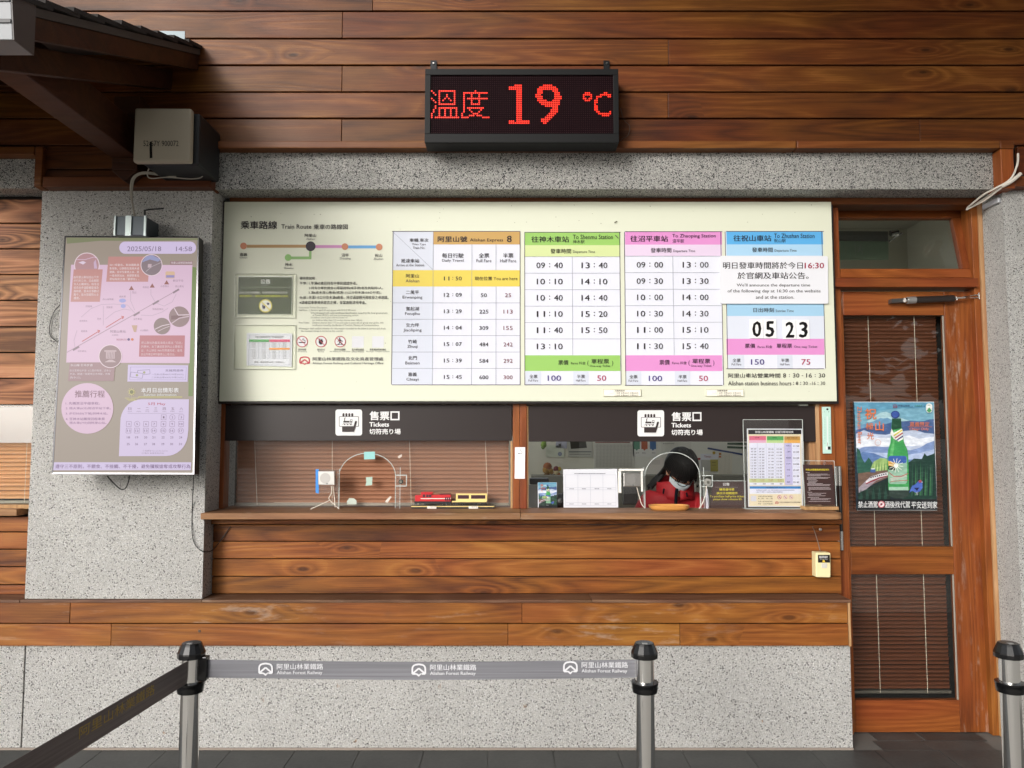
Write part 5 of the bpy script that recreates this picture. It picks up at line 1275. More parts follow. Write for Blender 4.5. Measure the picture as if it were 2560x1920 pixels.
# ================================================================ small things on the wall
th = thing('thermometer', 'pale green thermometer strip on the post right of the window', 'thermometer')
YTH = YF - .018
g = G(); c = [P(2056, 1017, YTH), P(2077, 1017, YTH), P(2079.5, 1134, YTH), P(2058.5, 1134, YTH)]; g.slab(c, (0, .012, 0), mat('thermo_green', '#b9d8cc', .4)); g.build('plate', th, bevel=.002)
S = Sheet((0, YTH, 0), (0, -1, 0), *ZH)
S.disc(1730, 122, 14, '#2e3030', 2); S.rect(1725, 215, 1738, 600, '#e9eeee', 2); S.rect(1729, 560, 1733, 600, '#8b2a2a', 3)
for i in range(17):
    S.rect(1690, 236 + i * 21, 1704, 239 + i * 21, '#5d7a72', 2); S.rect(1756, 236 + i * 21, 1770, 239 + i * 21, '#5d7a72', 2)
S.rect(1710, 612, 1736, 654, '#eceeee', 2); S.rect(1736, 612, 1772, 654, '#26282a', 2); S.text('C', 1688, 146, 1700, 162, '#4b6a62', 2); S.text('F', 1744, 148, 1756, 164, '#4b6a62', 2)
S.build('scale', th)
ns = thing('no_smoking_sticker', 'white upright sticker with cigarette mark on the middle post', 'sticker')
YNS = YF - .008
g = G(); c = [P(1287.5, 1118, YNS), P(1313, 1118, YNS), P(1312.3, 1197, YNS), P(1286.5, 1197, YNS)]; g.slab(c, (0, .003, 0), mat('sticker_white', '#e6e6e9', .4)); g.build('plate', ns, bevel=.0008)
S = Sheet((0, YNS, 0), (0, -1, 0), *ZF); S.rect(1424, 563, 1446, 570, '#30302f', 1); S.rect(1450, 563, 1470, 570, '#9a9a9a', 1); S.path([(1452, 522), (1446, 538), (1466, 546), (1470, 562)], 4, '#9a9a9a', 1); S.rect(1448, 585, 1450, 820, '#d3d3d8', 1); S.build('print', ns)
cb = thing('service_bell', 'cream call bell box with push button under the counter shelf', 'bell')
YCB = YP - .055
g = G(); c = [P(2039, 1381, YCB), P(2076.5, 1382, YCB), P(2077, 1444, YCB), P(2040, 1443, YCB)]; g.slab(c, (0, .052, 0), mat('bell_cream', '#e0d6a6', .5)); g.build('box', cb, bevel=.004)
S = Sheet((0, YCB, 0), (0, -1, 0), 2000, 1300, .37383)
S.rect(120, 233, 200, 285, '#1f1a1a', 1); S.text('服務鈴', 128, 240, 186, 256, '#eeeeee', 2, .01); S.text('Service Bell', 134, 259, 184, 266, '#cfcfcf', 2); S.poly([(150, 282), (152, 270), (158, 266), (164, 270), (168, 282)], '#e0c23e', 2); S.build('label_plate', cb)
g = G(); a = S.pt(141, 288, 0); b = S.pt(180, 320, 0); g.box(a.x, b.x, YCB - .005, YCB - .0003, b.z, a.z, mat('button_grey', '#c9c6bd', .4)); g.build('button', cb, bevel=.0015)
g = G(); g.tube([P(2052, 1384, YP - .02), P(2046, 1360, YP - .008), P(2037, 1330, YP - .006), P(2031, 1317, YP - .036)], .0022, mat('bell_cable', '#7d6a5e', .5), 6); g.build('cable', cb)
for (u, v, Y, m, lab) in ((2052, 1324, YP - .034, STEEL, 'small round steel screw under the right end of the shelf'), (498, 1578, YL - .004, mat('rusty_bolt', '#5a4a40', .6, .5), 'dark bolt head on the lower ledge board above the queue post')):
    g = G(); c = P(u, v, Y); g.cyl(c, c + Vector((0, .012, 0)), .007, m, 10); tag(g.build('bolt_head', bevel=.002), lab, 'bolt')
# ================================================================ things on the counter
M_PAPER = mat('paper_white', '#e9ebf3', .5, k=.78)
def ctop(u, Y): return P(u, 1270, Y).x
# ---- toy train on its plinth
YTR = 3.95
def toyx(x): return xat(900 + x * .18083, 1250, YTR)
def toyz(y): return zat(1180 + y * .18083, YTR)
M_RED = mat('toy_red', '#c02028', .3); M_CR = mat('toy_cream', '#eed48a', .3); M_TB = mat('toy_black', '#1a1a1f', .35); M_TW = mat('toy_window', '#4a2f38', .2); M_TWH = mat('toy_white', '#e8e2da', .4)
base = thing('toy_track', 'black and cream toy track plinth under the brick built train', 'track')
g = G(); g.box(toyx(716), toyx(1858), YTR - .022, YTR + .03, zct + .0005, toyz(478), M_TB); g.build('plinth', base)
g = G(); g.box(toyx(716), toyx(1856), YTR - .024, YTR + .03, toyz(477), toyz(470), M_CR)
for i in range(72): xx = 722 + i * 15.8; g.box(toyx(xx), toyx(xx + 8), YTR - .024, YTR - .017, toyz(470), toyz(464), M_CR)
g.build('studs', base)['kind'] = 'stuff'
g = G(); g.box(toyx(716), toyx(1850), YTR - .012, YTR - .009, toyz(464), toyz(457), M_TB); g.box(toyx(716), toyx(1850), YTR + .014, YTR + .017, toyz(464), toyz(457), M_TB); g.build('rails', base)
for a, b, t in ((938, 1064, '阿里山林業'), (1508, 1634, '檜木車')):
    g = G(); g.box(toyx(a), toyx(b), YTR - .030, YTR - .0265, toyz(498), toyz(466), M_TWH); g.build('name_tag', base)
    S = Sheet((0, YTR - .030, 0), (0, -1, 0), 900, 1180, .18083); S.text(t, a + 35, 478, b - 14, 490, '#404040', 2); S.build('lettering', base)
loc = thing('toy_locomotive', 'red toy locomotive with white stripe in the left window', 'toy train')
g = G(); f_ = YTR - .016; k_ = YTR + .02
g.box(toyx(766), toyx(850), f_, k_, toyz(402), toyz(318), M_RED); g.box(toyx(850), toyx(990), f_, k_, toyz(402), toyz(298), M_RED); g.box(toyx(990.5), toyx(1256), f_, k_, toyz(402), toyz(312), M_RED); g.box(toyx(846), toyx(1010), f_ - .002, k_ + .002, toyz(297), toyz(275), M_RED)
g.box(toyx(1100), toyx(1252), f_ + .004, k_ - .004, toyz(311.5), toyz(298), mat('toy_dark_red', '#5a1a20', .3)); g.build('body', loc, bevel=.0008)
g = G(); g.box(toyx(845), toyx(1256), f_ - .0012, f_ - .0002, toyz(369), toyz(359), M_TWH); g.build('stripe', loc)
for a, b in ((872, 903), (920, 950), (955, 990)): g = G(); g.box(toyx(a), toyx(b), f_ - .002, f_ - .0002, toyz(345), toyz(308), M_TW); g.build('window', loc)
for i in range(3): g = G(); g.box(toyx(1178 + i * 26), toyx(1196 + i * 26), f_ - .002, f_ - .0013, toyz(392), toyz(345), M_TW); g.build('vent', loc)
g = G(); g.box(toyx(756), toyx(1262), f_ + .004, k_ - .004, toyz(430), toyz(402.5), M_TB); g.build('chassis', loc)
def wheels(o, xs_):
    for x in xs_:
        g = G(); g.cyl((toyx(x), f_ - .001, toyz(441)), (toyx(x), f_ + .004, toyz(441)), .0058, M_TB, 12); g.cyl((toyx(x), f_ - .0022, toyz(441)), (toyx(x), f_ - .001, toyz(441)), .002, STEEL, 8); g.build('wheel', o)
wheels(loc, (778, 838, 905, 1145, 1200, 1250))
car = thing('toy_coach', 'cream toy passenger coach behind the red toy locomotive', 'toy train')
g = G(); g.box(toyx(1330), toyx(1758), f_, k_, toyz(400), toyz(368), M_CR); g.box(toyx(1330), toyx(1758), f_, k_, toyz(316), toyz(297), M_CR); g.box(toyx(1272), toyx(1750), f_, k_, toyz(414), toyz(400.3), M_CR)
for a, b in ((1330, 1354), (1510, 1536), (1735, 1758)): g.box(toyx(a), toyx(b), f_, k_, toyz(367.7), toyz(316.3), M_CR)
g.build('body', car, bevel=.0006)
for a in (1356, 1384, 1412, 1440, 1470, 1538, 1568, 1600, 1632, 1668, 1702): g = G(); g.box(toyx(a), toyx(a + 25), f_ + .001, f_ + .004, toyz(366), toyz(318), M_TW); g.build('window', car)
g = G(); g.box(toyx(1330), toyx(1758), f_ + .006, k_, toyz(367), toyz(316.5), M_TW); g.box(toyx(1290), toyx(1745), f_ + .006, k_ - .004, toyz(432), toyz(414.5), M_TB); g.build('chassis', car)
wheels(car, (1300, 1345, 1420, 1605, 1690))
# ---- window 1: intercom, tape, plates
def intercom(lab, u0, v0, u1, v1, Y, frame=None):
    o = thing('intercom', lab, 'intercom', 'intercom speakers at the windows')
    g = G(); c = [P(u0, v0, Y), P(u1, v0, Y), P(u1, v1, Y), P(u0, v1, Y)]; g.slab(c, (0, .022, 0), STEEL); g.build('body', o, bevel=.003)
    g = G(); cx = P((u0 + u1) / 2 - 3, (v0 + v1) / 2, Y - .0006); n = 24
    g.poly([(cx.x + .027 * math.cos(2 * math.pi * i / n), cx.y, cx.z + .027 * math.sin(2 * math.pi * i / n)) for i in range(n)], mat('grille_steel', '#9c9a97', .45, .9)); g.build('grille', o)
    g = G(); p = P((u0 + u1) / 2 + 2, v1 - 4, Y); g.cyl(p, p + Vector((0, -.003, 0)), .0035, mat('led_off', '#55595a', .3), 8); g.build('button', o)
    return o
YIC = 3.90
ic1 = intercom('silver intercom box with blue tape in the left ticket window', 795, 1178, 837, 1213, YIC)
g = G(); c = [P(789, 1173, YIC + .002), P(797, 1173, YIC + .002), P(797, 1234, YIC + .002), P(789, 1232, YIC + .002)]; g.slab(c, (0, .001, 0), mat('blue_tape', '#2e86d6', .5)); g.build('tape', ic1)
ic2 = intercom('silver intercom box with white foam tape in the right ticket window', 1559, 1182, 1602, 1217, YIC)
g = G()
M_FOAM = mat('foam_tape', '#e6e4dd', .8)
for a, b, c_, d in ((1547, 1172, 1610, 1177), (1546, 1178, 1553, 1232), (1603, 1178, 1607, 1229)): g.pbox(a, b, c_, d, YIC - .004, YIC + .004, M_FOAM)
g.build('foam_tape', ic2)
g = G(); g.pbox(1546, 1172, 1610, 1234, YIC + .023, YIC + .026, ACRYL); g.build('acrylic_plate', ic2)
g = G(); g.pbox(790, 1173, 847, 1232, YIC + .023, YIC + .026, ACRYL); g.build('acrylic_plate', ic1)
for o, u, pts in ((ic1, 0, [(828, 1215), (829, 1232), (822, 1246), (832, 1258), (848, 1272)]), (ic1, 0, [(833, 1216), (836, 1244), (838, 1268)]), (ic1, 0, [(826, 1250), (800, 1262), (776, 1273)]), (ic2, 0, [(1592, 1218), (1598, 1240), (1604, 1260), (1613, 1271)])):
    g = G(); g.tube([P(a, b, 3.915 if b < 1260 else 3.90) for a, b in pts], .0022, mat('ivory_cable', '#d9d0c2', .5), 6); g.build('cable', o)
for o, us, vt in ((win1, (842, 848), 1172), (win1, (990, 1000), 1168), (win2, (1606, 1610), 1168), (win2, (1752, 1760), 1168)):
    g = G(); g.pbox(us[0], vt, us[1], 1271, 3.93, 3.933, ACRYL); g.build('acrylic_strip', o)
    g = G(); g.pbox(us[1] - .6, vt, us[1] + .6, 1271, 3.9295, 3.934, ACRYL_E); g.build('acrylic_edge', o)
# microphone disc fixtures
for lab, u, v, m1 in (('small dark disc fixture taped right of the left arch', 1003, 1204, '#2e3634'), ('round silver door buzzer on acrylic right of the clerk', 1768, 1205, '#a9a8a2')):
    o = thing('buzzer', lab, 'buzzer')
    g = G(); p = P(u, v, 3.925); g.cyl(p, p + Vector((0, -.012, 0)), .012 if u < 1500 else .019, mat('buz' + str(u), m1, .35, .5), 16); g.cyl(p + Vector((0, -.012, 0)), p + Vector((0, -.018, 0)), .007, mat('buz_c', '#77786f', .3, .6), 12); g.build('disc', o, smooth=True)
    g = G(); 
    for a, b, c_, d in ((u - 13, v - 17, u + 14, v - 15), (u + 12, v - 15, u + 14, v + 11), (u - 13, v + 10, u + 14, v + 12)): g.pbox(a, b, c_, d, 3.926, 3.932, ACRYL_E)
    g.build('holder_edge', o)
    if u > 1500:
        g = G(); g.tube([P(1766, 1215, 3.915), P(1764, 1236, 3.905), P(1756, 1258, 3.90), P(1748, 1271, 3.90)], .0028, M_WH, 6); g.build('cable', o)
# teal tape remnants
S = Sheet((0, YG, 0), (0, -1, 0), *ZE)
for pts, c, lab in (([(1574, 552), (1690, 548), (1692, 628), (1576, 632)], '#8fc9c6', 'pale teal tape square at the top of the left arch'), ([(1594, 822), (1664, 816), (1660, 905), (1590, 912), (1600, 870)], '#a9c2b4', 'torn grey green tape remnant inside the left arch'),
                    ([(1392, 1075), (1420, 1042), (1470, 1046), (1496, 1072), (1494, 1110), (1396, 1108)], '#b9c4b8', 'torn tape remnant at the lower left of the left arch'), ([(1796, 1080), (1850, 1022), (1870, 1030), (1822, 1096)], '#cfc6bb', 'slanted tape scrap at the lower right of the left arch'),
                    ([(1932, 600), (1975, 575), (1978, 600), (1945, 622)], '#c9bcb0', 'pale tape scrap beside the blind cord in the left window')):
    q0 = [S.pt(x, y, 0) + Vector((0, -.002, 0)) for x, y in pts]
    g = G(); g.prism(q0[::-1], (0, .0008, 0), mat('tape_' + c.strip('#'), c, .5)); tag(g.build('tape_scrap'), lab, 'tape')
# ---- window 2 counter things
mc = thing('postcard', 'small upright postcard of the green bottle on the counter', 'postcard')
YMC = 3.955
c = [P(1344.5, 1206, YMC), P(1392.5, 1206, YMC), P(1392.5, 1268.5, YMC), P(1345, 1268.5, YMC)]
g = G(); g.slab([p + Vector((0, .0012, 0)) for p in c], (0, .001, 0), M_PAPER); g.build('card', mc)
S = Sheet((0, YMC, 0), (0, -1, 0), 1345 - 230 * .0578, 1206 - 272 * .0558, .0567, step=.0003, mf=artpaint)
posterart(S, False); S.build('printed_picture', mc)
qs = thing('code_sheet', 'white sheet with a two row grid standing on the counter', 'notice sheet')
YQ = 3.94
ZQ = (1320, 1090, .1085)
S = Sheet((0, YQ, 0), (0, -1, 0), *ZQ)
c = [S.pt(808, 768), S.pt(2056, 756), S.pt(2080, 1648), S.pt(822, 1650)]
g = G(); g.slab(c, (0, .002, 0), M_PAPER); g.build('sheet', qs)
S.dashes(1066, 850, 1800, 880, 14, '#6a6e7c', 1, 2, 4, .97)
S.frame(868, 894, 2026, 1600, 4, '#aeb4c6', 2)
for y in (1190, 1240, 1534): S.rect(868, y - 2, 2026, y + 2, '#aeb4c6', 2.5)
for x in (1150, 1438, 1728): S.rect(x - 2, 894, x + 2, 1600, '#aeb4c6', 3)
for j, y in enumerate((1216, 1566)):
    for i, x in enumerate((1006, 1294, 1588, 1878)): S.dashes(x - 52, y - 12, x + 52, y + 12, 14, '#7d8190', 1, 3, i + j * 4, .9)
S.build('grid_print', qs)
# coin tray
tray = thing('coin_tray', 'rounded golden brown money tray on the counter before the clerk', 'tray')
YT0 = 3.80; xt0, xt1 = xat(1629, 1268, YT0), xat(1730, 1268, YT0); M_TR = mat('tray_gold', '#c98f4c', .35)
g = G(); n = 28; cx = (xt0 + xt1) / 2; hw = (xt1 - xt0) / 2
def ringpts(s_, z, hy): return [(cx + (abs(math.cos(a)) ** .6) * math.copysign(1, math.cos(a)) * hw * s_, YT0 + .07 + (abs(math.sin(a)) ** .6) * math.copysign(1, math.sin(a)) * hy * s_, z) for a in [2 * math.pi * i / n for i in range(n)]]
rs = [ringpts(.86, zct + .0006, .062), ringpts(.97, zct + .010, .062), ringpts(1.0, zct + .024, .062), ringpts(.96, zct + .024, .062), ringpts(.88, zct + .010, .062), ringpts(.6, zct + .005, .062)]
vs_ = [p for r_ in rs for p in r_]
g.add(vs_, [(k * n + i, k * n + (i + 1) % n, (k + 1) * n + (i + 1) % n, (k + 1) * n + i) for k in range(5) for i in range(n)] + [tuple(range(n - 1, -1, -1)), tuple(range(5 * n, 6 * n))], M_TR); g.build('tray_body', tray, smooth=60)
# notice 公告
nt2 = thing('counter_notice', 'dark brown notice with yellow writing about half-price tickets', 'notice')
YN2 = 3.93; S = Sheet((0, YN2, 0), (0, -1, 0), 1600, 1100, .11754)
c = [S.pt(1548, 880), S.pt(2290, 882), S.pt(2290, 1436), S.pt(1480, 1440)]
g = G(); g.slab(c, (0, .002, 0), mat('notice_brown', '#3e2b29', .35)); g.build('sheet', nt2)
S.text('公告', 1758, 908, 1904, 972, '#e8e8e6', 2, .03); S.rect(1590, 1002, 2080, 1006, '#b5aaa6', 2)
YE = '#e2d438'
S.text('購買優待票', 1686, 1026, 2006, 1078, YE, 2, .016); S.text('請出示相關證件', 1630, 1104, 2078, 1156, YE, 2, .016)
S.text('To purchase half-price tickets,', 1486, 1176, 2240, 1232, YE, 2, .012); S.text('please show relevant ID.', 1558, 1242, 2172, 1290, YE, 2, .012); S.build('lettering', nt2)
def acryl(o, u0, v0, u1, v1, Y, nm='acrylic_holder', d=.003):
    g = G(); g.pbox(u0, v0, u1, v1, Y, Y + d, ACRYL); g.build(nm, o)
    g = G(); z0, z1 = zat(v1, Y), zat(v0, Y); x0, x1 = xat(u0, (v0 + v1) / 2, Y), xat(u1, (v0 + v1) / 2, Y)
    e = .0011
    g.box(x0 - e, x0 + e, Y - .0005, Y + d + .0005, z0, z1, ACRYL_E); g.box(x1 - e, x1 + e, Y - .0005, Y + d + .0005, z0, z1, ACRYL_E); g.box(x0 + e, x1 - e, Y - .0005, Y + d + .0005, z1 - e, z1 + e, ACRYL_E); g.build('acrylic_edge', o)
acryl(nt2, 1752, 1202, 1864, 1271, YN2 - .006)
# bottle/white tube left of notice
g = G(); p = P(1769, 1270, 3.94); g.lathe(p.x, 3.945, [(.0, zct + .0006), (.010, zct + .0006), (.009, zct + .06), (.005, zct + .085), (.004, zct + .10)], mat('white_tube', '#c6c5cf', .4), 14)
tag(g.build('glue_tube', smooth=True), 'slim white tube standing left of the brown notice', 'tube')
# timetable stand
ts = thing('timetable_stand', 'tall clear acrylic stand with a colourful printed train timetable', 'sign stand')
YTS = 3.91; S = Sheet((0, YTS, 0), (0, -1, 0), *ZH)
c = [S.pt(670, 376), S.pt(1400, 378), S.pt(1408, 1408), S.pt(688, 1406)]
g = G(); g.slab(c, (0, .002, 0), M_PAPER); g.build('sheet', ts)
S.poly([(684, 390), (1384, 392), (1396, 1398), (700, 1396)], '#ecdfbf', 1); S.rect(688, 392, 1386, 450, '#16131a', 2)
S.text('阿里山林業鐵路 支線列車時刻表', 780, 406, 1284, 438, '#eeeeee', 3, .012)
S.rect(700, 474, 922, 530, '#e0708c', 2); S.rect(934, 476, 1152, 530, '#57aa5c', 2); S.rect(1164, 478, 1370, 530, '#c49650', 2)
S.rect(700, 530, 922, 564, '#eab4cf', 2); S.rect(934, 530, 1152, 564, '#b9d68e', 2); S.rect(1164, 530, 1370, 566, '#eeb45a', 2)
S.text('沼平線', 776, 486, 832, 504, '#5a2030', 3, .01); S.text('神木線', 1004, 488, 1062, 506, '#1c4022', 3, .01); S.text('嘉義－阿里山線', 1196, 490, 1336, 506, '#40280e', 3, .01)
S.rect(702, 566, 1158, 1034, '#e8e8f8', 2); S.rect(1166, 568, 1268, 1120, '#c9c2e8', 2); S.rect(1268, 568, 1374, 1124, '#e8e8f8', 2)
for i in range(12): S.rect(706, 626 + i * 37, 926, 628 + i * 37, '#c3c6da', 3)
for i in range(10): S.rect(934, 626 + i * 41, 1156, 628 + i * 41, '#c3c6da', 3)
for x in (812, 928, 1040): S.rect(x - 1.5, 566, x + 1.5, 1034, '#b4b8cf', 3.4)
A_ = ['09 00', '09 30', '10 00', '10 30', '11 00', '11 30', '13 00', '13 30', '14 00', '14 30', '15 10']; B_ = ['09 20', '09 50', '10 20', '10 50', '11 20', '11 50', '13 20', '13 50', '14 20', '14 50', '15 30']
for i in range(11):
    S.text(A_[i], 722, 636 + i * 37, 794, 652 + i * 37, '#2c2a3c', 4, .02); S.text(B_[i], 828, 636 + i * 37, 900, 652 + i * 37, '#2c2a3c', 4, .02)
for i, (a, b) in enumerate(zip(['09 40', '10 10', '10 40', '11 10', '11 40', '13 10', '13 40', '14 10', '14 40', '15 20'], ['10 00', '10 30', '11 00', '11 30', '12 00', '13 30', '14 00', '14 30', '15 10', '15 40'])):
    S.text(a, 952, 638 + i * 41, 1022, 655 + i * 41, '#2c2a3c', 4, .02); S.text(b, 1062, 638 + i * 41, 1132, 655 + i * 41, '#2c2a3c', 4, .02)
S.rect(704, 1036, 1160, 1086, '#c9d29a', 2); S.rect(704, 1088, 1160, 1122, '#e8e8f8', 2)
for x in (740, 850, 965, 1085): S.text('15 50', x - 10, 1042, x + 52, 1056, '#a05a44', 4); S.text('(末班車)', x - 6, 1062, x + 48, 1074, '#c06a44', 4)
for x, t in ((760, '100'), (880, '50'), (988, '100'), (1102, '50')): S.text(t, x, 1096, x + 36, 1112, '#2c2a3c', 4, .02)
for i, (a, t) in enumerate(zip(['阿里山', '二萬平', '奮起湖', '交力坪', '竹崎', '北門', '嘉義'], ['11 50', '12 09', '13 29', '14 04', '15 07', '15 39', '15 45'])):
    y = 605 + i * 79.5; w_ = 30 if len(a) == 3 else 20
    S.text(a, 1216 - w_, y - 12, 1216 + w_, y + 6, '#3c3560', 4, .01); S.text(t, 1282, y - 10, 1356, y + 12, '#2c2a3c', 4, .02)
    if i: S.rect(1168, y - 42, 1374, y - 40, '#b4b8cf', 3)
S.rect(706, 1136, 1380, 1168, '#2f86cf', 2); S.text('祝山線觀日列車', 924, 1144, 1080, 1162, '#12325c', 3, .01); S.text('Zhushan Line', 1094, 1148, 1178, 1160, '#12325c', 3)
S.rect(706, 1168, 1380, 1236, '#e8eaf8', 2); S.text('※因應季節日出時間不一致，阿里山車站每日公告次日開車時刻及售票時間。', 790, 1180, 1300, 1196, '#4c4a80', 4); S.text('※每日下午四時三十分在車站公告欄公布發車時刻', 790, 1204, 1140, 1220, '#4c4a80', 4)
S.rect(722, 1262, 794, 1332, '#d9d9e4', 3)
S.text('阿里山車站營業時間', 820, 1260, 1006, 1276, '#4a4038', 4); S.text('8 : 30 - 16 : 30', 820, 1288, 1010, 1306, '#4a4038', 4); S.text('阿里山車站連絡電話', 820, 1328, 1006, 1344, '#4a4038', 4); S.text('05 - 2679200', 820, 1356, 1010, 1374, '#4a4038', 4)
for x in (1098, 1176, 1252): S.disc(x, 1280, 23, '#eee4dd', 4); S.ring(x, 1280, 23, 6, '#c04a60', 5); S.disc(x, 1280, 8, '#5a3040', 5); S.line(x - 16, 1264, x + 16, 1296, 5, '#c04a60', 6)
logo(S, 1044, 1336, 1086, 1370, 6, '#c04a50', 4); S.text('阿里山林業鐵路及文化資產管理處', 1098, 1338, 1376, 1356, '#4a4038', 4, .01)
S.build('timetable_print', ts)
acryl(ts, 1860, 1049, 2009, 1270, YTS - .006)
g = G(); x0, x1 = xat(1862, 1270, YTS), xat(2012, 1270, YTS); g.box(x0, x1, YTS - .012, YTS + .05, zct + .0006, zct + .003, ACRYL_E); g.build('foot_plate', ts)
# flip stand
fs_ = thing('rules_stand', 'ring bound brown rules sheet on a stand with wooden base', 'sign stand')
YFS = 3.86; S = Sheet((0, YFS, 0), (0, -1, 0), *ZH)
c = [S.pt(1410, 852), S.pt(1796, 852), S.pt(1832, 1378), S.pt(1446, 1376)]
g = G(); g.slab(c, (0, .002, 0), mat('rules_brown', '#3b2826', .35)); g.build('sheet', fs_)
S.text('阿里山林業鐵路旅客運送契約', 1446, 904, 1752, 930, '#e6d43c', 2, .014)
rr_ = random.Random(3)
for i, (y, x0, x1) in enumerate([(956, 1446, 1496), (976, 1470, 1736), (988, 1470, 1764), (1000, 1470, 1644), (1020, 1462, 1768), (1032, 1462, 1738), (1046, 1462, 1590), (1064, 1478, 1606), (1078, 1478, 1590), (1090, 1478, 1576), (1102, 1462, 1668), (1114, 1468, 1772), (1126, 1468, 1760), (1150, 1480, 1762), (1164, 1480, 1776), (1178, 1484, 1776), (1190, 1484, 1506), (1214, 1466, 1530), (1228, 1480, 1716), (1246, 1480, 1650), (1262, 1484, 1706), (1284, 1470, 1622), (1300, 1508, 1776), (1314, 1508, 1740), (1336, 1482, 1772)]):
    S.dashes(x0, y - 5, x1, y + 4, 4.5, '#c9bfc2', 1, 2, i, .99)
S.build('lettering', fs_)
g = G(); c = [S.pt(1404, 800), S.pt(1822, 802), S.pt(1856, 1410), S.pt(1430, 1410)]; g.slab([p + Vector((0, .0025, 0)) for p in c], (0, .003, 0), ACRYL)
g.build('acrylic_back', fs_)
g = G(); 
for a, b in zip(c, c[1:] + c[:1]): g.cyl(a + Vector((0, .003, 0)), b + Vector((0, .003, 0)), .0013, ACRYL_E, 6)
g.build('acrylic_edge', fs_)
for x in (1486, 1690):
    g = G(); p = S.pt(x, 835); g.tube([p + Vector((.004 * math.sin(t), -.009 * math.cos(t), .012 * math.sin(t))) for t in [2 * math.pi * i / 10 for i in range(11)]], .0012, CHROME, 6, smooth=False); g.build('binder_ring', fs_)
g = G(); x0, x1 = xat(2013, 1273, 3.84), xat(2098, 1273, 3.84); g.box(x0, x1, 3.84, 3.91, zct + .0006, zct + .018, W_RAW); g.build('wooden_base', fs_, bevel=.003)

# ================================================================ clerk
SKIN = mat('skin', '#cf9a7c', .5); q = N('hair_black'); q.b.inputs['Base Color'].default_value = (.006, .005, .0045, 1); q.b.inputs['Roughness'].default_value = .55; q.b.inputs['Specular IOR Level'].default_value = .35
nz = q.n('ShaderNodeTexNoise', ins={'Vector': q.n('ShaderNodeMapping', ins={0: q.n('ShaderNodeNewGeometry').outputs['Position'], 'Scale': (420, 60, 40)}).outputs[0], 'Scale': 1.0, 'Detail': 3.0}).outputs[0]
q.link(q.n('ShaderNodeBump', ins={'Strength': .8, 'Distance': .003, 'Height': nz}).outputs[0], q.b.inputs['Normal']); HAIR = q.m; JACK = mat('jacket_red', '#a80c18', .7, k=.75); JDK = mat('jacket_navy', '#0d0f16', .8, spec=.1)
person = thing('person', 'clerk in a red jacket, face mask and glasses bending over the desk', 'person')
YPn = 4.42
def skinmesh(name, verts, edges, radii, m, parent, root=0, sub=2):
    me = bpy.data.meshes.new(name); me.from_pydata([tuple(v) for v in verts], edges, []); me.materials.append(m)
    o = bpy.data.objects.new(name, me); scene.collection.objects.link(o); o.parent = parent
    sk = o.modifiers.new('skin', 'SKIN'); sk.use_smooth_shade = True
    for i, r_ in enumerate(radii): 
        me.skin_vertices[0].data[i].radius = r_ if hasattr(r_, '__len__') else (r_, r_)
        me.skin_vertices[0].data[i].use_root = (i == root)
    ss = o.modifiers.new('sub', 'SUBSURF'); ss.levels = sub; ss.render_levels = sub
    return o
hc = P(1703, 1172, YPn - .09)          # head centre
nb = P(1688, 1232, YPn)                # neck base
ch = P(1682, 1292, YPn + .03); sh_l = P(1622, 1256, YPn + .02); sh_r = P(1740, 1260, YPn + .02)
pel = Vector((ch.x, YPn + .12, .60)); wst = Vector((ch.x, YPn + .10, .80))
el_l = Vector((sh_l.x - .07, YPn - .06, .98)); el_r = Vector((sh_r.x + .05, YPn - .06, .98))
wr_l = Vector((sh_l.x + .06, YPn - .22, .93)); wr_r = Vector((sh_r.x - .02, YPn - .22, .93))
V_ = [pel, wst, ch, nb, hc + Vector((-.01, .05, -.05)), sh_l, el_l, wr_l, sh_r, el_r, wr_r, wr_l + Vector((.05, -.05, .0)), wr_r + Vector((-.05, -.05, .0)), pel + Vector((-.09, -.3, 0)), pel + Vector((.09, -.3, 0)), pel + Vector((-.09, -.32, -.5)), pel + Vector((.09, -.32, -.5))]
E_ = [(0, 1), (1, 2), (2, 3), (3, 4), (2, 5), (5, 6), (6, 7), (2, 8), (8, 9), (9, 10), (7, 11), (10, 12), (0, 13), (0, 14), (13, 15), (14, 16)]
skinmesh('body', V_, E_, [(.14, .10), (.12, .09), (.13, .09), .055, .055, .055, .042, .028, .055, .042, .028, .03, .03, .07, .07, .05, .05], SKIN, person)
J_ = [wst + Vector((0, 0, -.1)), wst, ch + Vector((0, 0, -.05)), nb + Vector((0, 0, -.03)), sh_l, el_l, wr_l, sh_r, el_r, wr_r]
skinmesh('jacket', J_, [(0, 1), (1, 2), (2, 3), (2, 4), (4, 5), (5, 6), (2, 7), (7, 8), (8, 9)], [(.15, .11), (.15, .11), (.155, .11), (.10, .085), .085, .068, .05, .085, .068, .05], JACK, person)
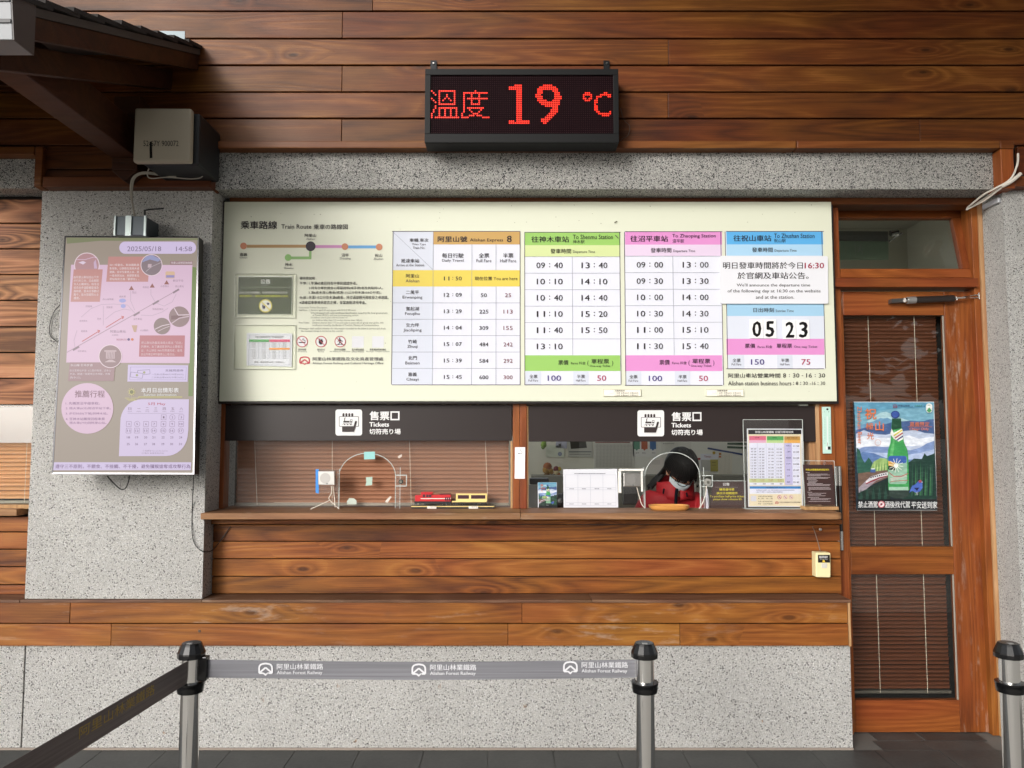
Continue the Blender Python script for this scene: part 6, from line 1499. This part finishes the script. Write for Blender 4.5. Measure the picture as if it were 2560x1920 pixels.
# head: modelled in its own frame, bowed forward and turned a little
Mh = Matrix.Rotation(R(-8), 3, 'Y') @ Matrix.Rotation(R(14), 3, 'Z') @ Matrix.Rotation(R(46), 3, 'X')
def facefn(p):
    if p.z < 0: p.x *= 1 + .30 * p.z / .115; p.y *= 1 + .12 * p.z / .115
    if p.y < -.06 and abs(p.x) < .014 and -.045 < p.z < .012: p.y -= .016
    return p
g = G(); g.ball(hc, (.073, .09, .115), SKIN, 28, 22, Mh, facefn)
for sx in (-1, 1): g.ball(hc + Mh @ Vector((sx * .074, .008, -.012)), (.010, .018, .031), SKIN, 10, 8, Mh)
g.build('head', person, smooth='all')
def hairfn(p):
    return p
g = G(); hv = []; n, k = 40, 26
keep = {}
for i in range(k + 1):
    ph = math.pi * i / k
    for j in range(n):
        th_ = 2 * math.pi * j / n
        q = Vector((.087 * math.sin(ph) * math.cos(th_), .105 * math.sin(ph) * math.sin(th_) + .006, .124 * math.cos(ph) + .006))
        q *= 1.03 + .004 * math.sin(th_ * 31) + .004 * math.sin(th_ * 47 + 1)
        face = q.y < -.018 and q.z < -.002 + .012 * math.sin(q.x * 90) and abs(q.x) < .078
        keep[(i, j)] = not (face or q.z < -.085 or (abs(q.x) > .06 and -.02 < q.y < .03 and q.z < .018))
        hv.append(hc + Mh @ q)
fs2 = [(i * n + j, (i + 1) * n + j, (i + 1) * n + (j + 1) % n, i * n + (j + 1) % n) for i in range(k) for j in range(n) if all(keep[(a, b % n)] for a, b in ((i, j), (i + 1, j), (i, j + 1), (i + 1, j + 1)))]
g.add(hv, fs2, HAIR)
for i in range(34):           # locks combed from the crown
    t = i / 33; an = R(-200 + 220 * t)
    pts_ = []
    for k_ in range(6):
        ph = R(8 + k_ * 17); q0 = Vector((.0895 * math.sin(ph) * math.cos(an), .108 * math.sin(ph) * math.sin(an) + .006, .1275 * math.cos(ph) + .006))
        if q0.y < -.03 and q0.z < .012: break
        pts_.append(hc + Mh @ (q0 * 1.012))
    if len(pts_) > 2: g.tube(pts_, lambda t_: .0062 * (1 - .4 * t_), HAIR, 6)
for i in range(15):           # fringe strands
    x = -.062 + i * .0088
    a = Vector((x * .8, -.088 + abs(x) * .35, .048)); b = Vector((x, -.101 + abs(x) * .5, .018)); c_ = Vector((x * 1.05, -.098 + abs(x) * .5, -.014 - random.uniform(0, .008)))
    g.tube([hc + Mh @ a, hc + Mh @ b, hc + Mh @ c_], lambda t: .0072 * (1 - .75 * t) + .001, HAIR, 6)
for i in range(16):           # long hair falling behind the left shoulder, side locks
    t = i / 15
    a = hc + Mh @ Vector((-.05 - .03 * t, .05 - .02 * t, .06 - .05 * t)); b = P(1664 - t * 14, 1176 + t * 10, YPn - .02 + .03 * t); c_ = P(1644 - t * 14 + random.uniform(-2, 2), 1205, YPn + .02 * t); d = P(1630 - 12 * t + random.uniform(-3, 3), 1218 + random.uniform(-4, 6), YPn - .02 + .03 * t)
    g.tube([a, b, c_, d], lambda t_: .013 * (1 - .8 * t_ * t_) + .001, HAIR, 6)
for i in range(6):
    t = i / 5
    a = hc + Mh @ Vector((.074, -.03 + .03 * t, .03)); b = hc + Mh @ Vector((.083, -.045 + .03 * t, -.02)); c_ = hc + Mh @ Vector((.078, -.06 + .03 * t, -.062))
    g.tube([a, b, c_], lambda t_: .008 * (1 - .8 * t_) + .001, HAIR, 6)
g.build('hair', person, smooth='all')
MASKM = mat('face_mask', '#d6e6ea', .6)
g = G(); mk = []
for i in range(9):
    for j in range(13):
        a = R(-78 + j * 13); z = -.020 - .078 * i / 8
        rx, ry = .076 + .004, .094 + .006 + .020 * math.exp(-(a / .35) ** 2) * (1 - abs(i - 2.5) / 7)
        sc_ = 1 + .28 * (z / .115) * .8
        mk.append(hc + Mh @ Vector((rx * sc_ * math.sin(a), -ry * sc_ * math.cos(a), z + .0015 * (i % 2))))
g.add(mk, [(i * 13 + j, (i + 1) * 13 + j, (i + 1) * 13 + j + 1, i * 13 + j + 1) for i in range(8) for j in range(12)], MASKM); g.build('face_mask', person, smooth='all')
g = G()
for sx in (-1, 1):
    pts = [hc + Mh @ Vector((sx * .033 + .026 * math.cos(t), -.106 + .02 * (abs(sx * .033 + .026 * math.cos(t)) / .06) ** 2, -.012 + .018 * math.sin(t))) for t in [2 * math.pi * i / 18 for i in range(19)]]
    g.tube(pts, .0018, mat('glasses_black', '#101010', .3), 6, smooth=False)
    g.tube([hc + Mh @ Vector((sx * .058, -.088, -.006)), hc + Mh @ Vector((sx * .078, -.04, -.004)), hc + Mh @ Vector((sx * .078, .01, -.002))], .0016, MATS['glasses_black'], 6)
g.tube([hc + Mh @ Vector((-.008, -.107, -.010)), hc + Mh @ Vector((.008, -.107, -.010))], .0018, MATS['glasses_black'], 6, smooth=False)
g.build('glasses', person)
# collar, placket and toggles
g = G(); n = 30; rows_ = []
for i in range(5):
    t = i / 4
    for j in range(n):
        a = R(-86 + 352 * j / (n - 1)) ; rx = .088 + .010 * (1 - t); ry = .075 + .010 * (1 - t)
        back = max(0, math.sin(a)); c0 = nb + Vector((0, -.01, -.035 + t * (.10 + .035 * back)))
        rows_.append(c0 + Vector((rx * math.cos(a) * (1 + .10 * t), ry * math.sin(a) + .012, .004 * math.sin(a * 5))))
g.add(rows_, [(i * n + j, (i + 1) * n + j, (i + 1) * n + j + 1, i * n + j + 1) for i in range(4) for j in range(n - 1)], JACK)
oc = g.build('collar', person, smooth='all'); so_ = oc.modifiers.new('thick', 'SOLIDIFY'); so_.thickness = .012
g = G(); g.tube([P(1692, 1222, YPn - .115), P(1690, 1242, YPn - .125), P(1689, 1275, YPn - .125)], .009, JDK, 8)
g.tube([P(1660, 1222, YPn - .10), P(1658, 1234, YPn - .11)], .005, JDK, 6); g.tube([P(1716, 1232, YPn - .10), P(1718, 1242, YPn - .11)], .005, JDK, 6); g.build('zip_and_toggles', person)

# ================================================================ inside the office
YW2 = YI - .004
def wallsheet(name, lab, cat, pts, col, content=None, group=None):
    o = thing(name, lab, cat, group)
    S = Sheet((0, YW2 - .004, 0), (0, -1, 0), *ZG)
    g = G(); g.prism([S.pt(*p) for p in pts][::-1], (0, .003, 0), mat('wall_paper_' + col.strip('#'), col, .6, k=1.35 if min(int(col[1:3], 16), int(col[3:5], 16)) > 150 else 1.0)); g.build('sheet', o)
    if content: content(S); S.build('print', o)
    return o
struct('interior_cabinet', 'row of grey cabinets under the pinned papers', 'cabinet', mat('cabinet_grey', '#8d8b7e', .7), (xat(1330, 1200, YI - .32), xat(2040, 1200, YI - .32), YI - .32, YI - .001, 0, zat(1190, YI - .32)))
wb = struct('interior_whiteboard', 'wide pale whiteboard on the office rear wall', 'whiteboard', mat('white_board', '#e4e4da', .4), (xat(1484, 1100, YI), xat(2040, 1100, YI), YI - .003, YI - .0005, zat(1189, YI), zat(1000, YI)))
def c_grid(S):
    for i in range(26): S.rect(470 + i * 15, 470, 472 + i * 15, 720, '#85857c', 2)
    for i in range(16): S.rect(468, 480 + i * 15, 860, 481.5 + i * 15, '#a5a59c', 2)
    S.rect(460, 445, 830, 456, '#8a4a44', 3)
wallsheet('roster_sheet', 'large gridded duty roster behind the intercom', 'paper', [(448, 440), (870, 440), (880, 725), (448, 735)], '#b9b8ae', c_grid)
def c_arrow(S):
    for x, c in ((868, '#5e9a7e'), (950, '#bf5a2a'), (1040, '#2f6aa8')): S.rect(x, 440, x + 66, 522, c, 2); S.poly([(x + 18, 522), (x + 48, 522), (x + 33, 540)], c, 2)
    for x, t in ((888, '沼平'), (958, '阿里山'), (1062, '神木')): S.text(t, x, 556, x + 40, 570, '#55554e', 2)
wallsheet('arrow_sheet', 'white card with green, orange and blue arrow tabs', 'paper', [(858, 440), (1108, 440), (1104, 604), (860, 598)], '#c9c9c4', c_arrow)
wallsheet('pinned_paper', 'blank white paper pinned above the head of the clerk', 'paper', [(1160, 446), (1480, 446), (1482, 620), (1160, 616)], '#c2c1b8', lambda S: S.text('值班人員注意事項及交接紀錄表', 1180, 456, 1300, 470, '#77776e', 2))
wallsheet('pinned_paper', 'small leaflet with grey lines left of the long hair', 'paper', [(1028, 622), (1190, 618), (1180, 790), (1030, 786)], '#c9c5bd', lambda S: [S.rect(1062, 644 + i * 12, 1150, 646 + i * 12, '#88847c', 2) for i in range(4)])
wallsheet('pinned_leaflet', 'leaflet with yellow block under a yellow magnet', 'leaflet', [(1580, 572), (1766, 572), (1766, 762), (1582, 754)], '#c2c4cc', lambda S: [S.rect(1684, 632, 1766, 760, '#bcb052', 2), S.rect(1586, 636, 1680, 750, '#c9c9c2', 2), S.text('Taiwan', 1618, 590, 1692, 612, '#b0455a', 2), S.disc(1722, 562, 16, '#c9a82c', 4), S.rect(1700, 660, 1740, 668, '#8a8430', 3), S.rect(1700, 690, 1745, 696, '#8a8430', 3)])
wallsheet('pinned_paper', 'tall ruled sheet with orange clips right of the leaflet', 'paper', [(1772, 560), (1920, 564), (1912, 810), (1768, 808)], '#c9c5b8', lambda S: [S.rect(1776 + i * 14, 580, 1777.5 + i * 14, 800, '#a9a59a', 2) for i in range(9)] + [S.rect(1774, 562, 1800, 584, '#c07a2a', 3), S.rect(1774, 594, 1798, 612, '#c8702a', 3)])
wallsheet('pinned_label', 'small red and white label beside the head', 'label', [(1536, 614), (1580, 616), (1578, 634), (1540, 644)], '#a83a3a')
o = wallsheet('magnetic_ruler', 'dark blue bar slanting across the whiteboard', 'ruler', [(1656, 504), (2028, 570), (2024, 588), (1654, 522)], '#1d3a78')
wallsheet('green_strip', 'upper dark green strip near the acrylic stand', 'strip', [(1866, 454), (2070, 454), (2070, 478), (1866, 474)], '#2e4a34'); wallsheet('green_strip', 'lower dark green strip near the acrylic stand', 'strip', [(1864, 490), (2068, 500), (2068, 518), (1864, 512)], '#34503a')
wallsheet('photo_sheet', 'poster with a dark picture pinned left of the roster', 'poster', [(165, 440), (432, 440), (432, 606), (172, 604)], '#a9a99f', lambda S: [S.poly([(190, 440), (360, 440), (372, 508), (200, 520)], '#4a4740', 2), S.rect(180, 546, 420, 556, '#6d7274', 2), S.rect(184, 574, 410, 580, '#84847c', 2)])
S = None
wallsheet('stamped_paper', 'pale paper with round blue stamp near the window edge', 'paper', [(-66, 478), (132, 486), (130, 608), (-64, 606)], '#b9beac', lambda S: [S.disc(84, 574, 22, '#9aa4b8', 2), S.ring(84, 574, 20, 4, '#7f8cab', 3)])
wallsheet('bird_postcard', 'small blue grey postcard with a bird picture', 'postcard', [(42, 440), (160, 440), (158, 516), (40, 508)], '#a2a3b0', lambda S: [S.poly([(66, 466), (100, 462), (96, 490), (80, 496)], '#22222a', 2)])
# hanging ornaments made of small balls
def orn(lab, parts, cat='ornament'):
    o = thing('hanging_ornament', lab, cat, 'ornaments on the office wall')
    for i, (x, y, r_, c) in enumerate(parts):
        p = P(1320 + x * .1085, 1090 + y * .1085, YI - .08); g = G(); r_ *= 1.2; g.ball(p, (r_, r_ * .8, r_), mat('orn_' + c.strip('#'), c, .8), 10, 8); g.build('bead', o, smooth='all')
orn('green leaf shaped ornament at the top of the window', [(365, 160, .020, '#86a83a'), (360, 210, .024, '#7a9c34'), (345, 265, .015, '#6a8a30')])
orn('brown round straw ornament hanging inside the window', [(450, 710, .036, '#9a5a2e'), (430, 780, .034, '#a8803c'), (510, 800, .026, '#b08a44'), (400, 910, .016, '#8a6a34'), (460, 880, .014, '#8a5a2c'), (545, 840, .016, '#b0803c')])
orn('striped bead figure ornament beside the straw ornament', [(650, 760, .024, '#7a3a3c'), (720, 760, .018, '#c9b04a'), (655, 840, .024, '#d9c79a'), (690, 890, .020, '#b86a30'), (622, 930, .020, '#26282c'), (615, 975, .018, '#d6d2c4'), (605, 1010, .014, '#6a6a30')])
# desk phone and monitor silhouettes
dk = struct('interior_desk', 'office desk behind the counter', 'desk', mat('desk_dark', '#4a4540', .6), (wx2, 1.6, 4.125, 4.30, zct - .14, zct - .11))
ph = thing('desk_phone', 'dark desk phone behind the grid sheet', 'phone'); g = G(); g.ball(P(1404, 1256, 4.2), (.05, .04, .05), mat('phone_black', '#1d1a1b', .35), 16, 12); g.build('body', ph, smooth='all')
mn = thing('card_reader', 'dark card machine under the wall board at the window edge', 'machine'); g = G(); c = [P(1324, 1196, 4.6), P(1372, 1196, 4.6), P(1372, 1211, 4.6), P(1324, 1211, 4.6)]; g.slab(c, (0, .08, 0), mat('machine_dark', '#2e2c2e', .4)); g.build('body', mn, bevel=.004)
g = G(); c = [P(1322, 1212, 4.55), P(1350, 1214, 4.55), P(1350, 1268, 4.5), P(1322, 1268, 4.5)]; g.slab(c, (0, .02, 0), mat('grey_papers', '#8d8a86', .6)); tag(g.build('paper_stack'), 'grey leaning papers at the left window edge', 'paper')
g = G(); c = [P(1558, 1218, 4.7), P(1594, 1218, 4.7), P(1594, 1262, 4.7), P(1558, 1262, 4.7)]; g.slab(c, (0, .05, 0), mat('monitor_dark', '#2a2826', .4)); tag(g.build('desk_monitor', bevel=.003), 'dark monitor back seen under the intercom', 'monitor')
g = G(); g.pbox(1738, 1208, 1753, 1240, 4.95, 5.0, mat('socket_cream', '#b9b6a8', .5)); g.pbox(1741, 1213, 1746, 1219, 4.945, 4.9499, M_DARK); tag(g.build('wall_socket'), 'cream wall socket beside the clerk', 'socket')
# emergency light behind the transom
em_ = thing('exit_light', 'unlit pale green exit light hanging behind the transom window', 'exit light')
YEM = 4.75
g = G(); c = [P(2087, 601, YEM), P(2221, 603, YEM), P(2221, 649, YEM), P(2089, 649, YEM)]; g.slab(c, (0, .012, 0), mat('exit_panel', '#a9c2a6', .4)); g.build('panel', em_)
g = G(); c = [P(2084, 577, YEM - .02), P(2221, 578, YEM - .02), P(2221, 602, YEM - .02), P(2086, 600, YEM - .02)]; g.slab(c, (0, .05, 0), mat('exit_housing', '#7d8078', .45)); g.build('housing', em_, bevel=.003)
S = Sheet((0, YEM, 0), (0, -1, 0), 2050, 480, .23056)
S.disc(440, 575, 9, '#c9d6c6', 2); S.path([(438, 590), (430, 625), (408, 650)], 14, '#c9d6c6', 2); S.path([(432, 622), (460, 645), (455, 680)], 10, '#c9d6c6', 2); S.path([(440, 595), (470, 615)], 8, '#c9d6c6', 2); S.path([(436, 596), (405, 610)], 8, '#c9d6c6', 2); S.rect(380, 556, 388, 690, '#c9d6c6', 2); S.build('running_figure', em_)
g = G(); g.cyl(P(2226, 584, YEM - .03), P(2244, 580, YEM - .03), .02, CHROME, 14); g.cyl(P(2222, 604, YEM), P(2256, 582, YEM - .04), .006, CHROME, 8); g.build('bracket', em_)

# ================================================================ queue posts and belts
YQ1 = 2.2
def px_at_floor(u, v, Y): return P(u, v, Y).x
def arc_top(v, Y): return zat(v, Y)
zcap1, zcap0 = zat(1606, YQ1), zat(1643, YQ1)     # cap
zring1, zring0 = zat(1704, YQ1), zat(1730, YQ1)
M_POST = N('polished_post')
q = M_POST; q.b.inputs['Base Color'].default_value = (.84, .83, .81, 1); q.b.inputs['Metallic'].default_value = 1; q.b.inputs['Roughness'].default_value = .1
nz = q.n('ShaderNodeTexNoise', ins={'Vector': q.n('ShaderNodeMapping', ins={0: q.n('ShaderNodeNewGeometry').outputs['Position'], 'Scale': (160, 160, 2)}).outputs[0], 'Scale': 1.0, 'Detail': 2.0}).outputs[0]
q.link(q.n('ShaderNodeBump', ins={'Strength': .12, 'Distance': .001, 'Height': nz}).outputs[0], q.b.inputs['Normal'])
M_POST = q.m
M_CAP = mat('post_cap_black', '#0d0d0e', .22)
RP = .0262
def post(lab, x, Y=YQ1):
    o = thing('queue_post', lab, 'queue post', 'steel queue posts with belts')
    g = G(); g.lathe(x, Y, [(RP, .02), (RP, zcap0)], M_POST, 40); g.build('pole', o, smooth=True)
    g = G(); g.lathe(x, Y, [(.0, .0), (.17, .0), (.172, .012), (.10, .024), (.035, .036), (RP, .04)], M_CAP, 40); g.build('base', o, smooth=True)
    g = G(); g.lathe(x, Y, [(RP + .001, zcap0 - .001), (.0375, zcap0), (.038, zcap0 + .012), (.0375, zcap0 + .016), (.029, zcap1 - .006), (.026, zcap1)], M_CAP, 14); g.build('cap', o, bevel=.0012)
    g = G(); g.lathe(x, Y, [(RP + .001, zring0), (.0345, zring0 + .001), (.0365, zring0 + .012), (.0365, zring1 - .008), (.038, zring1 - .006), (.038, zring1), (RP + .001, zring1 + .001)], M_CAP, 32); g.build('collar_ring', o, smooth=True)
    g = G(); g.box(x - .008, x + .006, Y - .018, Y - .006, zcap1, zcap1 + .0008, mat('cap_label', '#9a9a98', .5)); g.build('cap_label', o)
    return o
xq_ = [P(u, 1625, YQ1).x for u in (479, 1611, 2521)]
p1 = post('steel queue post on the left where two belts meet', xq_[0]); p2 = post('steel queue post at the right end of the printed belt', xq_[1]); p3 = post('steel queue post cut by the right picture edge', xq_[2])
p4 = post('steel queue post near the viewer holding the slanting belt', xq_[0] - .17, .2)
zb1, zb0 = zat(1649, YQ1), zat(1694, YQ1)
def belthead(o, x, y, dx, dy, z0, z1):
    d = Vector((dx, dy, 0)).normalized(); nn = Vector((-d.y, d.x, 0))
    g = G(); c = Vector((x, y, 0)) + d * .034
    pts = [c + nn * .012 - d * .010, c - nn * .012 - d * .010, c - nn * .013 + d * .014, c + nn * .013 + d * .014]
    g.prism([p + Vector((0, 0, z0)) for p in pts], (0, 0, z1 - z0), M_CAP); g.build('belt_head', o, bevel=.002)
belthead(p1, xq_[0], YQ1, 1, 0, zb0 - .006, zb1 + .010)
q = N('belt_grey'); geo = q.n('ShaderNodeNewGeometry').outputs['Position']
nz = q.n('ShaderNodeTexNoise', ins={'Vector': q.n('ShaderNodeMapping', ins={0: geo, 'Scale': (2, 2, 260)}).outputs[0], 'Scale': 1.0, 'Detail': 2.0}).outputs[0]
q.link(q.ramp(nz, [(.3, (.135, .135, .15, 1)), (.7, (.20, .20, .22, 1))]), q.b.inputs['Base Color']); q.b.inputs['Roughness'].default_value = .5
q.link(q.n('ShaderNodeBump', ins={'Strength': .4, 'Distance': .0008, 'Height': nz}).outputs[0], q.b.inputs['Normal'])
bt = thing('printed_belt', 'grey barrier belt printed with three white railway logos', 'barrier belt')
xa, xb = xq_[0] + .046, xq_[1] - .0265
g = G(); nseg = 24; vs_ = []
for i in range(nseg + 1):
    t = i / nseg; x = xa + (xb - xa) * t; sag = -.006 * 4 * t * (1 - t)
    yy = YQ1 + .0012 * math.sin(t * 9)
    vs_ += [(x, yy, zb0 + sag), (x, yy, zb1 + sag), (x, yy + .0012, zb0 + sag), (x, yy + .0012, zb1 + sag)]
fs3 = []
for i in range(nseg):
    a = i * 4; b = a + 4; fs3 += [(a, b, b + 1, a + 1), (a + 2, a + 3, b + 3, b + 2), (a + 1, b + 1, b + 3, a + 3), (a, a + 2, b + 2, b)]
g.add(vs_, fs3, q.m); g.build('strap', bt)
S = Sheet((0, YQ1 - .0016, 0), (0, -1, 0), step=.0003)
for (x0, y0) in ((646, 1657), (1029, 1659), (1408, 1653)):
    logo(S, x0, y0, x0 + 36, y0 + 33, 4.2, '#e6e6ea', 1)
    S.text('阿里山林業鐵路', x0 + 46, y0 + 2, x0 + 162, y0 + 17, '#e6e6ea', 1, .01); S.text('Alishan Forest Railway', x0 + 46, y0 + 20, x0 + 160, y0 + 31, '#e6e6ea', 1, .01); S.build('logo_print', bt)
# slanting belt
q = N('belt_brown'); geo = q.n('ShaderNodeNewGeometry').outputs['Position']
nz = q.n('ShaderNodeTexNoise', ins={'Vector': q.n('ShaderNodeMapping', ins={0: geo, 'Scale': (3, 3, 220)}).outputs[0], 'Scale': 1.0, 'Detail': 2.0}).outputs[0]
q.link(q.ramp(nz, [(.3, (.09, .072, .067, 1)), (.7, (.16, .13, .12, 1))]), q.b.inputs['Base Color']); q.b.inputs['Roughness'].default_value = .55
b2 = thing('slanting_belt', 'dark brown barrier belt with faded yellow lettering running towards the viewer', 'barrier belt')
A0 = Vector((xq_[0] - .004, YQ1 - .026, 0)); A1 = Vector((xq_[0] - .17, .2 + .03, 0))
zt1 = zat(1655, YQ1 - .03); zt0 = zat(1712, YQ1 - .03)
dB = (A1 - A0).normalized(); nB = Vector((-dB.y, dB.x, 0)); nB = nB if nB.x > 0 else -nB
g = G(); g.slab([A0 + Vector((0, 0, zt1)), A1 + Vector((0, 0, zt1)), A1 + Vector((0, 0, zt0)), A0 + Vector((0, 0, zt0))], nB * .0012, q.m); g.build('strap', b2)
M_YL = mat('faded_yellow', '#a58a34', .6)
g = G()
for k, (s0, tx) in enumerate(((.16, '阿里山林業鐵路'), (.78, '阿里山林業鐵路'), (1.40, '阿里山林業鐵路'))):
    vv, ff, a, b, lo, hi = textmesh(tx)
    L_ = .30; h_ = (zt1 - zt0) * .42
    pts = [A0 + dB * (s0 + L_ * (1 - (x - a) / (b - a))) + Vector((0, 0, zt0 + (zt1 - zt0) * .44 + (y - lo) / (hi - lo) * h_)) + nB * .0018 for x, y in vv]
    g.add(pts, ff, M_YL)
g.build('lettering', b2)

# ================================================================ trees beyond the forecourt, behind the viewer
M_LEAF = N('tree_leaves'); q = M_LEAF; rnd = q.n('ShaderNodeObjectInfo').outputs['Random']
nz = q.n('ShaderNodeTexNoise', ins={'Vector': q.n('ShaderNodeNewGeometry').outputs['Position'], 'Scale': 1.4, 'Detail': 3.0}).outputs[0]
q.link(q.ramp(nz, [(.35, (.02, .035, .012, 1)), (.65, (.06, .10, .03, 1))]), q.b.inputs['Base Color']); q.b.inputs['Roughness'].default_value = .7
M_BARK = mat('bark', '#4a3b30', .9)
rr_ = random.Random(11)
treemeshes = []
for v_ in range(3):
    g = G()
    for i in range(26):
        c = Vector((rr_.gauss(0, 1.2), rr_.gauss(0, 1.1), 4.2 + rr_.uniform(-2.0, 2.8)))
        for k in range(60):
            p = c + Vector((rr_.gauss(0, .55), rr_.gauss(0, .55), rr_.gauss(0, .45))); s_ = rr_.uniform(.12, .28)
            a = Vector((rr_.uniform(-1, 1), rr_.uniform(-1, 1), rr_.uniform(-.6, .6))).normalized() * s_; b = a.cross(Vector((rr_.uniform(-1, 1), rr_.uniform(-1, 1), 1))).normalized() * s_ * .8
            g.add([p - a - b, p + a - b, p + a + b, p - a + b], [(0, 1, 2, 3)], q.m)
    t = G(); t.tube([(0, 0, 0), (.1, 0, 2.0), (0, .1, 4.5)], lambda t_: .22 * (1 - .7 * t_), M_BARK, 10)
    treemeshes.append((g, t))
first = []
k = 0
for x, y, s_ in ((0, -15.5, 1.15), (4, -13, 1.0), (8, -14.5, 1.2), (12, -13, 1.0), (16, -15, 1.1), (2, -19, 1.4), (10, -20, 1.5)):
    o = thing('broadleaf_tree', 'broadleaf tree standing across the forecourt behind the viewer', 'tree', 'trees across the forecourt')
    if k < 3:
        a = treemeshes[k][0].build('crown', o); b = treemeshes[k][1].build('trunk', o, smooth=True); first.append((a, b))
    else:
        for m_ in first[k % 3]:
            c = m_.copy(); scene.collection.objects.link(c); c.parent = o
    s_ *= 1.55
    o.location = (x * 1.7, y * 1.9, -.03); o.scale = (s_, s_, s_); o.rotation_euler = (0, 0, k * 1.3); k += 1
